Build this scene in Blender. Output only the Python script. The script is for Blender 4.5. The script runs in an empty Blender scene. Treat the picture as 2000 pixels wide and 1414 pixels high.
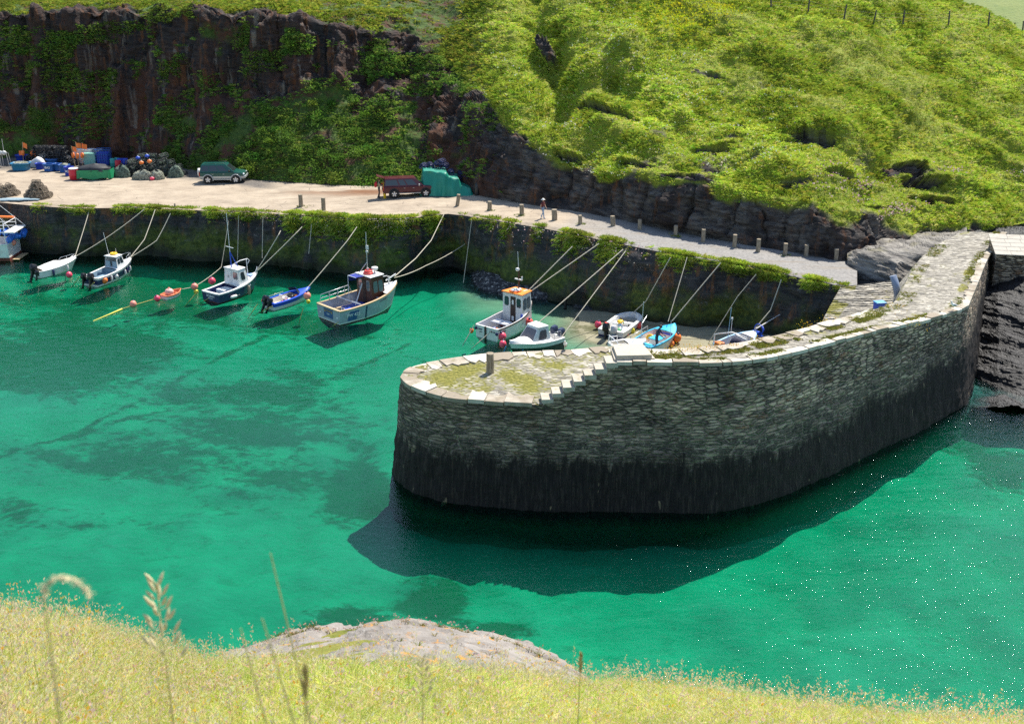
import bpy, bmesh, math, random
import numpy as np
from mathutils import Vector, Matrix

random.seed(7)
RNG = np.random.default_rng(11)
scene = bpy.context.scene
COL = scene.collection
R = math.radians

# ------------------------------------------------------------------ camera
CAMZ, PITCH, FPX = 27.0, R(20.5), 2144.0
CP, SP = math.cos(PITCH), math.sin(PITCH)
cam_d = bpy.data.cameras.new('camera')
cam = bpy.data.objects.new('camera', cam_d)
COL.objects.link(cam)
cam.location = (0, 0, CAMZ)
cam.rotation_euler = (R(90) - PITCH, 0, 0)
cam_d.sensor_width = 36.0
cam_d.lens = FPX / 2000 * 36.0
cam_d.clip_start, cam_d.clip_end = 0.1, 3000
cam_d.dof.use_dof = True
cam_d.dof.focus_distance = 75.0
cam_d.dof.aperture_fstop = 6.3
scene.camera = cam

def ray(x, y):
    u, v = (x - 1000) / FPX, (707 - y) / FPX
    return np.array([u, CP + v * SP, v * CP - SP])

def at(x, y, z=0.0):
    """world point where the sight line of photo pixel (x, y) meets height z"""
    d = ray(x, y)
    t = (z - CAMZ) / d[2]
    return Vector((d[0] * t, d[1] * t, z))

def atY(x, y, Y):
    d = ray(x, y)
    t = Y / d[1]
    return Vector((d[0] * t, Y, CAMZ + d[2] * t))

# ------------------------------------------------------------------ numpy noise
def _hash(ix, iy, iz, seed):
    h = (ix.astype(np.int64) * 374761393 + iy.astype(np.int64) * 668265263 + iz.astype(np.int64) * 2147483647 + seed * 1274126177)
    h = (h ^ (h >> 13)) * 1274126177
    h = h & 0x7fffffff
    h = (h ^ (h >> 16)) * 69069
    return ((h & 0xffffff) / float(0xffffff))

def vnoise(p, seed=0):
    """value noise in 3D, 0..1; p is (n,3)"""
    f = np.floor(p); t = p - f
    t = t * t * (3 - 2 * t)
    ix, iy, iz = f[:, 0].astype(np.int64), f[:, 1].astype(np.int64), f[:, 2].astype(np.int64)
    def c(a, b, d): return _hash(ix + a, iy + b, iz + d, seed)
    x00 = c(0,0,0)*(1-t[:,0]) + c(1,0,0)*t[:,0]
    x10 = c(0,1,0)*(1-t[:,0]) + c(1,1,0)*t[:,0]
    x01 = c(0,0,1)*(1-t[:,0]) + c(1,0,1)*t[:,0]
    x11 = c(0,1,1)*(1-t[:,0]) + c(1,1,1)*t[:,0]
    y0 = x00*(1-t[:,1]) + x10*t[:,1]
    y1 = x01*(1-t[:,1]) + x11*t[:,1]
    return y0*(1-t[:,2]) + y1*t[:,2]

def fbm(p, scale=1.0, octv=4, seed=0, gain=0.5):
    p = np.asarray(p, float) / scale
    s = np.zeros(len(p)); a = 1.0; tot = 0.0
    for o in range(octv):
        s += a * (vnoise(p + o * 17.3, seed + o) * 2 - 1); tot += a
        p = p * 2.03; a *= gain
    return s / tot

def smooth(a, b, x):
    t = np.clip((x - a) / (b - a), 0, 1)
    return t * t * (3 - 2 * t)

# ------------------------------------------------------------------ materials
def new_mat(name):
    m = bpy.data.materials.new(name); m.use_nodes = True
    nt = m.node_tree; nt.nodes.clear()
    return m, NT(nt)

class NT:
    def __init__(s, nt): s.nt = nt
    def n(s, t, **kw):
        nd = s.nt.nodes.new(t)
        for k, v in kw.items():
            if k.startswith('i_'): nd.inputs[k[2:].replace('_', ' ')].default_value = v
            else: setattr(nd, k, v)
        return nd
    def l(s, a, b): s.nt.links.new(a, b)
    def coord(s, which='Object'): return s.n('ShaderNodeTexCoord').outputs[which]
    def mapping(s, vec, scale=(1,1,1), loc=(0,0,0), rot=(0,0,0)):
        m = s.n('ShaderNodeMapping'); s.l(vec, m.inputs['Vector'])
        m.inputs['Scale'].default_value = scale; m.inputs['Location'].default_value = loc; m.inputs['Rotation'].default_value = rot
        return m.outputs[0]
    def noise(s, vec, scale, detail=4, rough=0.55, out='Fac', dist=0.0):
        n = s.n('ShaderNodeTexNoise'); s.l(vec, n.inputs['Vector'])
        n.inputs['Scale'].default_value = scale; n.inputs['Detail'].default_value = detail
        n.inputs['Roughness'].default_value = rough; n.inputs['Distortion'].default_value = dist
        return n.outputs[out]
    def voro(s, vec, scale, feature='F1', out='Distance', rnd=1.0):
        n = s.n('ShaderNodeTexVoronoi', feature=feature); s.l(vec, n.inputs['Vector'])
        n.inputs['Scale'].default_value = scale; n.inputs['Randomness'].default_value = rnd
        return n.outputs[out]
    def ramp(s, fac, stops, interp='LINEAR'):
        r = s.n('ShaderNodeValToRGB'); s.l(fac, r.inputs[0]); r.color_ramp.interpolation = interp
        el = r.color_ramp.elements
        while len(el) > 1: el.remove(el[-1])
        el[0].position = stops[0][0]; el[0].color = tuple(stops[0][1]) + (1,)
        for p, c in stops[1:]:
            e = el.new(p); e.color = tuple(c) + (1,)
        return r.outputs[0]
    def map(s, v, a, b, c=0.0, d=1.0, smoothstep=False):
        m = s.n('ShaderNodeMapRange', clamp=True); s.l(v, m.inputs[0])
        if smoothstep: m.interpolation_type = 'SMOOTHSTEP'
        m.inputs[1].default_value = a; m.inputs[2].default_value = b; m.inputs[3].default_value = c; m.inputs[4].default_value = d
        return m.outputs[0]
    def math(s, op, a, b=None):
        m = s.n('ShaderNodeMath', operation=op)
        for i, v in enumerate((a, b)):
            if v is None: continue
            if isinstance(v, (int, float)): m.inputs[i].default_value = v
            else: s.l(v, m.inputs[i])
        return m.outputs[0]
    def mix(s, fac, a, b, blend='MIX'):
        m = s.n('ShaderNodeMix', data_type='RGBA', blend_type=blend)
        for i, v in ((0, fac), (6, a), (7, b)):
            if isinstance(v, (int, float)): m.inputs[i].default_value = v
            elif isinstance(v, (tuple, list)): m.inputs[i].default_value = tuple(v) + (1,) if len(v) == 3 else v
            else: s.l(v, m.inputs[i])
        return m.outputs[2]
    def attr(s, name, out='Fac'):
        a = s.n('ShaderNodeAttribute', attribute_name=name); return a.outputs[out]
    def bump(s, h, strength=0.5, dist=0.05, normal=None):
        b = s.n('ShaderNodeBump'); s.l(h, b.inputs['Height'])
        b.inputs['Strength'].default_value = strength; b.inputs['Distance'].default_value = dist
        if normal is not None: s.l(normal, b.inputs['Normal'])
        return b.outputs[0]
    def principled(s, color=None, rough=0.7, normal=None, spec=0.5, metal=0.0, coat=0.0):
        p = s.n('ShaderNodeBsdfPrincipled')
        if color is not None:
            if isinstance(color, (tuple, list)): p.inputs['Base Color'].default_value = tuple(color) + (1,)
            else: s.l(color, p.inputs['Base Color'])
        if isinstance(rough, (int, float)): p.inputs['Roughness'].default_value = rough
        else: s.l(rough, p.inputs['Roughness'])
        p.inputs['Specular IOR Level'].default_value = spec
        p.inputs['Metallic'].default_value = metal
        p.inputs['Coat Weight'].default_value = coat
        if normal is not None: s.l(normal, p.inputs['Normal'])
        return p.outputs[0]
    def out(s, surf=None, vol=None):
        o = s.n('ShaderNodeOutputMaterial')
        if surf is not None: s.l(surf, o.inputs['Surface'])
        if vol is not None: s.l(vol, o.inputs['Volume'])

_pm = {}
def paint(name, col, rough=0.45, metal=0.0, wear=0.12, scale=3.0, bump=0.15, spec=0.5, dirt=None):
    """plain coloured surface with mottled wear, grime and faint bumps"""
    if name in _pm: return _pm[name]
    m, t = new_mat(name)
    c = t.coord('Object')
    n1 = t.noise(c, scale, 5, 0.6)
    n2 = t.noise(c, scale * 9, 3, 0.6)
    dark = tuple(x * (1 - wear * 1.8) for x in col) if dirt is None else dirt
    base = t.mix(t.map(n1, 0.42, 0.75, 0, wear * 3 if dirt is None else 0.6), col, dark)
    base = t.mix(t.map(n2, 0.35, 0.7, 0, wear), base, tuple(min(1, x * 1.25 + 0.01) for x in col))
    t.out(t.principled(base, t.map(n1, 0.3, 0.7, rough - 0.08, min(1, rough + 0.12)), t.bump(n2, bump, 0.01), spec, metal))
    _pm[name] = m
    return m

def glass_mat(name='window_glass', tint=(0.02, 0.03, 0.035)):
    if name in _pm: return _pm[name]
    m, t = new_mat(name)
    n = t.noise(t.coord('Object'), 2.0, 2)
    t.out(t.principled(t.mix(n, tint, tuple(x * 1.8 for x in tint)), 0.06, None, 0.8))
    _pm[name] = m
    return m

# ------------------------------------------------------------------ mesh building
class MB:
    """collects shapes and links them as ONE mesh object"""
    def __init__(s): s.v, s.f, s.m, s.sm = [], [], [], []
    def add(s, verts, faces, mat=0, smooth=False):
        o = len(s.v)
        s.v.extend([tuple(v) for v in verts])
        for f in faces:
            s.f.append(tuple(i + o for i in f)); s.m.append(mat); s.sm.append(smooth)
        return s
    def box(s, c, size, mat=0, rot=None, taper=1.0):
        x, y, z = (a / 2 for a in size)
        vs = [Vector((sx * x * (taper if sz > 0 else 1), sy * y * (taper if sz > 0 else 1), sz * z)) for sz in (-1, 1) for sy in (-1, 1) for sx in (-1, 1)]
        if rot is not None:
            vs = [rot @ v for v in vs]
        c = Vector(c)
        s.add([v + c for v in vs], [(0, 2, 3, 1), (4, 5, 7, 6), (0, 1, 5, 4), (2, 6, 7, 3), (0, 4, 6, 2), (1, 3, 7, 5)], mat)
        return s
    def loft(s, rings, mat=0, closed=True, caps=True, smooth=True):
        n = len(rings[0]); vs = [p for r in rings for p in r]; fs = []
        for i in range(len(rings) - 1):
            for j in range(n if closed else n - 1):
                k = (j + 1) % n
                fs.append((i * n + j, i * n + k, (i + 1) * n + k, (i + 1) * n + j))
        s.add(vs, fs, mat, smooth)
        if caps and closed:
            s.add(rings[0], [tuple(range(n))[::-1]], mat, False)
            s.add(rings[-1], [tuple(range(n))], mat, False)
        return s
    def tube(s, pts, r, mat=0, seg=6, caps=True, smooth=True):
        pts = [Vector(p) for p in pts]
        rs = r if isinstance(r, (list, tuple)) else [r] * len(pts)
        rings = []; prev = None
        for i, p in enumerate(pts):
            d = (pts[min(i + 1, len(pts) - 1)] - pts[max(i - 1, 0)])
            if d.length < 1e-9: d = Vector((0, 0, 1))
            d.normalize()
            if prev is None:
                a = Vector((0, 0, 1)) if abs(d.z) < 0.9 else Vector((1, 0, 0))
                x = d.cross(a).normalized()
            else:
                x = (prev - d * prev.dot(d))
                x = x.normalized() if x.length > 1e-6 else d.orthogonal().normalized()
            prev = x
            y = d.cross(x)
            rings.append([p + (x * math.cos(2 * math.pi * k / seg) + y * math.sin(2 * math.pi * k / seg)) * rs[i] for k in range(seg)])
        return s.loft(rings, mat, True, caps, smooth)
    def lathe(s, prof, c=(0, 0, 0), mat=0, seg=16, axis='z', smooth=True, caps=True):
        c = Vector(c); rings = []
        for r, h in prof:
            ring = []
            for k in range(seg):
                a = 2 * math.pi * k / seg
                p = (r * math.cos(a), r * math.sin(a), h)
                if axis == 'y': p = (p[0], h, p[1])
                if axis == 'x': p = (h, p[0], p[1])
                ring.append(c + Vector(p))
            rings.append(ring)
        return s.loft(rings, mat, True, caps, smooth)
    def ball(s, c, r, mat=0, seg=14, squash=(1, 1, 1), smooth=True):
        c = Vector(c); n = seg // 2 + 1; rings = []
        for i in range(n):
            a = -math.pi / 2 + math.pi * (i + 0.02) / (n - 0.96)
            rings.append([c + Vector((r * squash[0] * math.cos(a) * math.cos(2 * math.pi * k / seg), r * squash[1] * math.cos(a) * math.sin(2 * math.pi * k / seg), r * squash[2] * math.sin(a))) for k in range(seg)])
        return s.loft(rings, mat, True, True, smooth)
    def prism(s, poly, a, b, mat=0, plane='xz', smooth=False):
        """extrude polygon; plane 'xz': poly in x,z extruded along y from a to b; 'xy': along z"""
        if plane == 'xz': r0 = [Vector((p[0], a, p[1])) for p in poly]; r1 = [Vector((p[0], b, p[1])) for p in poly]
        elif plane == 'yz': r0 = [Vector((a, p[0], p[1])) for p in poly]; r1 = [Vector((b, p[0], p[1])) for p in poly]
        else: r0 = [Vector((p[0], p[1], a)) for p in poly]; r1 = [Vector((p[0], p[1], b)) for p in poly]
        return s.loft([r0, r1], mat, True, True, smooth)
    def xf(s, M):
        s.v = [tuple(M @ Vector(v)) for v in s.v]; return s
    def build(s, name, mats, parent=None, bevel=0.0, recalc=True):
        me = bpy.data.meshes.new(name)
        me.from_pydata(s.v, [], s.f)
        if not isinstance(mats, (list, tuple)): mats = [mats]
        for m in mats: me.materials.append(m)
        me.polygons.foreach_set('material_index', s.m)
        me.polygons.foreach_set('use_smooth', s.sm)
        if recalc:
            bm = bmesh.new(); bm.from_mesh(me)
            bmesh.ops.recalc_face_normals(bm, faces=bm.faces)
            bm.to_mesh(me); bm.free()
        me.update()
        o = bpy.data.objects.new(name, me); COL.objects.link(o)
        if parent is not None: o.parent = parent
        if bevel > 0:
            b = o.modifiers.new('bevel', 'BEVEL'); b.width = bevel; b.segments = 2; b.limit_method = 'ANGLE'; b.angle_limit = R(40)
        return o

def fast_mesh(name, verts, faces, mat, parent=None, smooth=True, attrs=None, face_attrs=None, uv=None):
    """numpy mesh: faces (n,3) or (n,4) array"""
    me = bpy.data.meshes.new(name)
    verts = np.asarray(verts, np.float32); faces = np.asarray(faces, np.int32)
    k = faces.shape[1]
    me.vertices.add(len(verts)); me.vertices.foreach_set('co', verts.ravel())
    me.loops.add(faces.size); me.loops.foreach_set('vertex_index', faces.ravel())
    me.polygons.add(len(faces))
    me.polygons.foreach_set('loop_start', np.arange(0, faces.size, k, dtype=np.int32))
    me.polygons.foreach_set('loop_total', np.full(len(faces), k, np.int32))
    me.polygons.foreach_set('use_smooth', np.full(len(faces), smooth))
    me.update(calc_edges=True)
    for nme, arr in (attrs or {}).items():
        arr = np.asarray(arr, np.float32)
        if arr.ndim == 1:
            a = me.attributes.new(nme, 'FLOAT', 'POINT'); a.data.foreach_set('value', arr)
        else:
            a = me.attributes.new(nme, 'FLOAT_COLOR', 'POINT')
            if arr.shape[1] == 3: arr = np.hstack([arr, np.ones((len(arr), 1), np.float32)])
            a.data.foreach_set('color', arr.ravel())
    if uv is not None:
        l = me.uv_layers.new(name='UVMap')
        l.data.foreach_set('uv', np.asarray(uv, np.float32)[faces.ravel()].ravel())
    me.materials.append(mat)
    me.validate()
    o = bpy.data.objects.new(name, me); COL.objects.link(o)
    if parent is not None: o.parent = parent
    return o

def grid_faces(nr, nc, flip=False):
    i = np.arange(nr - 1)[:, None] * nc + np.arange(nc - 1)[None, :]
    f = np.stack([i, i + 1, i + nc + 1, i + nc], -1).reshape(-1, 4)
    return f[:, ::-1] if flip else f

def grid_normals(P):
    du = np.gradient(P, axis=1); dv = np.gradient(P, axis=0)
    n = np.cross(du, dv); n /= np.linalg.norm(n, axis=-1, keepdims=True) + 1e-9
    return n

def tag(o, label=None, cat=None, group=None, kind=None):
    if label: o['label'] = label
    if cat: o['category'] = cat
    if group: o['group'] = group
    if kind: o['kind'] = kind
    return o

def thing(name, label, cat, loc=(0, 0, 0), rz=0.0, group=None, rot=None, scale=None):
    o = bpy.data.objects.new(name, None); COL.objects.link(o)
    o.empty_display_size = 0.2
    o.location = loc
    o.rotation_euler = rot if rot is not None else (0, 0, rz)
    if scale: o.scale = (scale,) * 3 if isinstance(scale, (int, float)) else scale
    return tag(o, label, cat, group)

def dup(o, parent=None, label=None, loc=None, rz=None, rot=None, scale=None):
    """copy of a thing with copies of its parts and their sub-parts"""
    c = o.copy(); COL.objects.link(c)
    if parent is not None: c.parent = parent
    for ch in list(o.children): dup(ch, c)
    if label: c['label'] = label
    if loc is not None: c.location = loc
    if rz is not None: c.rotation_euler = (0, 0, rz)
    if rot is not None: c.rotation_euler = rot
    if scale is not None: c.scale = (scale,) * 3 if isinstance(scale, (int, float)) else scale
    return c

def arc(c, r, a0, a1, n, plane='xz'):
    out = []
    for i in range(n):
        a = a0 + (a1 - a0) * i / (n - 1)
        p = {'xz': (r * math.cos(a), 0, r * math.sin(a)), 'yz': (0, r * math.cos(a), r * math.sin(a)), 'xy': (r * math.cos(a), r * math.sin(a), 0)}[plane]
        out.append(Vector(c) + Vector(p))
    return out
# ------------------------------------------------------------------ light
SUN_EL, SUN_AZ = R(57.0), R(33.0)      # azimuth measured from +Y (the view direction) towards +X
world = bpy.data.worlds.new('World'); scene.world = world; world.use_nodes = True
wn = world.node_tree; wn.nodes.clear()
sky = wn.nodes.new('ShaderNodeTexSky'); sky.sky_type = 'NISHITA'; sky.sun_disc = False
sky.sun_elevation = SUN_EL; sky.sun_rotation = SUN_AZ
sky.air_density = 1.0; sky.dust_density = 0.6; sky.ozone_density = 1.0
bg = wn.nodes.new('ShaderNodeBackground'); bg.inputs[1].default_value = 0.135
wo = wn.nodes.new('ShaderNodeOutputWorld')
wn.links.new(sky.outputs[0], bg.inputs[0]); wn.links.new(bg.outputs[0], wo.inputs[0])
sd = bpy.data.lights.new('sun', 'SUN'); sd.energy = 5.0; sd.angle = R(0.5); sd.color = (1.0, 0.95, 0.86)
sun = bpy.data.objects.new('sun', sd); COL.objects.link(sun)
sdir = Vector((math.sin(SUN_AZ) * math.cos(SUN_EL), math.cos(SUN_AZ) * math.cos(SUN_EL), math.sin(SUN_EL)))
sun.rotation_euler = sdir.to_track_quat('Z', 'Y').to_euler()
sun.location = (30, 60, 90)
scene.view_settings.view_transform = 'Standard'; scene.view_settings.look = 'None'
scene.view_settings.exposure = 0.72; scene.view_settings.gamma = 1.0
scene.render.engine = 'CYCLES'
scene.cycles.use_denoising = False
scene.cycles.max_bounces = 8; scene.cycles.transparent_max_bounces = 16
scene.cycles.diffuse_bounces = 3; scene.cycles.glossy_bounces = 3; scene.cycles.volume_bounces = 0
scene.cycles.caustics_reflective = False; scene.cycles.caustics_refractive = False
scene.cycles.sample_clamp_indirect = 6.0

# ------------------------------------------------------------------ shared outlines (traced, then placed at their own heights)
EX = [-500, 0, 60, 150, 260, 400, 500, 600, 700, 780, 840, 875, 910, 960, 1060, 1130, 1200, 1300, 1400, 1500, 1560, 1640, 1676]
EY = [390, 394, 400, 406, 404, 410, 414, 420, 428, 428, 420, 416, 420, 428, 444, 458, 472, 492, 508, 526, 540, 556, 562]
EH = [4.6, 4.6, 4.6, 4.6, 4.6, 4.6, 4.6, 4.7, 4.8, 5.0, 5.1, 5.1, 5.2, 5.3, 5.5, 5.6, 5.6, 5.5, 5.3, 5.0, 4.8, 4.7, 4.7]
def edge_pt(x, dy=0.0, dh=0.0):
    return at(x, np.interp(x, EX, EY) + dy, np.interp(x, EX, EH) + dh)
BX = [-500, 0, 250, 400, 500, 650, 800, 870, 930, 1000, 1060, 1150, 1300, 1450, 1560, 1640, 1700]
BY = [303, 309, 313, 336, 352, 362, 364, 369, 381, 394, 404, 416, 446, 474, 493, 508, 514]
BH = [4.7, 4.7, 4.7, 4.7, 4.7, 4.8, 5.0, 5.1, 5.3, 5.4, 5.5, 5.6, 5.6, 5.3, 4.9, 4.8, 4.8]
def quay_pt(x, y):
    """point on the quay surface under photo pixel (x, y)"""
    e, b = np.interp(x, EX, EY), np.interp(x, BX, BY)
    t = np.clip((y - e) / (b - e + 1e-6), 0, 1)
    return at(x, y, np.interp(x, EX, EH) * (1 - t) + np.interp(x, BX, BH) * t)

# ------------------------------------------------------------------ hillside (cliff, bank and grass hill as one terrain)
HC = {  # photo column: [(row, depth in metres, rockiness) ...] from the quay up
 -500: [(303,113.5,.5),(270,115,.3),(165,117,1),(18,118.2,.9),(4,122,0),(-10,127,0),(-40,134,0),(-110,150,0),(-110,190,0)],
 0:    [(309,111.3,.5),(250,113,.25),(150,114.6,1),(25,115.6,.9),(9,119,0),(3,123,0),(-30,131,0),(-110,147,0),(-110,190,0)],
 130:  [(311,110.6,.8),(285,111.3,.9),(150,114,1),(23,115.3,.9),(8,119,0),(3,123,0),(-30,131,0),(-110,147,0),(-110,190,0)],
 250:  [(313,109.8,.8),(285,110.7,.9),(160,113.4,1),(22,115.1,.9),(7,119,0),(3,123,0),(-30,131,0),(-110,147,0),(-110,190,0)],
 400:  [(336,107.2,.2),(285,109.4,.3),(160,113.2,1),(25,114.9,.9),(9,119.5,0),(2,124,0),(-30,131,0),(-110,147,0),(-110,190,0)],
 500:  [(352,105.2,.1),(245,109.9,.2),(150,113.8,1),(30,115.5,.85),(12,119.8,0),(2,125,0),(-30,132,0),(-110,148,0),(-110,190,0)],
 650:  [(362,103.4,.1),(215,111.2,.2),(140,114.8,1),(48,116.9,.8),(22,121,0),(2,126,0),(-30,133,0),(-110,149,0),(-110,190,0)],
 800:  [(364,102,.2),(205,110.8,.3),(150,113.6,1),(66,116.8,.7),(32,121.5,0),(2,127,0),(-30,134,0),(-110,150,0),(-110,190,0)],
 870:  [(369,100.6,.6),(250,105.8,.7),(180,110.0,.9),(125,114,.3),(66,119,0),(2,126,0),(-30,133,0),(-110,149,0),(-110,190,0)],
 930:  [(381,99.1,.9),(300,101.3,1),(215,104.8,.9),(170,109,.1),(90,116,0),(2,124.5,0),(-30,131,0),(-110,147,0),(-110,190,0)],
 1000: [(394,97.9,.9),(330,99.2,1),(270,100.6,.7),(238,103.2,.1),(130,111.6,0),(2,121.5,0),(-30,126,0),(-110,140,0),(-110,185,0)],
 1060: [(404,96.6,.9),(345,97.8,1),(290,99.2,.5),(262,101.2,.1),(140,109.6,0),(2,119.5,0),(-30,124,0),(-110,137,0),(-110,185,0)],
 1150: [(417,94.1,.9),(365,94.8,1),(340,95.5,.25),(260,100.4,.2),(140,108.4,0),(2,118.4,0),(-30,122,0),(-110,135,0),(-110,185,0)],
 1300: [(449,88.7,1),(390,89.2,1),(338,89.9,.35),(255,96.4,.2),(130,106.6,0),(2,117.8,0),(-30,121,0),(-110,134,0),(-110,185,0)],
 1450: [(477,84.3,1),(425,84.8,1),(372,85.7,.3),(260,94.9,.2),(130,105.4,0),(2,117,0),(-30,120,0),(-110,133,0),(-110,185,0)],
 1560: [(496,82.0,1),(450,82.5,1),(392,83.6,.25),(270,93.3,.2),(130,105.2,0),(2,117.6,0),(-30,120.5,0),(-110,133,0),(-110,185,0)],
 1640: [(511,81.7,1),(462,82.6,1),(412,84.2,.3),(280,93.2,.2),(130,106.2,0),(2,119,0),(-30,122,0),(-110,134,0),(-110,185,0)],
 1700: [(505,83.9,1),(462,85.4,.9),(420,86.9,.4),(290,94.5,.3),(130,107.8,0),(2,120.3,0),(-30,123,0),(-90,135,0),(-100,185,0)],
 1800: [(470,86.9,.9),(440,88.2,.5),(385,90.8,.2),(290,96.6,.1),(130,109.6,0),(2,122,0),(-14,126,0),(-20,140,0),(-20,185,0)],
 1870: [(462,87.9,.7),(430,89.4,.3),(380,92,.1),(290,97.6,0),(130,110.8,0),(6,123.8,0),(14,128,0),(30,140,0),(80,165,0)],
 2000: [(436,91.2,.5),(410,92.4,.2),(370,94.6,.1),(290,99,0),(160,109.6,0),(68,121.4,0),(76,127,0),(100,140,0),(140,165,0)],
 2150: [(420,94,.5),(400,95,.2),(370,97,.1),(300,101,0),(210,110,0),(140,121,0),(150,127,0),(180,140,0),(210,165,0)],
 2600: [(400,99,.5),(390,100,.2),(375,102,.1),(330,105,0),(290,113,0),(240,124,0),(250,130,0),(270,145,0),(300,165,0)],
}
def build_hillside():
    xs = np.concatenate([np.arange(-500, -40, 8.0), np.arange(-40, 2050, 2.6), np.arange(2050, 2600, 8.0)])
    keys = sorted(HC); K = len(HC[0])
    arr = np.array([[list(t) for t in HC[k]] for k in keys])          # (cols, K, 3)
    for j, k in enumerate(keys):                                       # stand every column on the quay level
        arr[j, :, 1] += at(k, arr[j, 0, 0], np.interp(k, BX, BH)).y - arr[j, 0, 1]
    cols = np.zeros((len(xs), K, 3))
    for k in range(K):
        for c in range(3):
            cols[:, k, c] = np.interp(xs, keys, arr[:, k, c])
    # smooth the control columns sideways a little
    ker = np.exp(-np.linspace(-2, 2, 13) ** 2); ker /= ker.sum()
    pad = np.pad(cols, ((6, 6), (0, 0), (0, 0)), 'edge')
    cols = sum(pad[i:i + len(xs)] * ker[i] for i in range(13))
    nrow = [46, 60, 64, 60, 64, 60, 14, 16, 14]; 
    V = []; rk = []
    P = np.zeros((len(xs), K, 3))
    for k in range(K):
        y, Y = cols[:, k, 0], cols[:, k, 1]
        v = (707 - y) / FPX; u = (xs - 1000) / FPX
        t = Y / (CP + v * SP)
        P[:, k] = np.stack([u * t, Y, CAMZ + t * (v * CP - SP)], -1)
    rows, rock, lvl = [], [], []
    for k in range(K - 1):
        n = nrow[k]
        for i in range(n + (1 if k == K - 2 else 0)):
            s = i / n
            rows.append(P[:, k] * (1 - s) + P[:, k + 1] * s)
            rock.append(cols[:, k, 2] * (1 - s) + cols[:, k + 1, 2] * s); lvl.append(np.full(len(xs), k + s))
    G = np.stack(rows); rock = np.stack(rock); lvl = np.stack(lvl)
    # soften the creases between key rows
    for _ in range(6):
        G[1:-1] = 0.25 * G[:-2] + 0.5 * G[1:-1] + 0.25 * G[2:]
    N = grid_normals(G)
    if N[30, 300, 1] > 0: N = -N
    sh = G.shape; F = G.reshape(-1, 3); PX = np.broadcast_to(xs, sh[:2]).ravel()
    d = CP * F[:, 1] - SP * (F[:, 2] - CAMZ); PY = 707 - FPX * (SP * F[:, 1] + CP * (F[:, 2] - CAMZ)) / d
    rk = rock.ravel().copy(); lv = lvl.ravel()
    # break the rock/grass border
    nb = fbm(F * [1, 1, 1.0], 3.2, 4, 3)
    rk = np.clip(rk + nb * 0.75 - 0.02, 0, 1)
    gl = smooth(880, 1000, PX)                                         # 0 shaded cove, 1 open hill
    # outcrops standing out of the grass
    OUT = [(1415,245,40,13),(1582,268,62,17),(1180,215,54,20),(1400,292,40,16),(1770,322,36,26),(1800,354,40,18),(1660,352,66,8),(1240,320,44,10),(1060,70,24,30),(1110,300,28,16),(1830,390,44,12),(1350,345,60,10),(1560,365,46,12),(1695,392,40,10),(1380,150,30,6)]
    wob = fbm(F, 1.8, 5, 41, .6); wob2 = fbm(F, 0.8, 4, 42, .6)
    dep = np.zeros(len(F))
    for cx, cy, rx, ry in OUT:
        dx, dy = (PX - cx) / rx, (PY - cy) / ry
        dy = dy - 0.6 * dx + 0.95 * wob                # ledges dip to the right like the bedding
        wid = np.clip(1 - (dx + 0.8 * wob2) ** 2, 0, 1) ** 0.7
        face = smooth(-0.12, 0.02, dy) * smooth(1.25, 0.35, dy + 0.3 * wob2)
        lip = smooth(-1.3, -0.1, dy) * (1 - smooth(-0.1, 0.12, dy))
        k = min(1.5, ry / 14)
        rk = np.maximum(rk, np.clip(face * wid * 1.5 - 0.15, 0, 1))
        dep = dep - lip * wid * 0.30 * k + face * wid * 0.48 * k * (1 - 0.5 * smooth(0, 1, dy))
    ridg = 1 - np.abs(fbm(F * [1, 1, 0.28], 2.6, 4, 7)) * 2.0         # vertical fissures
    slab = fbm(F * [0.9, 0.9, 0.22], 5.5, 3, 29)
    strat = fbm(F @ np.array([[1, 0, .35], [0, 1, 0], [-.35, 0, 1.0]]) * [0.35, 0.35, 2.6], 1.6, 3, 15)
    blk = fbm(F * [0.8, 0.8, 0.2], 3.4, 3, 30) * 4.5; blk = (np.round(blk) + .3 * (blk - np.round(blk))) / 4.5
    blk2 = fbm(F * [1, 1, 0.55], 1.3, 2, 38) * 3; blk2 = (np.round(blk2) + .25 * (blk2 - np.round(blk2))) / 3
    disp_rock = 1.3 * slab + 1.5 * blk + 0.5 * blk2 - 0.55 * (ridg > 0.86) * (ridg - 0.86) / 0.14 + 0.55 * fbm(F * [1, 1, .4], 1.1, 4, 9) + 0.32 * strat
    rib = 1 - np.abs(((F[:, 0] + 2.2 * fbm(F * [1, 1, .15], 7, 2, 17)) / 5.2) % 1.0 * 2 - 1)
    disp_rock = disp_rock + (1 - gl) * (1.3 * (rib ** 1.5 - .4) + 0.6 * fbm(F * [1.4, 1, .1], 1.6, 3, 19))
    hum = 0.75 * fbm(F, 6.5, 3, 21) + 0.42 * fbm(F, 2.2, 3, 22) + 0.16 * fbm(F, 0.7, 3, 23)
    terr = 0.09 * (np.abs((F[:, 2] * 1.15 + 1.6 * fbm(F, 5, 2, 31)) % 1.0 - 0.5) * 2 - 0.5)
    spur = np.zeros(len(F))
    for x0, y0, x1, y1, w_, am in [(1035,-10,1090,205,38,-2.6),(955,222,1235,108,28,1.3),(1235,108,1350,-10,40,1.2),(1560,60,1720,190,13,.55),(1720,190,2000,332,13,.55),(1300,335,1425,195,40,-1.3),(1330,228,1490,330,28,1.0),(1490,330,1650,346,22,.8),
                                  (1680,425,1765,275,36,-1.4),(1500,205,1710,300,24,1.0),(1200,172,1330,245,24,-.9),(1420,60,1560,150,22,.7),(1700,40,1900,170,26,-.8),(1780,330,1960,400,26,.9),(1180,250,1330,300,20,.8),(1840,230,2000,300,20,-.7)]:
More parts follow.
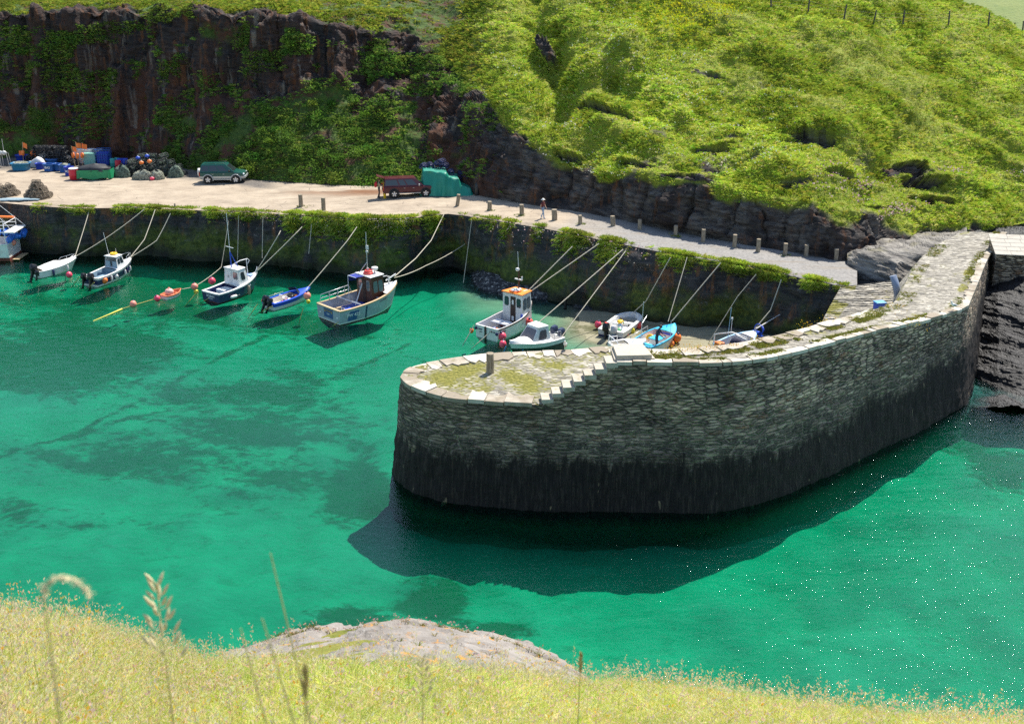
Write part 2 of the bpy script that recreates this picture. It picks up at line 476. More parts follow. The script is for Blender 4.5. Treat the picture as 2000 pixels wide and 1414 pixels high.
        ax, ay = x1 - x0, y1 - y0; tt = ((PX - x0) * ax + (PY - y0) * ay) / (ax * ax + ay * ay); tc = np.clip(tt, 0, 1)
        dd = np.hypot(PX - x0 - tc * ax, PY - y0 - tc * ay) / w_ + 0.5 * wob
        spur += am * np.exp(-np.clip(dd, 0, 9) ** 2)
    spur *= smooth(900, 990, PX) * smooth(1.9, 2.3, lv)
    fold = spur + gl * smooth(2.0, 3.0, lv) * 0.9 * fbm((F @ np.array([[.8, .6, 0], [-.6, .8, 0], [0, 0, 1]])) * [1, .35, .5], 5.5, 3, 33)
    hum = hum + fold + gl * 0.22 * (1 - np.abs(fbm(F * [1, 1, 1.8], 3.0, 3, 35)) * 3).clip(0, 1)
    disp = rk * disp_rock * (0.35 + 0.65 * smooth(0.0, 0.4, lv)) + (1 - rk) * (hum + terr * gl) - dep
    disp *= smooth(0, 0.25, lv) * 0.9 + 0.1
    F = F + N.reshape(-1, 3) * disp[:, None]
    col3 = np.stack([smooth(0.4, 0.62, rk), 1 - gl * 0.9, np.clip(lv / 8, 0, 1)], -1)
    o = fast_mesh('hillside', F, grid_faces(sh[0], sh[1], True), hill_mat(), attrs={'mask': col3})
    tag(o, kind='structure')
    return F.reshape(sh), N, rk.reshape(sh[:2]), lvl, PX.reshape(sh[:2]), PY.reshape(sh[:2])

def rock_color(t, c, dark=(0.016, 0.015, 0.016), mid=(0.058, 0.05, 0.045), rust=(0.17, 0.07, 0.028), pale=(0.22, 0.20, 0.17)):
    n1 = t.noise(t.mapping(c, (1, 1, 0.35)), 0.55, 6, 0.62)
    n2 = t.noise(t.mapping(c, (1.6, 1.6, 0.16)), 1.0, 5, 0.6)
    n3 = t.noise(t.mapping(c, (0.5, 0.5, 2.6), rot=(0.2, 0.35, 0)), 1.6, 6, 0.65)
    base = t.mix(t.map(n3, 0.38, 0.66), dark, mid)
    base = t.mix(t.map(n2, 0.53, 0.66, 0, 0.75), base, rust)
    base = t.mix(t.map(n1, 0.62, 0.74, 0, 0.55), base, pale)
    return base, n1, n2, n3

def hill_mat():
    m, t = new_mat('hillside_ground')
    c = t.coord('Object')
    a = t.n('ShaderNodeAttribute', attribute_name='mask')
    sep = t.n('ShaderNodeSeparateColor'); t.l(a.outputs['Color'], sep.inputs[0])
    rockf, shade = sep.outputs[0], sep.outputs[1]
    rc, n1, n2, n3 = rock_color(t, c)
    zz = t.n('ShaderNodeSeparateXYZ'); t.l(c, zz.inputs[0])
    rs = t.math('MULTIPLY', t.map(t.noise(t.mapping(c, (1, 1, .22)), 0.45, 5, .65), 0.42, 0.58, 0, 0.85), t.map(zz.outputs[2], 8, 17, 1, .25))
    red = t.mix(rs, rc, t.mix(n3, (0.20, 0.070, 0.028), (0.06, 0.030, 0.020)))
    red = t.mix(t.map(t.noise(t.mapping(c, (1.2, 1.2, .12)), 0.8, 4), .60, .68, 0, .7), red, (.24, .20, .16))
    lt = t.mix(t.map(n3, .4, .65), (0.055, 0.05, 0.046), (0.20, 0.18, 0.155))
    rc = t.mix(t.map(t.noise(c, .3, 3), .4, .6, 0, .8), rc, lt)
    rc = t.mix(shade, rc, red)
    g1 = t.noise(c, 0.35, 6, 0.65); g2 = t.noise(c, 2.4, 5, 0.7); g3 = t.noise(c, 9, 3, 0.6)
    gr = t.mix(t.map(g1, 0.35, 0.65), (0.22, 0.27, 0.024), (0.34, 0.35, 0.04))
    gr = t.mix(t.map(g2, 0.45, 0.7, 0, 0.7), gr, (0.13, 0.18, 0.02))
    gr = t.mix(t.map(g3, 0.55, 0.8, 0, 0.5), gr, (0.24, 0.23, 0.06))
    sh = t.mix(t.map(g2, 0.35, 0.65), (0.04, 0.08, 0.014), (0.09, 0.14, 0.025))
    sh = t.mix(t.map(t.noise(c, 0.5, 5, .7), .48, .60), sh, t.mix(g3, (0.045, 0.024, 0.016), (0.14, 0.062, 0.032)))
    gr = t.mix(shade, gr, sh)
    colr = t.mix(rockf, gr, rc)
    h = t.math('ADD', t.math('MULTIPLY', n3, 0.6), t.math('ADD', t.math('MULTIPLY', g2, 0.5), t.math('MULTIPLY', g3, 0.25)))
    t.out(t.principled(colr, 0.85, t.bump(h, 1.0, 0.4), 0.25))
    return m

HILL, HN, HROCK, HLV, HPX, HPY = build_hillside()

# far field beyond the right shoulder of the hill
def build_far_hill():
    xs = np.linspace(-60, 420, 60); ys = np.linspace(190, 620, 60)
    X, Y = np.meshgrid(xs, ys)
    Z = -4 + (Y - 190) * 0.135 + 0.02 * (X - 100)
    P = np.stack([X, Y, Z], -1); F = P.reshape(-1, 3)
    F[:, 2] += 5 * fbm(F, 70, 3, 5) + 0.8 * fbm(F, 12, 3, 6)
    m, t = new_mat('far_field_hazed_grass'); c = t.coord('Object')
    g = t.noise(c, 0.12, 6, 0.7); g2 = t.noise(c, 0.9, 4, 0.7)
    cl = t.mix(t.map(g, 0.35, 0.65), (0.20, 0.235, 0.075), (0.15, 0.20, 0.06))  # paler green: slight distance haze is painted into the field colour
    cl = t.mix(t.map(g2, 0.5, 0.75, 0, 0.6), cl, (0.09, 0.13, 0.05))
    t.out(t.principled(cl, 0.9, t.bump(g2, 0.8, 0.6), 0.2))
    tag(fast_mesh('far_hill', F, grid_faces(60, 60), m), kind='structure')
build_far_hill()

# ------------------------------------------------------------------ quay
def build_quay():
    xs = np.concatenate([np.arange(-500, 1674, 4.0), [1674]])
    n = 56; rows = []; 
    E = np.array([edge_pt(x) for x in xs]); B = np.array([at(x, np.interp(x, BX, BY), np.interp(x, BX, BH)) for x in xs])
    B2 = B + (B - E) / np.linalg.norm(B - E, axis=1, keepdims=True) * 1.6
    for i in range(n): rows.append(E * (1 - i / (n - 1)) + B2 * (i / (n - 1)))
    G = np.stack(rows); F = G.reshape(-1, 3).copy()
    rough = 0.10 * fbm(F, 3.5, 3, 51) + 0.05 * fbm(F, 0.6, 3, 52)
    inner = np.clip(np.arange(n) / 5, 0, 1)[:, None] * np.ones(len(xs))
    F[:, 2] += rough + 0.0
    edge = (1 - inner).ravel()
    F[:, 2] -= edge * (0.12 + 0.2 * np.clip(fbm(F, 1.4, 2, 53), 0, 1))
    pxx = np.broadcast_to(xs, (n, len(xs))).ravel()
    sv = np.broadcast_to(np.linspace(0, 1, n)[:, None], (n, len(xs))).ravel()
    gravel = smooth(0.60, 0.72, sv + 0.10 * fbm(F, 3, 3, 54)) * (1 - smooth(500, 560, pxx)) * 0.9
    gravel = np.maximum(gravel, smooth(0.86, 0.95, sv + 0.06 * fbm(F, 3, 3, 57)) * (1 - smooth(820, 900, pxx)))
    slate = smooth(1060, 1240, pxx + 60 * fbm(F, 3, 2, 55))
    mud = smooth(-0.12, 0.25, fbm(F * [0.3, 1, 1], 2.6, 4, 56)) * smooth(520, 600, pxx) * (1 - smooth(730, 800, pxx)) * smooth(0.45, 0.75, sv)
    m, t = new_mat('quay_surface'); c = t.coord('Object')
    a = t.n('ShaderNodeAttribute', attribute_name='mask'); sep = t.n('ShaderNodeSeparateColor'); t.l(a.outputs['Color'], sep.inputs[0])
    n1 = t.noise(c, 0.5, 6, 0.65); n2 = t.noise(c, 5, 4, 0.7)
    crack = t.voro(t.mapping(c, (0.5, 0.85, 1), rot=(0, 0, 0.35)), 0.75, 'DISTANCE_TO_EDGE')
    base = t.mix(t.map(n1, 0.35, 0.68), (0.42, 0.345, 0.255), (0.30, 0.24, 0.175))
    base = t.mix(t.map(n2, 0.5, 0.8, 0, 0.5), base, (0.17, 0.145, 0.115))
    gcol = t.mix(t.map(t.noise(c, 7, 3), 0.4, 0.65), (0.055, 0.05, 0.048), (0.16, 0.145, 0.13))
    base = t.mix(sep.outputs[0], base, gcol)
    scol = t.mix(t.map(n2, 0.4, 0.7), (0.27, 0.255, 0.235), (0.15, 0.145, 0.135))
    base = t.mix(sep.outputs[1], base, scol)
    base = t.mix(sep.outputs[2], base, (0.17, 0.075, 0.032))
    base = t.mix(t.map(t.noise(t.mapping(c, (.25, 1.1, 1), rot=(0, 0, .12)), 1.0, 5, .65), .52, .64, 0, .5), base, (.20, .16, .115))
    cm = t.math('MULTIPLY', t.map(crack, 0.0, 0.018, 1, 0), t.map(t.noise(c, 0.3, 3), 0.48, 0.6))
    base = t.mix(t.math('MULTIPLY', cm, 0.7), base, (0.05, 0.04, 0.035))
    h = t.math('SUBTRACT', t.math('ADD', n1, t.math('MULTIPLY', n2, 0.4)), t.math('MULTIPLY', cm, 0.6))
    t.out(t.principled(base, 0.88, t.bump(h, 0.5, 0.12), 0.3))
    tag(fast_mesh('quay_ground', F, grid_faces(n, len(xs), False), m, attrs={'mask': np.stack([gravel, slate, mud], -1)}), kind='structure')
    # ---- the wall below its edge
    nz = 44
    low = np.interp(xs, [-500, 200, 500, 700, 800, 870, 950, 1100, 1300, 1500, 1640], [0.2, 0.4, 2.2, 2.4, 1.6, 1.4, 1.2, 2.6, 2.2, 0.8, 0.4])
    tang = np.gradient(E, axis=0); tang /= np.linalg.norm(tang, axis=1, keepdims=True)
    outw = np.stack([tang[:, 1], -tang[:, 0], np.zeros(len(xs))], -1)
    ker = np.exp(-np.linspace(-2, 2, 25) ** 2); ker /= ker.sum(); pad = np.pad(outw, ((12, 12), (0, 0)), 'edge')
    outw = sum(pad[i:i + len(xs)] * ker[i] for i in range(25)); outw /= np.linalg.norm(outw, axis=1, keepdims=True)
    Wr = []
    for i in range(nz):
        s = i / (nz - 1)
        z = E[:, 2] - 0.06 + (-2.2 - E[:, 2]) * s
        Wr.append(np.stack([E[:, 0] + outw[:, 0] * low * s * 0.8, E[:, 1] + outw[:, 1] * low * s * 0.8, z], -1))
    G = np.stack(Wr); F = G.reshape(-1, 3)
    pxx = np.broadcast_to(xs, (nz, len(xs))).ravel(); ss = np.broadcast_to(np.linspace(0, 1, nz)[:, None], (nz, len(xs))).ravel()
    N = np.broadcast_to(outw, (nz, len(xs), 3)).reshape(-1, 3)
    d = 0.9 * fbm(F * [1, 1, .4], 4.2, 3, 61) + 0.35 * fbm(F * [1, 1, 1.6], 1.0, 4, 62) - 0.35 * np.clip(1 - np.abs(fbm(F * [1, 1, .3], 2.2, 3, 63)) * 9, 0, 1)
    cave = np.exp(-(((pxx - 860) / 55) ** 2)) * smooth(0.15, 0.6, ss) * 1.6
    masonry = 1 - smooth(70, 110, pxx)
    d = d * (1 - 0.8 * masonry) * smooth(0, 0.12, ss) - cave + 0.10
    F = F + N * d[:, None]
    m, t = new_mat('quay_wall_rock'); c = t.coord('Object')
    rc, n1, n2, n3 = rock_color(t, c, (0.02, 0.02, 0.022), (0.075, 0.068, 0.062), (0.22, 0.095, 0.035), (0.22, 0.20, 0.17))
    xyz = t.n('ShaderNodeSeparateXYZ'); t.l(c, xyz.inputs[0])
    z = xyz.outputs[2]
    gn = t.noise(c, 0.45, 5, 0.6)
    green = t.math('MULTIPLY', t.map(t.math('ADD', z, t.math('MULTIPLY', gn, 3.4)), 3.6, 5.0, 1, 0), t.map(t.noise(c, 0.3, 4), 0.36, 0.50))
    gcol = t.mix(t.map(t.noise(c, 3, 4), 0.35, 0.7), (0.035, 0.055, 0.010), (0.13, 0.155, 0.022))
    rc = t.mix(green, rc, gcol)
    white = t.math('MULTIPLY', t.map(t.noise(t.mapping(c, (1, 1, 1.4)), 1.5, 5, 0.7), 0.62, 0.70), t.map(z, 0.8, 2.0))
    rc = t.mix(t.math('MULTIPLY', white, 0.55), rc, (0.30, 0.28, 0.25))
    low_ = t.map(t.math('ADD', z, t.math('MULTIPLY', gn, 1.2)), 0.9, 1.7, 1, 0)
    rc = t.mix(t.math('MULTIPLY', low_, 0.85), rc, (0.016, 0.017, 0.010))
    a = t.n('ShaderNodeAttribute', attribute_name='mason'); 
    br = t.voro(t.mapping(c, (2.2, 2.2, 0.7)), 1.6, 'DISTANCE_TO_EDGE')
    rc = t.mix(t.math('MULTIPLY', a.outputs['Fac'], t.map(br, 0.02, 0.07, 0.75, 0)), rc, (0.012, 0.011, 0.010))
    h = t.math('ADD', n3, t.math('MULTIPLY', t.noise(c, 6, 4, 0.7), 0.5))
    t.out(t.principled(rc, 0.72, t.bump(h, 0.9, 0.18), 0.35))
    o = fast_mesh('quay_wall', F, grid_faces(nz, len(xs), True), m, attrs={'mason': masonry})
    tag(o, 'dark rock quay wall with orange stains, green weed and a grassy lip above the moored boats', 'quay wall')
    return E, outw, F.reshape(nz, len(xs), 3), xs
QE, QOUT, QW, QXS = build_quay()
def wall_pt(x, s):
    """point on the quay wall face at photo column x, s = 0 top .. 1 bottom"""
    i = int(np.clip(np.searchsorted(QXS, x), 0, len(QXS) - 1)); k = int(np.clip(round(s * 43), 0, 43))
    return Vector(QW[k, i]) + Vector(QOUT[i]) * 0.06

# ------------------------------------------------------------------ seabed, beach and water
def build_seabed():
    xs = np.arange(-75, 75.1, 0.45); ys = np.arange(8, 122, 0.45)
    X, Y = np.meshgrid(xs, ys)
    F = np.stack([X.ravel(), Y.ravel(), np.zeros(X.size)], -1)
    d = CP * F[:, 1] + SP * CAMZ; PX = 1000 + FPX * F[:, 0] / d; PY = 707 - FPX * (SP * F[:, 1] - CP * CAMZ) / d
    z = -3.6 + smooth(1050, 720, PY) * 1.6 + smooth(760, 600, PY) * 0.8
    z = np.maximum(z, -1.15 - 2.4 * smooth(600, 960, PY + 0.25 * (PX - 300)))
    # sand bank rising towards the inner corner
    bank = smooth(820, 1230, PX) * smooth(760, 640, PY - 0.06 * (PX - 1000)) 
    z = z * (1 - bank) + bank * (0.22)
    mid = smooth(660, 930, PX) * smooth(700, 590, PY)
    z = np.maximum(z, -1.3 + mid * 1.0 - 3 * (1 - mid))
    # pebble bank along the quay foot
    ex = np.interp(PX, [880, 950, 1100, 1200, 1300, 1400, 1500, 1560, 1640], [562, 572, 592, 608, 622, 640, 655, 668, 690])
    peb = smooth(26, -16, PY - ex + 8 * fbm(F, 2.0, 3, 70)) * smooth(860, 960, PX)
    z = np.maximum(z, -2.0 + peb * 2.45 + peb * smooth(10, -40, PY - ex) * 0.55)
    z += (0.30 * fbm(F, 5, 3, 71) + 0.40 * fbm(F, 1.9, 3, 74) * smooth(700, 860, PY)) * (1 - bank) + 0.05 * fbm(F, 1.0, 3, 72) + 0.07 * peb * fbm(F, 0.5, 2, 73)
    F[:, 2] = z
    # dark weed on the bed, plus one patch painting the pier nose's cast shadow
    d = CP * F[:, 1] - SP * (z - CAMZ); PX = 1000 + FPX * F[:, 0] / d; PY = 707 - FPX * (SP * F[:, 1] + CP * (z - CAMZ)) / d
    w = np.zeros(len(F))
    for cx, cy, rx, ry, k in [(520,830,260,60,.75),(150,900,220,70,.6),(700,960,80,90,1.0),(850,1180,90,55,1.0),(720,1205,110,32,.85),(610,1235,70,18,.75),(960,1235,90,30,.9),(130,700,330,110,.88),(250,590,480,90,.78),(600,640,240,50,.8),(420,770,330,70,.74),(250,900,330,70,.74),(560,930,230,60,.5),(350,1010,300,40,.42),(900,760,200,40,.4),
                              (420,700,160,40,.4),(1890,830,140,70,.9),(1960,920,110,60,.8),(1310,900,600,120,.55),(250,1000,190,40,.35),(900,1280,120,20,.8),(30,1000,80,60,.5),(250,560,300,40,.55),
                              (520,600,220,26,.5),(1180,640,90,16,.5),(1050,600,120,14,.35),(1530,1010,220,24,.35),(1080,1290,90,20,.6),(1200,1360,140,18,.5)]:
        w = np.maximum(w, k * np.exp(-(((PX - cx) / rx) ** 2 + ((PY - cy) / ry) ** 2) * 1.1))
    n = fbm((F @ np.array([[.9,.42,0],[-.42,.9,0],[0,0,1]])) * [0.7, 1.9, 1], 6.0, 6, 75, 0.7) * 1.25
    weed = np.clip(w * 1.05 + n * 0.55 - 0.02, 0, 1)
    # ground chains lying across the sand
    for (x0, y0, x1, y1) in [(120,865,560,655),(200,815,480,860),(-20,905,330,800),(620,655,900,745),(640,760,800,690)]:
        a, b = np.array(at(x0, y0, -2.3))[:2], np.array(at(x1, y1, -2.0))[:2]
        tt = np.clip(((F[:, :2] - a) @ (b - a)) / ((b - a) @ (b - a)), 0, 1)
        dd = np.linalg.norm(F[:, :2] - (a + tt[:, None] * (b - a)), axis=1) + 0.25 * fbm(F, 1.5, 2, 77)
        weed = np.maximum(weed, 0.62 * smooth(0.6, 0.1, dd))
    m, t = new_mat('seabed_sand'); c = t.coord('Object')
    a = t.n('ShaderNodeAttribute', attribute_name='mask'); sep = t.n('ShaderNodeSeparateColor'); t.l(a.outputs['Color'], sep.inputs[0])
    n1 = t.noise(c, 0.22, 6, 0.62); n2 = t.noise(t.mapping(c, (1, 2.2, 1), rot=(0, 0, .4)), 1.2, 5, 0.65)
    sand = t.mix(t.map(n1, 0.3, 0.7), (0.20, 0.185, 0.12), (0.34, 0.31, 0.20))
    sand = t.mix(t.map(n2, 0.5, 0.8, 0, 0.5), sand, (0.21, 0.18, 0.12))
    caus = t.voro(t.mix(0.45, c, t.noise(c, 0.8, 3, out='Color')), 1.35, 'DISTANCE_TO_EDGE')
    wn_ = t.noise(c, 1.6, 5, 0.7)
    wfn = t.noise(t.mapping(c, (1, 1.6, 1), rot=(0, 0, .45)), 0.9, 7, .75)
    wf = t.map(t.math('ADD', sep.outputs[0], t.math('MULTIPLY', t.math('SUBTRACT', wfn, 0.5), 1.5)), 0.32, 0.66, 0, 0.93, True)
    patch = t.math('MULTIPLY', t.map(t.noise(t.mapping(c, (1, 1.7, 1), rot=(0, 0, .5)), 0.55, 6, .7), .53, .70, 0, .8), t.map(n1, .35, .6, .25, .75))
    sand = t.mix(patch, sand, (0.11, 0.10, 0.045))
    spk = t.map(t.noise(c, 3.4, 5, .75), .60, .72, 0, .6)
    sand = t.mix(spk, sand, (0.07, 0.065, 0.035))
    sand = t.mix(wf, sand, t.mix(wn_, (0.024, 0.030, 0.010), (0.10, 0.10, 0.028)))
    pb = t.voro(c, 5.5, 'F1', 'Color'); psep = t.n('ShaderNodeSeparateColor'); t.l(pb, psep.inputs[0])
    pcol = t.ramp(psep.outputs[0], [(0, (0.02, 0.02, 0.022)), (0.5, (0.045, 0.044, 0.045)), (0.85, (0.10, 0.095, 0.09)), (0.97, (0.34, 0.32, 0.28))])
    sand = t.mix(sep.outputs[1], sand, pcol)
    pd = t.voro(c, 5.5, 'F1', 'Distance')
    h = t.math('ADD', n2, t.math('MULTIPLY', t.math('MULTIPLY', t.math('SUBTRACT', 1.0, pd), sep.outputs[1]), 1.5))
    t.out(t.principled(sand, 0.8, t.bump(h, 0.6, 0.12), 0.3))
    tag(fast_mesh('seabed', F, grid_faces(len(ys), len(xs)), m, attrs={'mask': np.stack([weed, smooth(.35, .6, peb), w], -1)}), kind='structure')
build_seabed()

def build_water():
    mb = MB()
    x0, x1, y0, y1, zb = -260.0, 260.0, 4.0, 260.0, -9.0
    mb.box(((x0 + x1) / 2, (y0 + y1) / 2, zb / 2), (x1 - x0, y1 - y0, -zb))
    m, t = new_mat('sea_water'); c = t.coord('Object')
    w1 = t.noise(t.mapping(c, (0.7, 1.5, 1), rot=(0, 0, -0.35)), 0.9, 3, 0.55, dist=0.6)
    w2 = t.noise(t.mapping(c, (1.0, 2.0, 1), rot=(0, 0, -0.5)), 2.6, 6, 0.72)
    w3 = t.noise(c, 0.12, 2)
    w4 = t.noise(t.mapping(c, (1.0, 1.7, 1), rot=(0, 0, -0.4)), 9.0, 3, 0.7)
    xyz = t.n('ShaderNodeSeparateXYZ'); t.l(c, xyz.inputs[0])
    open_sea = t.map(xyz.outputs[0], -10, 20, 0.45, 1.2)
    h = t.math('MULTIPLY', t.math('ADD', t.math('MULTIPLY', w4, t.math('MULTIPLY', t.math('MULTIPLY', t.map(t.noise(c, 0.55, 4, .7), 0.56, 0.68, 0.02, 0.36), t.map(xyz.outputs[0], 0, 16, .15, 1)), t.map(xyz.outputs[1], 33, 50, 1, .04))), t.math('ADD', t.math('MULTIPLY', w1, 1.0), t.math('MULTIPLY', w2, 0.46))), t.math('MULTIPLY', open_sea, t.map(w3, 0.3, 0.7, 0.6, 1.2)))
    nrm = t.bump(h, 0.55, 0.125)
    fr = t.n('ShaderNodeFresnel'); fr.inputs[0].default_value = 1.33; t.l(nrm, fr.inputs[1])
    tr = t.n('ShaderNodeBsdfTransparent'); tr.inputs[0].default_value = (0.97, 0.985, 0.98, 1)
    gl = t.n('ShaderNodeBsdfGlossy'); gl.inputs['Roughness'].default_value = 0.02; t.l(nrm, gl.inputs['Normal'])
    mx = t.n('ShaderNodeMixShader'); t.l(fr.outputs[0], mx.inputs[0]); t.l(tr.outputs[0], mx.inputs[1]); t.l(gl.outputs[0], mx.inputs[2])
    va = t.n('ShaderNodeVolumeAbsorption'); va.inputs[0].default_value = (0.0, 0.926, 0.848, 1); va.inputs[1].default_value = 0.80
    vs = t.n('ShaderNodeVolumeScatter'); vs.inputs[0].default_value = (0.02, 0.80, 0.60, 1); vs.inputs[1].default_value = 0.03; vs.inputs[2].default_value = 0.2
    ad = t.n('ShaderNodeAddShader'); t.l(va.outputs[0], ad.inputs[0]); t.l(vs.outputs[0], ad.inputs[1])
    t.out(mx.outputs[0], ad.outputs[0])
    o = mb.build('sea_water', m); tag(o, kind='structure')
    return o
WATER = build_water()
# ------------------------------------------------------------------ the pier
def resample(pts, step):
    P = np.array(pts, float); d = np.r_[0, np.cumsum(np.linalg.norm(np.diff(P[:, :2], axis=0), axis=1))]
    n = max(2, int(round(d[-1] / step)) + 1); s = np.linspace(0, d[-1], n)
    return np.stack([np.interp(s, d, P[:, k]) for k in range(3)], -1), s

def catmull(pts, n=8):
    P = [np.array(p, float) for p in pts]; P = [2 * P[0] - P[1]] + P + [2 * P[-1] - P[-2]]; out = []
    for i in range(1, len(P) - 2):
        for k in range(n):
            t = k / n; a, b, c, d = P[i - 1], P[i], P[i + 1], P[i + 2]
            out.append(0.5 * (2 * b + (c - a) * t + (2 * a - 5 * b + 4 * c - d) * t * t + (3 * b - a - 3 * c + d) * t ** 3))
    out.append(P[-2]); return np.array(out)

HL, HU = 5.6, 7.8
L_IN = [(1205,677,HL),(1150,682,HL),(1100,686,HL),(985,691,HL),(900,700,HL),(832,711,HL),(797,722,HL),(783,737,HL)]
L_OUT = [(783,737,HL),(798,752,HL),(830,766,HL),(880,778,HL),(950,784,HL),(1000,788,HL),(1058,791,HL)]
U_OUT = [(1205,708,7.8),(1300,709,7.8),(1400,709,7.8),(1480,702,7.7),(1560,686,7.55),(1640,665,7.35),(1720,645,7.05),(1800,628,6.7),(1868,608,6.4),(1890,598,6.3)]
R_OUT = [(1890,598,6.3),(1910,550,6.2),(1926,510,6.1),(1946,478,6.1),(1966,455,6.1)]
U_IN = [(1205,674,7.8),(1240,680,7.8),(1300,684,7.8),(1400,678,7.7),(1450,670,7.6),(1500,660,7.55),(1560,646,7.35),(1600,634,7.25),(1650,621,7.05),(1695,607,6.8)]
R_IN = [(1695,607,6.8),(1748,588,6.5),(1772,545,6.3),(1800,502,6.3),(1850,466,6.2),(1885,452,6.1)]
W = lambda L: [np.array(at(*p)) for p in L]

def stone_mat(name, dark_band=True, scale=1.0):
    m, t = new_mat(name)
    uvn = t.n('ShaderNodeUVMap'); uv = uvn.outputs[0]
    c = t.coord('Object')
    wob = t.noise(uv, 0.9, 3, 0.6, out='Color')
    uvw = t.mix(0.16, uv, wob, 'ADD')
    uvm = t.mapping(uvw, (1.5 * scale, 6.2 * scale, 1))
    ed = t.voro(uvm, 1.0, 'DISTANCE_TO_EDGE', rnd=.78); cell = t.voro(uvm, 1.0, 'F1', 'Color', rnd=.78)
    cs = t.n('ShaderNodeSeparateColor'); t.l(cell, cs.inputs[0])
    big = t.noise(uv, 0.22, 4, 0.6); n2 = t.noise(uv, 5.0, 5, 0.7); n3 = t.noise(t.mapping(uv, (1, 2.5, 1)), 1.6, 5, 0.7)
    st = t.ramp(cs.outputs[0], [(0, (0.08, 0.066, 0.056)), (0.22, (0.28, 0.20, 0.135)), (0.6, (0.57, 0.42, 0.28)), (0.86, (0.72, 0.57, 0.40)), (0.93, (0.25, 0.13, 0.06)), (1.0, (0.20, 0.10, 0.05))])
    st = t.mix(t.map(n2, 0.4, 0.75, 0, 0.6), st, (0.11, 0.10, 0.09))
    st = t.mix(t.map(n3, 0.50, 0.66, 0, 0.75), st, (0.56, 0.475, 0.36))          # smeared lime and lichen
    sxy = t.n('ShaderNodeSeparateXYZ'); t.l(uv, sxy.inputs[0]); z = sxy.outputs[1]
    midband = t.map(t.math('ADD', z, t.math('MULTIPLY', big, 1.5)), 4.2, 6.2, 1, 0, True)
    st = t.mix(t.math('MULTIPLY', midband, t.map(cs.outputs[1], 0.2, 0.7, 0.2, 0.85)), st, (0.020, 0.021, 0.024))
    mort = t.mix(t.map(n2, 0.3, 0.7), (0.66, 0.57, 0.42), (0.36, 0.30, 0.21))
    mf = t.map(t.math('SUBTRACT', ed, t.math('MULTIPLY', n2, 0.05)), 0.015, 0.075, 1, 0)
    mfade = t.map(t.noise(uv, 0.5, 3), 0.35, 0.6, 0.25, 1)
    gap = t.mix(t.map(z, 4.6, 5.6, 1, 0), (0.055, 0.048, 0.04), mort)
    gap = t.mix(t.math('MULTIPLY', t.map(t.noise(uv, 1.3, 4, .7), .50, .62, 1, 0), t.map(z, 3.4, 4.8)), gap, (0.045, 0.04, 0.034))
    colr = t.mix(t.math('MULTIPLY', mf, mfade), st, gap)
    colr = t.mix(t.map(t.noise(t.mapping(uv, (1.6, 2.6, 1)), 3.2, 6, .75), .50, .62, 0, .55), colr, (0.50, 0.42, 0.31))
    colr = t.mix(t.map(t.noise(t.mapping(uv, (1.6, 3, 1), loc=(9, 4, 0)), 2.4, 5, .7), .56, .66, 0, .75), colr, (0.055, 0.05, 0.045))
    # warm drier stone towards the low end
    warm = t.math('MULTIPLY', t.map(sxy.outputs[0], 8, 22, 0.65, 0), t.map(z, 4.0, 5.0))
    colr = t.mix(warm, colr, t.mix(cs.outputs[1], (0.09, 0.072, 0.05), (0.20, 0.16, 0.105)))
    colr = t.mix(1.0, colr, t.ramp(t.noise(t.mapping(uv, (1, 1.6, 1)), 0.30, 5, .65), [(0.32, (0.58, 0.56, 0.54)), (0.5, (1, 0.99, 0.97)), (0.66, (1.35, 1.30, 1.2))]), 'MULTIPLY')
    rust = t.math('MULTIPLY', t.map(t.noise(t.mapping(uv, (1.1, .8, 1)), 0.9, 4), 0.64, 0.70), t.map(z, 4.0, 5.0))
    colr = t.mix(t.math('MULTIPLY', rust, 0.7), colr, (0.14, 0.058, 0.024))
    if dark_band:
        s1 = t.noise(t.mapping(uv, (2.0, 0.5, 1)), 1.1, 6, 0.72); s2 = t.noise(uv, 0.35, 3)
        rise = t.map(sxy.outputs[0], 26, 52, 0.0, 1.9)
        lim = t.math('ADD', t.math('ADD', t.math('MULTIPLY', s1, 3.4), t.math('MULTIPLY', s2, 2.0)), rise)
        band = t.map(t.math('SUBTRACT', z, lim), -0.35, 0.15, 1, 0)
        streak = t.noise(t.mapping(uv, (5.0, 0.5, 1)), 1.6, 5, 0.7)
        wc = t.ramp(streak, [(0.3, (0.005, 0.005, 0.005)), (0.5, (0.016, 0.013, 0.011)), (0.62, (0.045, 0.036, 0.028)), (0.76, (0.085, 0.055, 0.03))])
        pale = t.math('MULTIPLY', t.map(t.noise(t.mapping(uv, (1.9, 0.7, 1), loc=(3.7, 1.3, 0)), 1.1, 2), 0.70, 0.715), 0.85)
        wc = t.mix(pale, wc, (0.22, 0.17, 0.10))
        colr = t.mix(t.map(t.math('SUBTRACT', z, lim), -0.2, 1.6, .6, 0), colr, (0.05, 0.043, 0.034))
        colr = t.mix(band, colr, wc)
        colr = t.mix(t.map(t.math('ADD', z, t.math('MULTIPLY', s1, .8)), 0.1, -0.5, 0, .85), colr, t.mix(n2, (0.10, 0.105, 0.045), (0.20, 0.19, 0.085)))
        hb = t.math('ADD', t.math('MULTIPLY', t.map(ed, 0, 0.15), t.math('SUBTRACT', 1.0, band)), t.math('MULTIPLY', streak, t.math('MULTIPLY', band, 1.2)))
    else:
        hb = t.map(ed, 0, 0.15)
    h = t.math('ADD', hb, t.math('ADD', t.math('MULTIPLY', n2, 0.35), t.math('MULTIPLY', cs.outputs[2], 0.4)))
    t.out(t.principled(colr, 0.82, t.bump(h, 1.0, 0.14), 0.3))
    return m

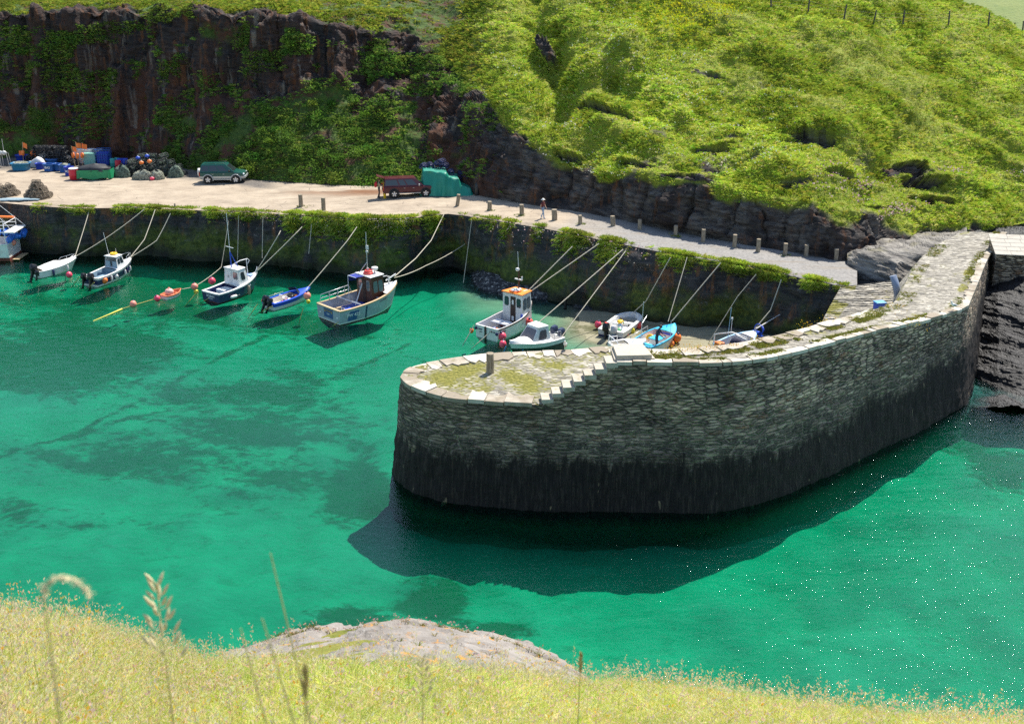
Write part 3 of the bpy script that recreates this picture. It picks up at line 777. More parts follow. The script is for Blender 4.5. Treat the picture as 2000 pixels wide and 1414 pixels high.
def slab_mat(name, a=(0.60, 0.545, 0.45), b=(0.27, 0.225, 0.165), moss=(0.20, 0.18, 0.05)):
    m, t = new_mat(name); c = t.coord('Object')
    n1 = t.noise(c, 0.9, 5, 0.6); n2 = t.noise(t.mapping(c, (1, 1, 3)), 7, 5, 0.7)
    at_ = t.attr('tone')
    col = t.mix(t.map(t.math('ADD', n1, t.math('MULTIPLY', at_, 0.5)), 0.5, 0.95), a, b)
    col = t.mix(t.map(n2, 0.55, 0.78, 0, 0.6), col, (0.24, 0.21, 0.17))
    col = t.mix(t.map(t.noise(c, 2.2, 4), 0.60, 0.72, 0, 0.6), col, moss)
    t.out(t.principled(col, 0.85, t.bump(t.math('ADD', n2, n1), 0.7, 0.05), 0.3))
    return m

def cobble_mat(name, grass=0.5):
    """upright slate and cobbles with grass in the joints"""
    m, t = new_mat(name); c = t.coord('Object')
    cm = t.mapping(c, (2.2, 5.5, 2.2), rot=(0, 0, 0.25))
    ed = t.voro(cm, 1.0, 'DISTANCE_TO_EDGE'); cl = t.voro(cm, 1.0, 'F1', 'Color'); cs = t.n('ShaderNodeSeparateColor'); t.l(cl, cs.inputs[0])
    n1 = t.noise(c, 0.55, 5, 0.62); n2 = t.noise(c, 9, 4, 0.7)
    st = t.ramp(cs.outputs[0], [(0, (0.18, 0.165, 0.14)), (0.5, (0.33, 0.30, 0.245)), (1, (0.52, 0.48, 0.40))])
    st = t.mix(t.map(n2, 0.5, 0.75, 0, 0.5), st, (0.20, 0.18, 0.13))
    gr = t.mix(t.map(n2, 0.35, 0.65), (0.115, 0.125, 0.022), (0.27, 0.24, 0.055))
    a = t.attr('grass')
    g = t.map(t.math('ADD', t.math('ADD', n1, a), t.map(ed, 0, 0.2, 0.10, -0.10)), 0.86, 1.06)
    col = t.mix(t.map(ed, 0.0, 0.05, 0.8, 0), st, (0.055, 0.048, 0.032))
    col = t.mix(g, col, gr)
    h = t.math('ADD', t.map(ed, 0, 0.2), t.math('MULTIPLY', n2, 0.3))
    t.out(t.principled(col, 0.9, t.bump(h, 0.9, 0.07), 0.25))
    return m

def strip(A, B, n, rough=0.04, seed=90):
    """rows between two polylines with equal point counts"""
    G = np.stack([A * (1 - i / (n - 1)) + B * (i / (n - 1)) for i in range(n)])
    F = G.reshape(-1, 3).copy(); F[:, 2] += rough * fbm(F, 0.8, 3, seed)
    return G.shape, F

def build_pier():
    root = thing('pier', 'curved stone pier with pale coping slabs and black weed up to the tide line', 'pier', tuple(at(1050, 740, HL)))
    base = Vector(root.location)
    def P(o): o.parent = root; o.matrix_parent_inverse = Matrix.Translation(-base); return o
    wm = stone_mat('pier_masonry'); sm = slab_mat('pier_coping_slab'); cobm = cobble_mat('pier_paving')
    # ---- outer wall: one skin round the nose, along the sea side and up to the root
    li = catmull(W(L_IN), 8); lo = catmull(W(L_OUT), 8)
    # heights stepping up along the flight
    ST = [(1074,752),(1086,742),(1108,732),(1131,719),(1156,707),(1182,696)]
    s0, s1 = np.array(at(1058, 791, HL)), np.array(at(1205, 708, 7.8))
    nst = 7; flight = []
    for k in range(nst):
        a, b = s0 + (s1 - s0) * (k / nst), s0 + (s1 - s0) * ((k + 1) / nst)
        h = HL + (HU - HL) * (k + 1) / (nst + 0.0) - 0.14
        flight += [np.array([a[0], a[1], h]) + (b - a) * [0.02, 0.02, 0], np.array([b[0], b[1], h])]
    uo = catmull(W(U_OUT), 8); ro = catmull(W(R_OUT), 8)
    top = np.vstack([li[:-1], lo, np.array(flight), uo[1:], ro[1:]])
    top, s = resample(top, 0.16)
    tg = np.gradient(top[:, :2], axis=0); ker = np.exp(-np.linspace(-2, 2, 15) ** 2); ker /= ker.sum()
    pad = np.pad(tg, ((7, 7), (0, 0)), 'edge'); tg = sum(pad[i:i + len(tg)] * ker[i] for i in range(15))
    tg /= np.linalg.norm(tg, axis=1, keepdims=True) + 1e-9
    ow = np.stack([tg[:, 1], -tg[:, 0]], -1)
    s_tip = s[np.argmin(np.linalg.norm(top[:, :2] - np.array(at(783, 737, HL))[:2], axis=1))]
    nz = 62; rows, uvs = [], []
    for i in range(nz):
        z = top[:, 2] + (-3.9 - top[:, 2]) * (i / (nz - 1))
        bt = np.where(s < s_tip, 0.06, 0.135) * (top[:, 2] - z)
        rows.append(np.stack([top[:, 0] + ow[:, 0] * bt, top[:, 1] + ow[:, 1] * bt, z], -1)); uvs.append(np.stack([s - s_tip, z], -1))
    G = np.stack(rows); F = G.reshape(-1, 3); UV = np.stack(uvs).reshape(-1, 2)
    N = np.tile(np.stack([ow[:, 0], ow[:, 1], np.zeros(len(s))], -1), (nz, 1))
    fade = np.repeat(np.clip(np.arange(nz) / 3, 0, 1), len(s))
    dsp = 0.10 * fbm(F, 2.5, 3, 91) + 0.07 * fbm(F * [1, 1, 2], 0.4, 2, 92) + 0.12 * smooth(3.2, 1.6, F[:, 2]) * fbm(F * [3, 3, .5], 1.0, 3, 93)
    F = F + N * (dsp * fade)[:, None]
    P(fast_mesh('wall', F, grid_faces(nz, len(s), True), wm, uv=UV))
    # ---- inner faces of the raised walkway and of the root
    ui = catmull(W(U_IN), 8); ri = catmull(W(R_IN), 8)
    it, si = resample(ui, 0.3)
    rows = [np.stack([it[:, 0], it[:, 1], it[:, 2] + (-3 - it[:, 2]) * k / 20], -1) for k in range(21)]
    G = np.stack(rows); UV = np.stack([np.stack([si, r[:, 2] + 3], -1) for r in rows]).reshape(-1, 2)
    P(fast_mesh('inner_wall', G.reshape(-1, 3), grid_faces(21, len(it)), stone_mat('pier_inner_masonry', False), uv=UV))
    # end wall of the walkway above the landing
    e0, e1 = np.array(at(1205, 708, 7.8)), np.array(at(1205, 674, 7.8))
    el = np.linspace(0, 1, 16)[:, None]; et = e0 * (1 - el) + e1 * el
    rows = [np.stack([et[:, 0], et[:, 1], et[:, 2] - 0.02 + (5.2 - et[:, 2]) * k / 14], -1) for k in range(15)]
    UV = np.stack([np.stack([el[:, 0] * 2.2, r[:, 2]], -1) for r in rows]).reshape(-1, 2)
    P(fast_mesh('end_wall', np.stack(rows).reshape(-1, 3), grid_faces(15, 16), bpy.data.materials['pier_inner_masonry'], uv=UV))
    # ---- decks
    la, _ = resample(np.vstack([lo, np.array(at(1205, 708, HL))[None]]), 0.2); lb0 = li[::-1]
    lb, _ = resample(lb0, 0.2)
    m = 120; ra = la[np.linspace(0, len(la) - 1, m).astype(int)]; rb = lb[np.linspace(0, len(lb) - 1, m).astype(int)]
    sh, F = strip(ra, rb, 40, 0.05, 94)
    F[:, 2] += 0.03
    e = np.minimum(np.arange(40), np.arange(40)[::-1])[:, None] * np.ones(m); 
    F[:, 2] -= np.where(e.ravel() == 0, 0.12, 0)
    gmask = 0.46 + 0.5 * fbm(F, 2.2, 3, 95)
    P(fast_mesh('landing', F, grid_faces(*sh[:2]), cobm, attrs={'grass': gmask}))
    def deck(nm, A, B, n, gr, lift=0.0, gs=96):
        A, B = np.array(A), np.array(B); m = 260
        A = A[np.linspace(0, len(A) - 1, m).round().astype(int)]; B = B[np.linspace(0, len(B) - 1, m).round().astype(int)]
        sh, F = strip(A, B, n, 0.06, gs); F[:, 2] += lift
        sv = np.repeat(np.linspace(0, 1, n), m)
        gmask = gr(sv) + 0.55 * fbm(F * [1, 1, 1], 1.5, 3, gs + 1)
        return P(fast_mesh(nm, F, grid_faces(*sh[:2]), cobm, attrs={'grass': gmask}))
    deck('walkway', resample(uo, 0.1)[0], resample(ui, 0.1)[0], 24, lambda v: 0.16 + 0.34 * np.abs(v - 0.5) * 2, -0.02, 96)
    deck('root_ramp', resample(ro, 0.1)[0], resample(np.vstack([ri]), 0.1)[0], 60, lambda v: 0.12 + 0.25 * (np.abs(v - 0.15) < 0.1) + 0.12 * (v > 0.85), -0.03, 98)
    # sloping slate revetment down to the low cobbled ramp and the ramp itself
    foot = np.array(W([(1697,617,4.75),(1738,604,4.75),(1744,580,4.75),(1752,556,4.75),(1790,520,4.9),(1830,500,5.2)]))
    foot = catmull(foot, 8)
    deck('revetment', resample(ri[:int(len(ri) * 0.8)], 0.1)[0], resample(foot, 0.1)[0], 24, lambda v: 0.18 + 0 * v, -0.05, 100)
    lowA = catmull(np.array(W([(1545,662,4.7),(1580,652,4.7),(1598,640,4.7),(1622,596,4.7),(1642,560,4.7)])), 8)
    lowB = catmull(np.array(W([(1580,660,4.7),(1640,645,4.7),(1697,625,4.7),(1745,590,4.7),(1752,548,4.8)])), 8)
    deck('low_ramp', resample(lowA, 0.1)[0], resample(lowB, 0.1)[0], 30, lambda v: 0.14 + 0.36 * (v < 0.28), 0.0, 102)
    lt, sl = resample(lowA, 0.3)
    rows = [np.stack([lt[:, 0], lt[:, 1], lt[:, 2] + (-2 - lt[:, 2]) * k / 16], -1) for k in range(17)]
    UV = np.stack([np.stack([sl, r[:, 2] + 3], -1) for r in rows]).reshape(-1, 2)
    P(fast_mesh('ramp_wall', np.stack(rows).reshape(-1, 3), grid_faces(17, len(lt), True), bpy.data.materials['pier_inner_masonry'], uv=UV))
    # ---- coping slabs along the edges
    rr = random.Random(4)
    def coping(name, line, wmin, wmax, lmin, lmax, inward, skip=0.0, thick=0.16, over=0.05):
        L, s = resample(line, 0.05); mb = MB(); tone = []
        tg = np.gradient(L[:, :2], axis=0); tg /= np.linalg.norm(tg, axis=1, keepdims=True) + 1e-9
        iw = np.stack([-tg[:, 1], tg[:, 0]], -1) * inward
        i = 0
        while i < len(L) - 12:
            n = int(rr.uniform(lmin, lmax) / 0.05); j = min(i + n, len(L) - 1)
            if rr.random() >= skip:
                idx = np.linspace(i + (0 if i == 0 else 0), j - 1, 5).round().astype(int); w = rr.uniform(wmin, wmax); z = rr.uniform(-0.03, 0.05)
                a_ = [(L[k, 0] - iw[k, 0] * over, L[k, 1] - iw[k, 1] * over, L[k, 2] + z) for k in idx]
                b_ = [(L[k, 0] + iw[k, 0] * w * rr.uniform(.62, 1.25), L[k, 1] + iw[k, 1] * w * rr.uniform(.62, 1.25), L[k, 2] + z + rr.uniform(-.01, .02)) for k in idx]
                ring = a_ + b_[::-1]
                t0 = [(x, y, zz + 0.055) for x, y, zz in ring]; b0 = [(x, y, zz - thick) for x, y, zz in ring]
                n0 = len(mb.v); mb.loft([b0, t0], 0, True, True, False); tone += [rr.random()] * (len(mb.v) - n0)
            i = j
        o = mb.build(name, sm); P(o)
        a = o.data.attributes.new('tone', 'FLOAT', 'POINT'); a.data.foreach_set('value', np.array(tone, np.float32)[:len(o.data.vertices)])
        bv = o.modifiers.new('bevel', 'BEVEL'); bv.width = 0.025; bv.segments = 1
        return o
    coping('landing_coping', np.vstack([li[:-1], lo]), 0.65, 1.15, 0.7, 1.5, 1)
    coping('sea_coping', np.vstack([uo, ro[1:]]), 0.3, 0.6, 0.5, 1.6, 1, 0.0, 0.14)
    coping('harbour_coping', ui[4:], 0.4, 0.95, 0.7, 1.6, -1, 0.0, 0.25)
    # ---- the flight of steps: each step a slab block
    stm = slab_mat('pier_step_slab', (0.46, 0.41, 0.33), (0.28, 0.24, 0.18))
    d = (s1 - s0); d[2] = 0; ln = np.linalg.norm(d); dx = Vector(d / ln); iny = Vector((-dx.y, dx.x, 0))
    for k in range(nst):
        h = HL + (HU - HL) * (k + 1) / nst; lead = ln / nst
        a = Vector((s0[0], s0[1], 0)) + dx * (lead * k) - iny * 0.06
        b = a + dx * (lead * (1.0 + 0.12)); dep = rr.uniform(0.85, 1.1); mb = MB()
        ring = [a, b, b + iny * dep, a + iny * (dep + rr.uniform(-.1, .1))]
        mb.loft([[Vector((p.x, p.y, h - 0.20 - 0.01 * k)) for p in ring], [Vector((p.x, p.y, h)) for p in ring]], 0, True, True, False)
        sub = [p + (iny * 0.05 if q < 2 else -iny * 0.05) + dx * (0.06 if q in (0, 3) else -0.13) for q, p in enumerate(ring)]
        mb.loft([[Vector((p.x, p.y, HL - 0.15)) for p in sub], [Vector((p.x, p.y, h - 0.20 - 0.01 * k)) for p in sub]], 0, True, True, False)
        o = mb.build('step', stm, bevel=0.03); P(o)
    # head block at the top of the flight
    e0 = Vector(at(1200, 706, 7.8)); mb = MB()
    for q, (z0, z1, w) in enumerate([(7.6, 7.92, 2.05), (7.92, 8.10, 1.9)]):
        ring = [e0 + dx * (0.0 + q * 0.12) + iny * 0.02, e0 + dx * w + iny * 0.02, e0 + dx * (w - .2) + iny * 1.75, e0 + dx * (0.05 + q * .1) + iny * 1.7]
        mb.loft([[Vector((p.x, p.y, z0)) for p in ring], [Vector((p.x, p.y, z1)) for p in ring]], 0, True, True, False)
    P(mb.build('head_block', stm, bevel=0.03))
    return root, li, lo, uo, ui, ro, ri
PIER, P_LI, P_LO, P_UO, P_UI, P_RO, P_RI = build_pier()

# ------------------------------------------------------------------ slate rocks round the pier root
def slate_mat(name='slate_rock', lo=4.2, hi=5.6):
    m, t = new_mat(name); c = t.coord('Object')
    n3 = t.noise(t.mapping(c, (0.5, 0.35, 3.2), rot=(0.35, 0.45, 0)), 1.5, 6, 0.65); n1 = t.noise(c, 0.6, 5, 0.6); n2 = t.noise(c, 6, 4, 0.7)
    xyz = t.n('ShaderNodeSeparateXYZ'); t.l(c, xyz.inputs[0])
    dry = t.map(t.math('ADD', xyz.outputs[2], t.math('MULTIPLY', n1, 2.0)), lo, hi)
    pale = t.mix(t.map(n3, 0.35, 0.65), (0.30, 0.275, 0.235), (0.07, 0.064, 0.058))
    pale = t.mix(t.map(n1, 0.58, 0.72, 0, 0.6), pale, (0.17, 0.15, 0.05))
    wet = t.mix(t.map(n3, 0.4, 0.7), (0.008, 0.008, 0.009), (0.028, 0.026, 0.026))
    h = t.math('ADD', n3, t.math('MULTIPLY', n2, 0.3))
    t.out(t.principled(t.mix(dry, wet, pale), t.map(dry, 0, 1, 0.5, 0.85), t.bump(h, 1.0, 0.22), 0.3))
    return m
SLATE, WETSLATE = slate_mat(), slate_mat('wet_slate_rock', 8.6, 9.6)

def rock_loft(name, cols, nrow, step, label, amp=0.5, seed=110, kind=None):
    """cols: {photo x: [(y, depth Y) ...]} -> strata-broken rock surface"""
    keys = sorted(cols); K = len(cols[keys[0]]); xs = np.arange(keys[0], keys[-1] + .1, step)
    arr = np.array([[p for p in cols[k]] for k in keys], float); rows = []
    for p in arr.reshape(-1, 2):
        a0, a1 = R(25.0) + math.atan((p[0] - 707) / FPX), PITCH + math.atan((p[0] - 707) / FPX); p[1] = (CAMZ - 0.95 * (34.0 - p[1] * math.tan(a0))) / math.tan(a1)
    C = np.stack([np.stack([np.interp(xs, keys, arr[:, k, c]) for c in range(2)], -1) for k in range(K)])
    pts = []
    for k in range(K):
        v = (707 - C[k, :, 0]) / FPX; u = (xs - 1000) / FPX; t = C[k, :, 1] / (CP + v * SP)
        pts.append(np.stack([u * t, C[k, :, 1], CAMZ + t * (v * CP - SP)], -1))
    for k in range(K - 1):
        for i in range(nrow + (k == K - 2)): rows.append(pts[k] * (1 - i / nrow) + pts[k + 1] * (i / nrow))
    G = np.stack(rows)
    for _ in range(3): G[1:-1] = 0.25 * G[:-2] + 0.5 * G[1:-1] + 0.25 * G[2:]
    N = grid_normals(G); 
    if N[:, :, 2].mean() < 0: N = -N
    F = G.reshape(-1, 3); q = F @ np.array([[.9, 0, .45], [.2, 1, .25], [-.4, -.2, .9]])
    st = fbm(q * [0.4, 0.4, 2.2], 1.3, 4, seed); st = np.round(st * 6) / 6 * 0.7 + st * 0.3
    F = F + N.reshape(-1, 3) * (amp * (0.9 * st + 0.8 * fbm(F, 2.6, 3, seed + 5)))[:, None]
    o = fast_mesh(name, F, grid_faces(G.shape[0], G.shape[1], True), WETSLATE if name == 'shore_rock' else SLATE, smooth=False)
    if kind: tag(o, kind=kind)
    else: tag(o, label, 'rock')
    return o
rock_loft('rock_outcrop', {1655: [(562,79.0),(515,79.6),(500,80.2),(488,81.5),(478,86)], 1675: [(560,78.2),(500,79.2),(486,80.2),(474,83.5),(462,89)], 1720: [(562,77.0),(496,78.4),(482,79.6),(470,83.2),(458,89)],
    1752: [(560,76.6),(512,77.4),(492,78.8),(470,83.0),(452,90)], 1780: [(540,76.8),(506,77.9),(490,79.2),(466,83.6),(446,90)], 1830: [(512,78.2),(492,79.2),(478,80.6),(460,84.4),(444,90)], 1890: [(486,80.4),(470,82),(462,83),(450,85),(438,91)]},
    16, 2.2, 'square dark slate rock with pale top at the landward end of the pier', 0.42, 110)
rock_loft('shore_rock', {1880: [(815,66.2),(770,68.4),(700,71.2),(620,74.2),(556,77.0),(520,79.6),(462,85)], 1905: [(800,66.0),(752,70.0),(690,72.6),(610,75.8),(556,78.2),(510,81.0),(452,87)], 1950: [(800,65.2),(762,68.6),(680,71.6),(610,74.4),(552,77.4),(500,81.4),(446,89)],
    2000: [(800,65.0),(768,67.8),(690,70.6),(620,73.2),(556,76.4),(500,81.0),(440,90)], 2100: [(810,64),(775,67),(700,69.6),(630,72.4),(560,75.4),(500,80.6),(432,92)], 2300: [(830,62),(790,65),(720,67.6),(640,70.4),(560,74.4),(490,80.6),(420,96)]},
    26, 2.6, 'wet black slate shore with slanting ledges to the right of the pier', 0.5, 120)

def build_hut():
    o0 = at(1938, 552, 4.2); root = thing('stone_hut', 'low stone shelter with pale slate slab roof on the rocks behind the pier', 'hut', tuple(o0))
    bm = stone_mat('hut_masonry', False); mb = MB()
    w, d, h0, h1 = 4.2, 2.6, 2.1, 2.9
    G = []; F = []
    nx, nz = 24, 14
    rows = [np.stack([np.linspace(0, w, nx), np.zeros(nx), np.full(nx, -0.8 + (h0 + 0.8) * k / (nz - 1))], -1) for k in range(nz)]
    UV = np.stack([np.stack([r[:, 0] + 40, r[:, 2] + 4.5], -1) for r in rows]).reshape(-1, 2)
    V = np.stack(rows).reshape(-1, 3); V[:, 1] += 0.05 * fbm(V + 50, 0.4, 2, 131)
    fast_mesh('wall', V, grid_faces(nz, nx), bm, root, uv=UV)
    side = np.stack([np.stack([np.zeros(12), np.linspace(d, 0, 12), -0.8 + (h0 + 0.8 + np.linspace(h1 - h0, 0, 12)) * k / 11], -1) for k in range(12)])
    UV = np.stack([side[:, :, 1].ravel() + 60, side[:, :, 2].ravel() + 4.5], -1)
    fast_mesh('side_wall', side.reshape(-1, 3), grid_faces(12, 12), bm, root, uv=UV)
    rm = slab_mat('hut_roof_slate', (0.46, 0.42, 0.35), (0.30, 0.265, 0.21)); mb = MB(); n = 5
    for k in range(n):
        y0, y1 = -0.22 + (d + .2) * k / n, -0.22 + (d + .2) * (k + 1) / n + 0.1; z0 = h0 + 0.05 + (h1 - h0) * k / n; z1 = h0 + 0.05 + (h1 - h0) * (k + 1) / n
        x = -0.15
        while x < w:
            wd = random.uniform(0.9, 1.6); x1 = min(x + wd, w + .1)
            r = [(x + .01, y0, z0), (x1 - .01, y0 + random.uniform(-.03, .03), z0), (x1 - .01, y1, z1 + .01), (x + .01, y1, z1 + .01)]
            mb.loft([r, [(a, b, c + 0.06) for a, b, c in r]], 0, True, True, False); x = x1
    mb.build('roof', rm, root, bevel=0.015)
    root.rotation_euler = (0, 0, R(-10))
build_hut()
# ------------------------------------------------------------------ grass, ferns and flowers (countless: stuff)
def leaf_mat(name, trans=0.35, rough=0.6):
    m, t = new_mat(name)
    col = t.attr('col', 'Color')
    p = t.principled(col, rough, None, 0.3)
    tl = t.n('ShaderNodeBsdfTranslucent'); t.l(t.mix(0.5, col, (0.5, 0.6, 0.08), 'MULTIPLY') if False else col, tl.inputs[0])
    mx = t.n('ShaderNodeMixShader'); mx.inputs[0].default_value = trans; t.l(p, mx.inputs[1]); t.l(tl.outputs[0], mx.inputs[2])
    t.out(mx.outputs[0]); return m
LEAF = leaf_mat('leaf_green', 0.42)
PETAL = leaf_mat('flower_petal', 0.3)

def unit(v): return v / (np.linalg.norm(v, axis=-1, keepdims=True) + 1e-9)

def blades(name, base, up, length, width, col, nper=4, spread=0.6, bend=0.3, mat=None, two=True, rng=RNG, kind='stuff', smoothn=False, lean=None):
    """base (n,3), up (n,3), length/width (n,), col (n,3): nper bent blades on each base point"""
    n = len(base); B = np.repeat(base, nper, 0); U = np.repeat(up, nper, 0)
    L = np.repeat(length, nper) * rng.uniform(0.65, 1.2, n * nper); Wd = np.repeat(width, nper) * rng.uniform(0.7, 1.3, n * nper)
    C = np.repeat(col, nper, 0) * rng.uniform(0.8, 1.2, (n * nper, 1))
    a = rng.uniform(0, 2 * np.pi, n * nper)
    H = np.stack([np.cos(a), np.sin(a), np.zeros_like(a)], -1)
    D = unit(U + H * spread * rng.uniform(0.2, 1.0, (n * nper, 1)) + (0 if lean is None else np.asarray(lean)))
    S = unit(np.cross(D, np.stack([np.cos(a + 1.3), np.sin(a + 1.3), 0.3 * np.ones_like(a)], -1)))
    B = B + H * (Wd * rng.uniform(0, 2.0, n * nper))[:, None]
    mid = B + D * (L * 0.55)[:, None]
    tip = B + unit(D + H * bend * rng.uniform(0.4, 1.4, (n * nper, 1)) - np.array([0, 0, bend * 0.5])) * L[:, None]
    w = Wd[:, None] * 0.5
    V = np.stack([B - S * w * 0.7, B + S * w * 0.7, mid + S * w, mid - S * w, tip + S * w * 0.12, tip - S * w * 0.12], 1).reshape(-1, 3)
    i = np.arange(n * nper)[:, None] * 6
    F = np.concatenate([i + np.array([[0, 1, 2, 3]]), i + np.array([[3, 2, 4, 5]])], 0)
    C6 = np.repeat(C, 6, 0)
    o = fast_mesh(name, V, F, mat or LEAF, smooth=False, attrs={'col': C6})
    if kind: tag(o, kind=kind)
    return o

def mixcol(n, palette, weights=None, rng=RNG, jitter=0.15):
    P = np.array(palette); k = rng.choice(len(P), n, p=weights)
    return np.clip(P[k] * rng.uniform(1 - jitter, 1 + jitter, (n, 3)), 0, 1)

def hill_samples(n, wfun, jit=True):
    """area-weighted random points on the hillside inside the view, accepted with probability wfun"""
    A = np.linalg.norm(np.cross(np.gradient(HILL, axis=0), np.gradient(HILL, axis=1)), axis=-1)
    vis = (HPX > -60) & (HPX < 2060) & (HPY > -40)
    w = A * vis * wfun
    w = w / w.sum(); idx = RNG.choice(w.size, n, p=w.ravel())
    r, c = np.unravel_index(idx, w.shape); r = np.clip(r, 0, HILL.shape[0] - 2); c = np.clip(c, 0, HILL.shape[1] - 2)
    fr, fc = RNG.random(n)[:, None], RNG.random(n)[:, None]
    P = (HILL[r, c] * (1 - fr) + HILL[r + 1, c] * fr) * (1 - fc) + (HILL[r, c + 1] * (1 - fr) + HILL[r + 1, c + 1] * fr) * fc
    return P, r, c

def build_hill_green():
    gl = smooth(880, 1000, HPX); grass = 1 - smooth(0.35, 0.6, HROCK)
    pn = fbm(HILL.reshape(-1, 3), 3.5, 3, 201).reshape(HPX.shape)
    # open hill: short yellow-green turf
    P, r, c = hill_samples(100000, grass * gl * (0.35 + np.clip(pn + 0.4, 0, 1)))
    q = fbm(P, 4.5, 4, 202)
    col = mixcol(len(P), [(0.38, 0.48, 0.05), (0.50, 0.54, 0.075), (0.23, 0.36, 0.035), (0.60, 0.57, 0.20)], [.38, .32, .20, .10])
    col *= (1 + 0.5 * q + 0.35 * fbm(P, 13, 3, 207))[:, None]
    up = unit(HN[r, c] * 0.5 + np.array([0, 0, 1.0]))
    sz = 0.20 + 0.22 * np.clip(q + 0.35, 0, 1)
    blades('hillside_grass', P - up * 0.03, up, sz, sz * 0.17 + .01, col, 5, 0.9, 0.6)
    # darker taller clumps
    P, r, c = hill_samples(6500, grass * gl * smooth(0.05, 0.3, pn))
    col = mixcol(len(P), [(0.19, 0.28, 0.025), (0.26, 0.33, 0.03), (0.33, 0.37, 0.04)])
    up = unit(HN[r, c] * 0.6 + np.array([0, 0, 1.0]))
    blades('hillside_bracken', P, up, RNG.uniform(0.3, 0.6, len(P)), np.full(len(P), 0.13), col, 6, 1.3, 0.6)
    # cove: ferns, ivy and scrub on the bank and on ledges of the cliff
    ledge = smooth(0.02, 0.2, fbm(HILL.reshape(-1, 3) * [0.55, 1, 1.0], 2.6, 4, 203).reshape(HPX.shape))
    hgt = smooth(1.4, 2.6, HLV)
    pat = smooth(-0.22, 0.18, fbm(HILL.reshape(-1, 3), 3.2, 4, 205).reshape(HPX.shape))
    wl = (1 - gl) * (grass * (0.05 + 0.95 * pat) + (1 - grass) * ledge * (0.35 + 0.65 * hgt))
    P, r, c = hill_samples(34000, wl)
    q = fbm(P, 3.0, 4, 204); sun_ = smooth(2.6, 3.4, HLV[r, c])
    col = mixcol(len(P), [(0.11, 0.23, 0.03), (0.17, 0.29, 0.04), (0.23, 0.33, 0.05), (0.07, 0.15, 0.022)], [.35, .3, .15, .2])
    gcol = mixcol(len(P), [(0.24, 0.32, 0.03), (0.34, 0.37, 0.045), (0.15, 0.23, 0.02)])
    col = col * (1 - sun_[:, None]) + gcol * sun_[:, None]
    col *= (1 + 0.6 * q)[:, None]
    up = unit(HN[r, c] * 0.9 + np.array([0, 0, 1.0]))
    sz = RNG.uniform(0.14, 0.42, len(P)) * (1 + 0.6 * q)
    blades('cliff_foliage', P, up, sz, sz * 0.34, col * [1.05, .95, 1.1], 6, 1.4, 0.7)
    # bushes of leaves bulging from the bank
    P0, r, c = hill_samples(90, (1 - gl) * (grass * pat * 0.8 + (1 - grass) * ledge * hgt * 0.4) * (HLV < 2.6))
    n = 150; off = unit(RNG.normal(size=(len(P0) * n, 3))) * RNG.random((len(P0) * n, 1)) ** 0.4
    rad = np.repeat(RNG.uniform(0.4, 1.05, len(P0)), n)[:, None]
    Pb = np.repeat(P0 + HN[r, c] * 0.25, n, 0) + off * rad * [1, 1, 0.75]
    cb = np.repeat(mixcol(len(P0), [(0.07, 0.16, 0.022), (0.10, 0.20, 0.026), (0.14, 0.23, 0.03)]), n, 0) * RNG.uniform(.7, 1.35, (len(Pb), 1))
    blades('cliff_shrubs', Pb, unit(off + np.array([0, -0.2, 0.7])), RNG.uniform(0.12, 0.26, len(Pb)), np.full(len(Pb), 0.10), cb, 1, 0.8, 0.4)
    # flowers: white campion drifts, a yellow gorse patch, pink thrift on the ledges
    def clusters(seeds, per, spreadpx):
        out = []
        for x, y in seeds:
            k = np.argmin((HPX - x) ** 2 + (HPY - y) ** 2); r0, c0 = np.unravel_index(k, HPX.shape)
            rr = np.clip(r0 + RNG.normal(0, spreadpx * 0.45, per), 0, HILL.shape[0] - 1).astype(int); cc = np.clip(c0 + RNG.normal(0, spreadpx, per), 0, HILL.shape[1] - 1).astype(int)
            out.append(HILL[rr, cc] + RNG.normal(0, 0.08, (per, 3)))
        return np.vstack(out)
    wp = clusters([(1180,95),(1200,60),(1160,120),(1210,150),(1240,130),(1340,190),(1420,180),(1380,210),(1460,325),(1250,165),(1110,240),(1175,310),(1300,300),(1400,320),(1480,330),(1050,180),(1170,20),(1330,120),(1440,260),(1500,240),(1520,215),
                   (1110,250),(1560,300),(1280,245),(1350,170),(1230,40),(1190,340),(1100,320),(960,200),(1010,130)], 42, 15)
    n = len(wp); blades('white_flowers', wp + [0, 0, 0.2], np.tile([0, -0.3, 1.0], (n, 1)), RNG.uniform(.07, .17, n), np.full(n, 0.11), mixcol(n, [(0.62, 0.63, 0.52)]), 1, 1.0, 0.2, PETAL)
    yp = clusters([(1300,15),(1330,40),(1350,25),(1360,60),(1310,80),(1320,60),(1290,40),(1370,10),(1390,30)], 120, 16)
    n = len(yp); blades('gorse_flowers', yp + [0, 0, 0.18], np.tile([0, -0.2, 1.0], (n, 1)), np.full(n, 0.2), np.full(n, 0.12), mixcol(n, [(0.62, 0.60, 0.03), (0.50, 0.54, 0.03)]), 2, 1.2, 0.3, PETAL)
    pp = clusters([(1640,352),(1670,360),(1700,360),(1720,350),(1620,375),(1750,405),(1770,410),(1690,385),(1740,420),(1850,345),(1990,340)], 60, 9)
    n = len(pp); blades('pink_thrift', pp + [0, 0, 0.15], np.tile([0, -0.3, 1.0], (n, 1)), np.full(n, 0.14), np.full(n, 0.12), mixcol(n, [(0.55, 0.36, 0.38), (0.62, 0.48, 0.47)]), 1, 1.0, 0.2, PETAL)
build_hill_green()

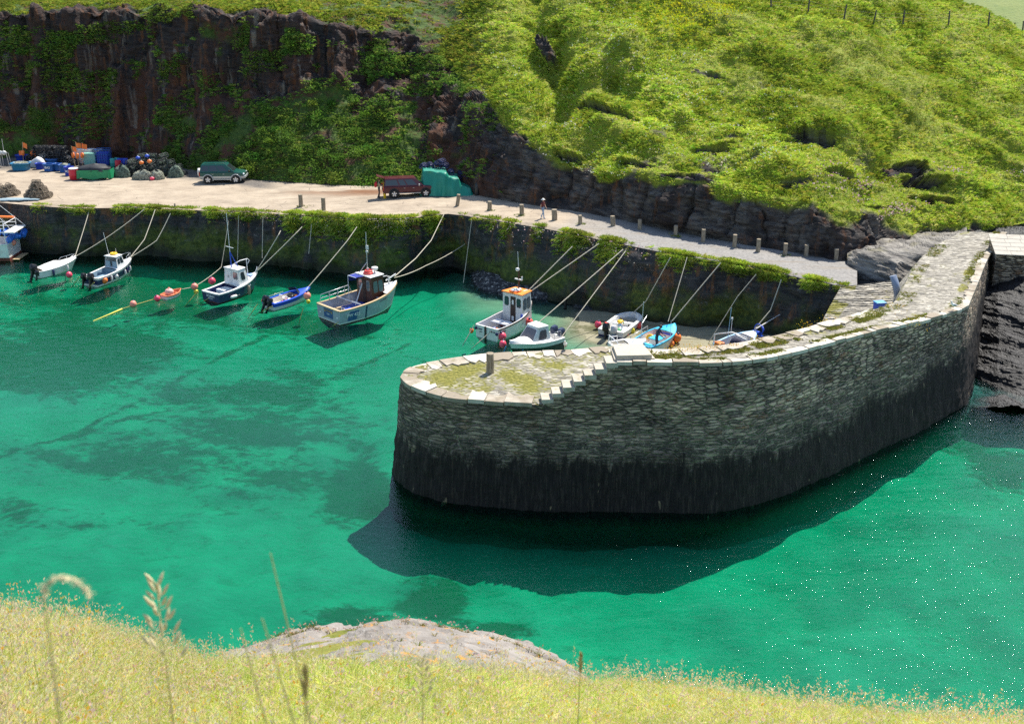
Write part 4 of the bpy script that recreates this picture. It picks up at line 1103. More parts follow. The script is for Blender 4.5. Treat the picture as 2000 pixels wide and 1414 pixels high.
def build_quay_green():
    pts, nrm, sz = [], [], []
    for seg, (x0, x1, dens, drop, size) in enumerate([(70,145,70,.35,.3),(158,230,120,.3,.34),(232,330,60,.3,.3),(300,420,110,.28,.34),(420,560,130,.35,.36),(560,700,230,.8,.42),(700,845,230,.85,.42),(905,985,90,.5,.34),
                                                    (985,1120,220,.7,.42),(1120,1260,200,.7,.4),(1260,1340,150,.45,.34),(1340,1440,90,.35,.3),(1420,1500,110,.3,.3),(1500,1590,120,.35,.3),(1580,1640,90,.3,.28)]):
        n = int((x1 - x0) * dens / 7); x0 -= 12; x1 += 12
        for _ in range(n):
            x = RNG.uniform(x0, x1); s = abs(RNG.normal(0, 1))
            i = int(np.clip(np.searchsorted(QXS, x), 0, len(QXS) - 1)); e, o = QE[i], QOUT[i]
            nz_ = fbm(np.array([[e[0], e[1], 0]]), 0.9, 3, 211)[0]
            if nz_ < RNG.uniform(-0.35, 0.45): continue
            if RNG.random() < 0.55:
                q = -o * RNG.uniform(-0.1, 0.55 if drop < 1 else 1.1); p = e + q + [0, 0, 0.02]
                u = np.array([0, 0, 1.0]) + o * 0.3
            else:
                k = int(np.clip(s * drop * 5.5, 0, 30)); p = QW[k, i] + o * 0.08 + [0, 0, -RNG.random() * 0.1]; u = o * 0.9 + np.array([0, 0, 0.15])
            pts.append(p); nrm.append(u); sz.append(size * (0.65 + 0.7 * RNG.random()) * (1 + 0.6 * nz_))
    P, U, S = np.array(pts), unit(np.array(nrm)), np.array(sz)
    col = mixcol(len(P), [(0.30, 0.35, 0.03), (0.42, 0.42, 0.05), (0.17, 0.23, 0.02), (0.48, 0.42, 0.11)], [.4, .3, .2, .1])
    col *= (1.25 + .9 * fbm(P, .9, 3, 212))[:, None]
    S = S * RNG.uniform(.35, 1.15, len(S)); blades('quay_edge_grass', P, U, S, S * 0.08 + .012, col * [.82, .92, 1], 9, 1.1, 1.2)
    n = 900; xs = np.concatenate([RNG.uniform(620, 800, n // 2), RNG.uniform(430, 620, n // 4), RNG.uniform(940, 1300, n // 4)])
    fp = []
    for x in xs:
        i = int(np.searchsorted(QXS, x)); fp.append(QW[int(abs(RNG.normal(0, 4))), i] + QOUT[i] * 0.25 + [0, 0, .1])
    fp = np.array(fp); blades('thrift_flowers', fp, np.tile([0, -.4, 1.0], (len(fp), 1)), np.full(len(fp), .12), np.full(len(fp), .10), mixcol(len(fp), [(.55, .40, .40), (.6, .52, .46)]), 1, 1, .2, PETAL)
    # tufts and small flowers along the pier edges
    pts = []
    def along(line, n, off, sgn):
        L, s = resample(line, 0.05); tg = np.gradient(L[:, :2], axis=0); tg = unit(tg); iw = np.stack([-tg[:, 1], tg[:, 0]], -1) * sgn
        k = RNG.integers(0, len(L), n); nn = fbm(L[k], 1.4, 2, 213); ok = nn > -0.1; k = k[ok]
        d = RNG.uniform(off[0], off[1], len(k)); return np.stack([L[k, 0] + iw[k, 0] * d, L[k, 1] + iw[k, 1] * d, L[k, 2] - 0.02], -1)
    P = np.vstack([along(P_UO, 2600, (0.3, 0.75), 1), along(P_UI, 3400, (0.2, 1.15), -1), along(P_RO, 900, (0.25, 0.9), 1), along(P_RI[:30], 500, (0.0, 0.9), -1)])
    col = mixcol(len(P), [(0.21, 0.225, 0.035), (0.29, 0.27, 0.06), (0.14, 0.165, 0.025)])
    S = RNG.uniform(0.07, 0.18, len(P)); blades('pier_grass', P, np.tile([0, 0, 1.0], (len(P), 1)), S, S * 0.22, col, 6, 1.3, 0.6)
    def blob(px, py, h, r, n): return np.array(at(px, py, h)) + RNG.normal(0, r, (n, 3)) * [1, 1, .35] + [0, 0, .06]
    F = np.vstack([blob(1318, 684, 7.8, .28, 110), blob(1355, 682, 7.8, .32, 150), blob(1390, 681, 7.8, .2, 50), blob(1478, 664, 7.6, .22, 60), blob(1433, 676, 7.7, .15, 30), blob(1575, 640, 7.35, .3, 60), blob(1620, 628, 7.25, .3, 50), blob(1750, 602, 6.8, .4, 60), blob(1780, 630, 6.9, .5, 60)])
    blades('lotus_flowers', F, np.tile([0, -.2, 1.0], (len(F), 1)), np.full(len(F), .05), np.full(len(F), .05), mixcol(len(F), [(.62, .45, .02), (.55, .30, .03)]), 1, 1, .2, PETAL)
build_quay_green()

# ------------------------------------------------------------------ headland in front of the camera
GX = [-700, 0, 150, 300, 400, 600, 720, 800, 900, 1000, 1100, 1170, 1300, 1400, 1600, 1800, 2000, 2700]
GYB = [1215, 1240, 1258, 1285, 1295, 1246, 1226, 1224, 1247, 1276, 1310, 1336, 1350, 1366, 1396, 1414, 1428, 1470]   # brow
GYD = [9.0, 9.6, 10, 11, 11.8, 12.2, 12.4, 12.4, 12.3, 12.1, 11.8, 11.4, 10.8, 10.4, 9.8, 9.2, 8.8, 8.0]
RX = [395, 470, 600, 800, 1000, 1100, 1180]; RYB = [1304, 1308, 1312, 1318, 1332, 1342, 1350]                         # lower border of the bare rock
def head_pt(x, t, Yb=None, yb=None):
    """t: 0 under the camera .. 1 brow"""
    yb = np.interp(x, GX, GYB); Yd = np.interp(x, GX, GYD); b = np.array(atY(x, yb, Yd))
    a = np.array([(x - 1000) / FPX * 1.2, -0.6, CAMZ - 1.45])
    p = a * (1 - t) + b * t
    p[2] += 0.55 * math.sin(math.pi * min(t, 1)) * 0.5
    return p
def build_headland():
    xs = np.arange(-700, 2701, 12.0); ts = np.linspace(0, 1, 70); G = np.array([[head_pt(x, t) for x in xs] for t in ts])
    ext = []
    last = G[-1]; out = unit((last - G[-2]) * [1, 1, 0])
    for d, dz in [(0.5, -.55), (1.0, -1.5), (1.7, -3.4), (3.0, -9), (4.6, -18), (6.5, -30)]:
        ext.append(last + out * d + [0, 0, dz])
    G = np.vstack([G, np.array(ext)]); F = G.reshape(-1, 3)
    wgt = np.repeat(np.clip(np.linspace(-.1, 1, len(G)), 0, 1), len(xs))
    F[:, 2] += 0.10 * fbm(F, 1.2, 3, 221) + 0.05 * fbm(F, 0.35, 2, 222)
    m, t = new_mat('headland_turf'); c = t.coord('Object'); n1 = t.noise(c, 2.5, 5, .65); n2 = t.noise(c, 22, 4, .7)
    xyz = t.n('ShaderNodeSeparateXYZ'); t.l(c, xyz.inputs[0])
    col = t.mix(t.map(n1, .35, .65), (0.15, 0.17, 0.025), (0.24, 0.22, 0.05)); col = t.mix(t.map(n2, .45, .7, 0, .6), col, (0.09, 0.09, 0.02))
    rk = t.mix(t.map(n2, .4, .7), (0.10, 0.095, 0.085), (0.05, 0.048, 0.045)); col = t.mix(t.map(xyz.outputs[2], 16.8, 17.8, 1, 0), col, rk)
    t.out(t.principled(col, .9, t.bump(n2, .8, .05), .2))
    tag(fast_mesh('headland', F, grid_faces(len(G), len(xs)), m), kind='structure')
build_headland()

def build_head_rock():
    xs = np.arange(388, 1192, 4.0); nt = 90; rows = []
    for i in range(nt):
        s = i / (nt - 1); row = []
        for x in xs:
            y0, y1 = np.interp(x, RX, RYB), np.interp(x, GX, GYB)
            b = np.array(atY(x, y1, np.interp(x, GX, GYD))); d = ray(x, y0)
            # where the sight line meets the turf
            lo, hi = 0.3, 1.0
            for _ in range(24):
                md = (lo + hi) / 2; p = head_pt(x, md); q = 707 - FPX * (SP * p[1] + CP * (p[2] - CAMZ)) / (CP * p[1] - SP * (p[2] - CAMZ))
                if q > y0: lo = md
                else: hi = md
            a = head_pt(x, lo); row.append(a * (1 - s) + b * s)
        rows.append(row)
    G = np.array(rows); last = G[-1]; out = unit((last - G[-2]) * [1, 1, 0])
    G = np.concatenate([G, np.array([last + out * .25 + [0, 0, -.12], last + out * .6 + [0, 0, -.6], last + out * 1.0 + [0, 0, -2.2]])], 0)
    F = G.reshape(-1, 3); n = len(xs)
    sv = np.repeat(np.concatenate([np.linspace(0, 1, nt), [1, .8, .5]]), n); xv = np.tile(np.linspace(0, 1, n), len(G))
    edge = smooth(0, .12, sv) * smooth(0, .06, xv) * smooth(1, .93, xv)
    q = F @ np.array([[.9, .1, .4], [-.3, 1, .25], [-.4, -.2, .9]])
    st = fbm(q * [.5, .5, 2.4], .7, 4, 231); lay = np.round(st * 5) / 5
    F[:, 2] += edge * (0.06 + 0.20 * lay + 0.16 * fbm(F, 1.3, 3, 232) + 0.05 * fbm(F, .25, 3, 233)) - (1 - edge) * 0.16
    m, t = new_mat('lichen_rock'); c = t.coord('Object')
    n1 = t.noise(c, 1.6, 6, .65); n2 = t.noise(c, 14, 5, .7); n3 = t.noise(t.mapping(c, (.5, .5, 3), rot=(.3, .4, 0)), 4, 6, .65)
    col = t.mix(t.map(n1, .35, .65), (.30, .27, .24), (.19, .17, .15)); col = t.mix(t.map(n3, .56, .68, 0, .85), col, (.09, .08, .072))
    col = t.mix(t.map(n2, .58, .74, 0, .8), col, (.42, .40, .37))
    col = t.mix(t.math('MULTIPLY', t.map(t.noise(c, 5.5, 5, .7), .56, .64), t.map(t.noise(c, .8, 3), .40, .58)), col, (.48, .23, .035))
    t.out(t.principled(col, .9, t.bump(t.math('ADD', n2, n3), .9, .035), .25))
    o = fast_mesh('lichen_rock', F, grid_faces(len(G), n), m)
    tag(o, 'pale grey rock slab with orange lichen breaking through the foreground grass', 'rock')
    return F.reshape(len(G), n, 3)
HR = build_head_rock()

def build_head_grass():
    pts, tall, PXs = [], [], []
    N = 52000
    xs = RNG.uniform(-120, 2120, N); ts = RNG.uniform(0.12, 1.0, N) ** 0.8
    for x, t in zip(xs, ts):
        p = head_pt(x, t); q = 707 - FPX * (SP * p[1] + CP * (p[2] - CAMZ)) / (CP * p[1] - SP * (p[2] - CAMZ))
        if q > 1560: continue
        xp = 1000 + FPX * p[0] / (CP * p[1] - SP * (p[2] - CAMZ))
        if 385 < xp < 1185 and q < np.interp(xp, RX, RYB) + 6 - RNG.random() * 10: continue
        pts.append(p); PXs.append(xp)
    P = np.array(pts); X = np.array(PXs); n = len(P); P[:, 2] += 0.05 * fbm(P, 1.2, 3, 221) * 2 - 0.03
    q = fbm(P, 1.4, 3, 241); lefty = smooth(520, 150, X)
    L = 0.15 + 0.11 * RNG.random(n) + 0.24 * lefty * RNG.random(n) + 0.05 * q
    col = mixcol(n, [(.44, .54, .07), (.62, .62, .16), (.78, .68, .34), (.30, .43, .05), (.84, .73, .46)], [.24, .26, .22, .12, .16]) * (1.12 + .4 * q)[:, None]
    blades('headland_grass', P, np.tile([0, 0, 1.0], (n, 1)), L, np.full(n, .0055), col, 5, .55, .5)
    # flower and seed heads: straw, pink, a few yellow
    k = RNG.choice(n, 9000, p=(0.5 + np.clip(q, -.3, 1) + lefty) / (0.5 + np.clip(q, -.3, 1) + lefty).sum(), replace=True)
    jit = RNG.normal(0, .05, (len(k), 3)) * [1, 1, 0]
    hz = L[k] * RNG.uniform(.9, 1.6, len(k)); H = P[k] + jit + np.stack([0 * hz, 0 * hz, hz], -1)
    hc = mixcol(len(k), [(.80, .68, .42), (.82, .68, .52), (.78, .56, .48), (.85, .72, .26), (.80, .50, .07)], [.42, .24, .14, .12, .08])
    blades('seed_heads', H, np.tile([0.1, 0, 1.0], (len(k), 1)), RNG.uniform(.014, .036, len(k)), np.full(len(k), .012), hc, 2, .5, .2, PETAL)
    blades('seed_stems', P[k] + jit, unit(np.tile([0.0, 0, 1.0], (len(k), 1))), hz / 1.1, np.full(len(k), .003), mixcol(len(k), [(.42, .38, .16), (.3, .32, .08)]), 1, .02, .02)
    # longer stems with loose pale heads standing above the turf
    k = RNG.choice(n, 2600, p=(0.25 + lefty) / (0.25 + lefty).sum()); hz = RNG.uniform(.24, .5, len(k)); ld = RNG.normal(0, .12, (len(k), 3)) * [1, 1, 0] + [0, 0, 1.0]; ld = unit(ld)
    blades('tall_stems', P[k], ld, hz, np.full(len(k), .0032), mixcol(len(k), [(.60, .54, .24), (.45, .46, .13)]), 1, .01, .02)
    for q_ in range(5):
        T_ = P[k] + ld * (hz * (.82 + .045 * q_))[:, None] + RNG.normal(0, .006, (len(k), 3))
        blades('tall_seed_heads', T_, ld, np.full(len(k), .022), np.full(len(k), .009), mixcol(len(k), [(.84, .72, .46), (.80, .66, .52), (.70, .58, .30)]), 2, .8, .3, PETAL)
    k = RNG.choice(n, 1500, p=(0.2 + lefty) / (0.2 + lefty).sum()); hb = P[k] + np.stack([0 * hz[:1].repeat(len(k)), 0 * hz[:1].repeat(len(k)), RNG.uniform(.12, .32, len(k))], -1)
    for q_ in range(4):
        blades('flower_heads', hb + RNG.normal(0, .009, hb.shape), np.tile([0, 0, 1.0], (len(k), 1)), RNG.uniform(.016, .030, len(k)), np.full(len(k), .013), mixcol(len(k), [(.84, .70, .50), (.80, .58, .52), (.86, .76, .40), (.82, .52, .08)], [.4, .25, .2, .15]), 2, .8, .3, PETAL)
    # thrift along the brow of the rock
    kx = RNG.integers(5, HR.shape[1] - 20, 260); kr = np.where(RNG.random(260) < .8, 87, RNG.integers(10, 85, 260))
    kk = RNG.random(260) < np.where(kx < 80, 1.0, .6); T = HR[kr[kk], kx[kk]] + [0, 0, -.01]
    blades('rock_tufts', T, np.tile([0, 0, 1.0], (len(T), 1)), np.full(len(T), .07), np.full(len(T), .007), mixcol(len(T), [(.22, .23, .05), (.33, .28, .10)]), 9, .9, .5)
    blades('rock_thrift', T + [0, 0, .07] + RNG.normal(0, .03, T.shape), np.tile([0, 0, 1.0], (len(T), 1)), np.full(len(T), .025), np.full(len(T), .02), mixcol(len(T), [(.58, .36, .36), (.6, .46, .36)]), 2, .8, .2, PETAL)
build_head_grass()

def build_stalks():
    """the tall grass stems that stand up close to the camera"""
    hm = paint('seed_husk', (0.60, 0.50, 0.28), 0.7, wear=.1, scale=20); sm = paint('dry_stem', (0.40, 0.36, 0.13), 0.7, wear=.1, scale=20)
    hm2 = paint('brown_seed_husk', (0.36, 0.26, 0.09), 0.7, wear=.15, scale=20)
    def stalk(x, y, d, length, kind, lean=0.0, size=1.0, label=''):
        dr = ray(x, y); dr = dr / np.linalg.norm(dr); tip = Vector(np.array([0, 0, CAMZ]) + dr * d)
        foot = tip + Vector((-lean, 0.02, -length)); root = thing('grass_stalk', label, 'grass stalk', tuple(foot), group='tall grass stalks in front of the water')
        T = tip - foot; pts = [Vector((0, 0, 0)), T * .35 + Vector((-lean * .12, 0, 0)), T * .7 + Vector((-lean * .06, 0, 0)), T]
        MB().tube(pts, [.0022, .0018, .0013, .0009], 0, 5).build('stem', sm, root)
        mb = MB()
        if kind == 'oat':
            for i in range(26):
                f = i / 25; c = T - Vector((0, 0, .14 * size * (1 - f))); a = i * 2.4; out = Vector((math.cos(a), math.sin(a) * .6, .3)) * (.024 * size * (1.1 - f * .9))
                mb.tube([c, c + out], .0006, 0, 4); e = c + out; dd = (out.normalized() + Vector((0, 0, 1.3))).normalized() * .019 * size
                mb.tube([e - dd * .2, e + dd * .25, e + dd * .7, e + dd * 1.1], [.0008 * size, .003 * size, .0026 * size, .0004], 0, 6)
        elif kind == 'spike':
            n = 26
            for i in range(n):
                f = i / n; c = T - (T - pts[2]).normalized() * .085 * size * (1 - f) ; a = i * 2.4; w = .006 * size * (0.5 + math.sin(math.pi * min(1, f * .9 + .1)))
                o = Vector((math.cos(a), math.sin(a), .8)).normalized(); mb.tube([c, c + o * w * .7, c + o * w * 1.5 + Vector((0, 0, .006))], [.0008, .0028 * size, .0004], 0, 5)
        elif kind == 'droop':
            arcp = [T + Vector((.045 * size * (1 - math.cos(a)), 0, .045 * size * math.sin(a) - .012 * size * max(0, a - 1.6))) for a in np.linspace(0, 2.7, 10)]
            mb.tube(arcp, .0012, 0, 5)
            for i, p in enumerate(arcp):
                for q in range(6):
                    o = Vector((random.uniform(-.7, .9), random.uniform(-.6, .6), random.uniform(-1, .2))).normalized() * .013 * size
                    mb.tube([p, p + o * .4, p + o], [.0006, .0022 * size, .0003], 0, 5)
        if mb.v: mb.build('seed_head', hm2 if kind == 'spike' else hm, root)
        return root
    stalk(305, 1138, 2.1, .62, 'oat', .01, 1.15, 'pale oat-like seed head standing tallest above the left grass')
    stalk(528, 1080, 1.7, .55, 'plain', -.055, 1, 'thin bare blurred grass blade rising highest against the green water')
    stalk(512, 1208, 1.5, .3, 'plain', -.04, 1, 'short bare blade left of the highest bare grass blade')
    stalk(470, 1228, 1.5, .3, 'plain', -.03, 1, 'shortest bare blade beside the end of the pale rock')
    stalk(85, 1165, 1.15, .45, 'droop', .02, .5, 'blurred brown grass head bending over at the far left')
    stalk(596, 1300, 1.5, .35, 'spike', .02, .6, 'greenish grass spike leaning right in front of the turf')
    stalk(1135, 1275, 3.2, .45, 'spike', .005, .8, 'small brown spike standing at the right end of the rock slab')
    stalk(825, 1285, 2.6, .45, 'oat', .01, .8, 'straw seed head in front of the middle of the rock slab')
build_stalks()
# ------------------------------------------------------------------ shared small builders
def panel(mb, q, u0, u1, v0, v1, off=0.012, th=0.012, mat=0, n=None, round_=0.0):
    """thin plate laid on the quad q = (p00, p10, p11, p01), inside u0..u1, v0..v1, standing proud of it"""
    q = [Vector(p) for p in q]
    def P(u, v): return (q[0] * (1 - u) + q[1] * u) * (1 - v) + (q[3] * (1 - u) + q[2] * u) * v
    nn = (q[1] - q[0]).cross(q[3] - q[0]).normalized() if n is None else Vector(n)
    if round_ > 0:
        du, dv = (u1 - u0) * round_, (v1 - v0) * round_
        uv = [(u0 + du, v0), (u1 - du, v0), (u1, v0 + dv), (u1, v1 - dv), (u1 - du, v1), (u0 + du, v1), (u0, v1 - dv), (u0, v0 + dv)]
    else: uv = [(u0, v0), (u1, v0), (u1, v1), (u0, v1)]
    a = [P(u, v) + nn * off for u, v in uv]; b = [p + nn * th for p in a]
    mb.loft([a, b], mat, True, True, False)
    return mb

def letters(text, size, mat, parent, name='lettering', M=None):
    cu = bpy.data.curves.new('txt', 'FONT'); cu.body = text; cu.size = size; cu.align_x = 'CENTER'; cu.align_y = 'CENTER'; cu.extrude = 0.004; cu.offset = size * 0.012
    o = bpy.data.objects.new('txt', cu); COL.objects.link(o)
    dg = bpy.context.evaluated_depsgraph_get(); me = bpy.data.meshes.new_from_object(o.evaluated_get(dg))
    bpy.data.objects.remove(o); bpy.data.curves.remove(cu)
    me.materials.clear(); me.materials.append(mat); me.name = name
    ob = bpy.data.objects.new(name, me); COL.objects.link(ob); ob.parent = parent
    if M is not None: ob.matrix_local = M
    return ob

def frame_from(o, x, y):
    x = Vector(x).normalized(); y = Vector(y); y = (y - x * y.dot(x)).normalized(); z = x.cross(y)
    return Matrix(((x.x, y.x, z.x, o[0]), (x.y, y.y, z.y, o[1]), (x.z, y.z, z.z, o[2]), (0, 0, 0, 1)))

WHITE = paint('white_gelcoat', (0.78, 0.77, 0.74), 0.28, wear=.08, scale=2.2, bump=.05, dirt=(.50, .45, .37))
CREAM = paint('cream_deck_paint', (0.66, 0.61, 0.50), 0.5, wear=.12, scale=2)
NAVY = paint('navy_hull_paint', (0.012, 0.020, 0.085), 0.3, wear=.15, scale=2)
BLUE = paint('bright_blue_paint', (0.02, 0.08, 0.50), 0.35, wear=.12, scale=2)
SKYB = paint('sky_blue_paint', (0.03, 0.42, 0.66), 0.4, wear=.1, scale=2)
LBLUE = paint('pale_blue_paint', (0.36, 0.55, 0.70), 0.45, wear=.12, scale=2)
GREY = paint('grey_hull_paint', (0.34, 0.39, 0.44), 0.45, wear=.14, scale=1.4, dirt=(.20, .20, .19))
LGREY = paint('light_grey_paint', (0.50, 0.50, 0.52), 0.45, wear=.12, scale=2)
REDOX = paint('red_oxide_antifouling', (0.15, 0.035, 0.022), 0.7, wear=.25, scale=1.6)
BLACK = paint('black_plastic', (0.012, 0.012, 0.014), 0.35, wear=.2, scale=3)
TEALBL = paint('boat_interior_blue_grey', (0.22, 0.32, 0.38), 0.55, wear=.15, scale=2)
BROWN = paint('varnished_brown_wood', (0.085, 0.028, 0.016), 0.4, wear=.25, scale=2)
MAROON = paint('maroon_cabin_paint', (0.16, 0.018, 0.018), 0.4, wear=.2, scale=2)
WOOD = paint('bare_wood_rail', (0.50, 0.36, 0.20), 0.65, wear=.2, scale=4)
ORANGE = paint('orange_deck_paint', (0.85, 0.24, 0.02), 0.45, wear=.1, scale=2)
YELLOW = paint('yellow_plastic', (0.80, 0.50, 0.01), 0.4, wear=.1, scale=3)
STEEL = paint('galvanised_tube', (0.55, 0.56, 0.57), 0.35, 0.6, wear=.1, scale=4)
ALUM = paint('white_painted_tube', (0.72, 0.72, 0.72), 0.35, wear=.08, scale=4)
PINKB = paint('pink_buoy_plastic', (0.90, 0.08, 0.14), 0.38, wear=.12, scale=3)
REDB = paint('faded_red_buoy_plastic', (0.85, 0.09, 0.07), 0.42, wear=.12, scale=3)
ORGB = paint('orange_buoy_plastic', (0.90, 0.22, 0.04), 0.42, wear=.12, scale=3)
SALM = paint('salmon_buoy_plastic', (0.85, 0.28, 0.20), 0.5, wear=.12, scale=3)
YELB = paint('yellow_buoy_plastic', (0.62, 0.55, 0.03), 0.42, wear=.12, scale=3)
WHTB = paint('white_fender_plastic', (0.75, 0.73, 0.68), 0.45, wear=.12, scale=4)
ROPE = paint('mooring_rope_fibre', (0.56, 0.50, 0.38), 0.9, wear=.2, scale=14, bump=.6)
ROPEY = paint('weedy_yellow_rope', (0.42, 0.38, 0.10), 0.9, wear=.25, scale=10, bump=.6)
ROPEB = paint('blue_rope', (0.02, 0.30, 0.70), 0.8, wear=.1, scale=10, bump=.5)
ROPED = paint('dark_old_rope', (0.10, 0.075, 0.05), 0.9, wear=.25, scale=10, bump=.6)
GLASS = glass_mat(); GLASSL = glass_mat('pale_window_glass', (0.09, 0.11, 0.12))
DARKW = paint('dark_brown_door_paint', (0.035, 0.014, 0.010), 0.45, wear=.2, scale=3)

class Boat:
    def __init__(s, name, label, stern, bow, zs, zb, B, draft=.35, tw=.85, turn=0.0, rake=.35, pw=2.2, group=None, kwl=.92, roll=0.0):
        a, b = at(stern[0], stern[1], zs), at(bow[0], bow[1], zb)
        d = Vector((b.x - a.x, b.y - a.y, 0)); mid = (a + b) / 2; h = math.atan2(d.y, d.x) + R(turn); s.L = d.length
        ax = Vector((math.cos(h), math.sin(h), 0)); o = Vector((mid.x, mid.y, 0)) - ax * s.L / 2
        s.zs, s.zb, s.B, s.draft, s.tw, s.rake, s.pw, s.kwl, s.h = zs, zb, B, draft, tw, rake, pw, kwl, h
        s.root = thing(name, label, 'boat', (o.x, o.y, 0), h, group, rot=(R(roll), 0, h))
        s.Lw = s.L - rake
        s.M = Matrix.Translation((o.x, o.y, 0)) @ Matrix.Rotation(h, 4, 'Z') @ Matrix.Rotation(R(roll), 4, 'X')
    def w(s, p): return s.M @ Vector(p)
    def b(s, t):
        f = s.tw + (1 - s.tw) * (1 - (1 - min(1, t / .42)) ** 2)
        return s.B / 2 * f * (1 - max(0, (t - .42) / .58) ** s.pw) + 0.02
    def z(s, t): return s.zs + (s.zb - s.zs) * (max(0, t - .1) / .9) ** 1.7
    def P(s, t, side, zz=None, inset=0.0):
        zs = s.z(t); zz = zs if zz is None else zz; k = max(0, zz) / zs if zs else 0
        kw = s.kwl - .34 * t * t; f = kw + (1 - kw) * min(1.2, k)
        if zz < 0:
            q = min(1, -zz / s.draft); f = kw * (1 - .35 * q - .65 * q ** 3)
        x = t * s.Lw + s.rake * max(0, min(1.1, k)) * t ** 3 - (0.25 * s.draft * t ** 6 * (-zz / s.draft) * 3 if zz < 0 else 0)
        return Vector((x, side * max(0.0, s.b(t) * f - inset), zz))
    def hull(s, mats, bands=(.8, .25), n=26, name='hull'):
        """mats: top strake, side, boot line, bottom;  bands: fractions of the freeboard"""
        T = [i / (n - 1) for i in range(n)]; rings = []
        for t in T:
            zs = s.z(t); lv = [zs, zs * bands[0], zs * bands[1], 0.04, -s.draft * .5, -s.draft]
            rings.append([s.P(t, 1, v) for v in lv] + [s.P(t, -1, v) for v in lv[::-1]])
        mb = MB(); m = len(rings[0]); idx = [0, 1, 2, 3, 3, 3, 3, 3, 2, 1, 0]
        for j in range(m - 1):
            vs = [r[j] for r in rings] + [r[j + 1] for r in rings]; k = len(rings)
            mb.add(vs, [(i, i + 1, k + i + 1, k + i) for i in range(k - 1)], min(idx[j], len(mats) - 1), True)
        st = rings[0]
        for j in range(5):
            mb.add([st[j], st[j + 1], st[m - 2 - j], st[m - 1 - j]], [(0, 1, 2, 3)], min(idx[j], len(mats) - 1), False)
        o = mb.build(name, mats, s.root); bm = bmesh.new(); bm.from_mesh(o.data); bmesh.ops.remove_doubles(bm, verts=bm.verts, dist=.002); bmesh.ops.recalc_face_normals(bm, faces=bm.faces)
        for e in bm.edges:
            if len(e.link_faces) == 2 and e.calc_face_angle() > R(38): e.smooth = False
        bm.to_mesh(o.data); bm.free(); return o
    def gunwale(s, mat, g=.10, h=.05, t0=0.0, t1=1.0, n=24, transom=True, name='gunwale', out=.03):
        mb = MB()
        for sd in (1, -1):
            rings = []
            for i in range(n):
                t = t0 + (t1 - t0) * i / (n - 1); p = s.P(t, sd, None, -out); q = s.P(t, sd, None, g)
                z = s.z(t); rings.append([(p.x, p.y, z - h * .8), (p.x, p.y, z + h), (q.x, q.y, z + h), (q.x, q.y, z - h * .6)])
            mb.loft(rings, 0, True, True, False)
        if transom:
            b = s.b(t0) - g; z = s.z(t0); mb.box((g / 2 - .02, 0, z), (g + .04, 2 * b, h * 2 - .004))
        return mb.build(name, mat, s.root)
    def well(s, mat, t0, t1, zf, g=.10, matf=None, n=14, name='cockpit'):
        mb = MB(); rings = []
        for i in range(n):
            t = t0 + (t1 - t0) * i / (n - 1); z = s.z(t); a = s.P(t, 1, None, g); f = s.P(t, 1, zf, g + .04); f.x = a.x
            rings.append([(a.x, a.y, z + .01), (f.x, max(.03, f.y), zf), (f.x, -max(.03, f.y), zf), (a.x, -a.y, z + .01)])
        for j in range(3):
            vs = [r[j] for r in rings] + [r[j + 1] for r in rings]
            mb.add(vs, [(i, i + 1, n + i + 1, n + i) for i in range(n - 1)], 1 if j == 1 else 0)
        for r in (rings[0], rings[-1]): mb.add(r, [(0, 1, 2, 3)], 0)
        return mb.build(name, [mat, matf or mat], s.root)
    def deck(s, mat, t0, t1=1.0, camber=.06, lift=.02, n=12, name='foredeck', inset=.02):
        rings = []
        for i in range(n):
            t = t0 + (t1 - t0) * i / (n - 1); r = []
            for k in range(7):
                y = 1 - 2 * k / 6; a = s.P(t, 1, None, inset); r.append(Vector((a.x, a.y * y, s.z(t) + lift + camber * (1 - y * y))))
            rings.append(r)
        mb = MB(); mb.loft(rings, 0, False, False, True)
        return mb.build(name, mat, s.root)
    def tube(s, name, paths, r, mat, seg=6, parent=None):
        mb = MB()
        for p in paths: mb.tube(p, r, 0, seg)
        return mb.build(name, mat, parent or s.root)
    def cabin(s, x0, x1, wa, wf, z0, z1, mat, roofm, ins=(.08, .25, .06), roof_over=.08, name='cabin', roof_th=.06, aft_open=False, wood=None):
        """wheelhouse from x0 (aft) to x1 (forward); ins: how far the top draws in at aft, front, sides; returns its side quads"""
        a, f, sd = ins
        lo = [Vector((x0, wa / 2, z0)), Vector((x1, wf / 2, z0)), Vector((x1, -wf / 2, z0)), Vector((x0, -wa / 2, z0))]
        hi = [Vector((x0 + a, wa / 2 - sd, z1)), Vector((x1 - f, wf / 2 - sd, z1)), Vector((x1 - f, -wf / 2 + sd, z1)), Vector((x0 + a, -wa / 2 + sd, z1))]
        mb = MB(); vs = lo + hi; fs = [(0, 1, 5, 4), (1, 2, 6, 5), (2, 3, 7, 6), (4, 5, 6, 7)]
        if not aft_open: fs.append((3, 0, 4, 7))
        mb.add(vs, fs, 0)
        cab = mb.build(name, mat, s.root)
        r = MB(); o = roof_over
        bot = [hi[0] + Vector((-o, o * .5, 0)), hi[1] + Vector((o * .6, o * .5, 0)), hi[2] + Vector((o * .6, -o * .5, 0)), hi[3] + Vector((-o, -o * .5, 0))]
        cen = sum(bot, Vector()) / 4
        top = [cen + (p - cen) * .96 + Vector((0, 0, roof_th)) for p in bot]
        r.loft([bot, [p + Vector((0, 0, roof_th * .5)) for p in bot], top], 0, True, True, False)
        rf = r.build('roof', roofm, s.root, bevel=.02)
        Q = dict(port=(lo[0], lo[1], hi[1], hi[0]), front=(lo[1], lo[2], hi[2], hi[1]), stbd=(lo[2], lo[3], hi[3], hi[2]), aft=(lo[3], lo[0], hi[0], hi[3]))
        c = sum(lo + hi, Vector()) / 8
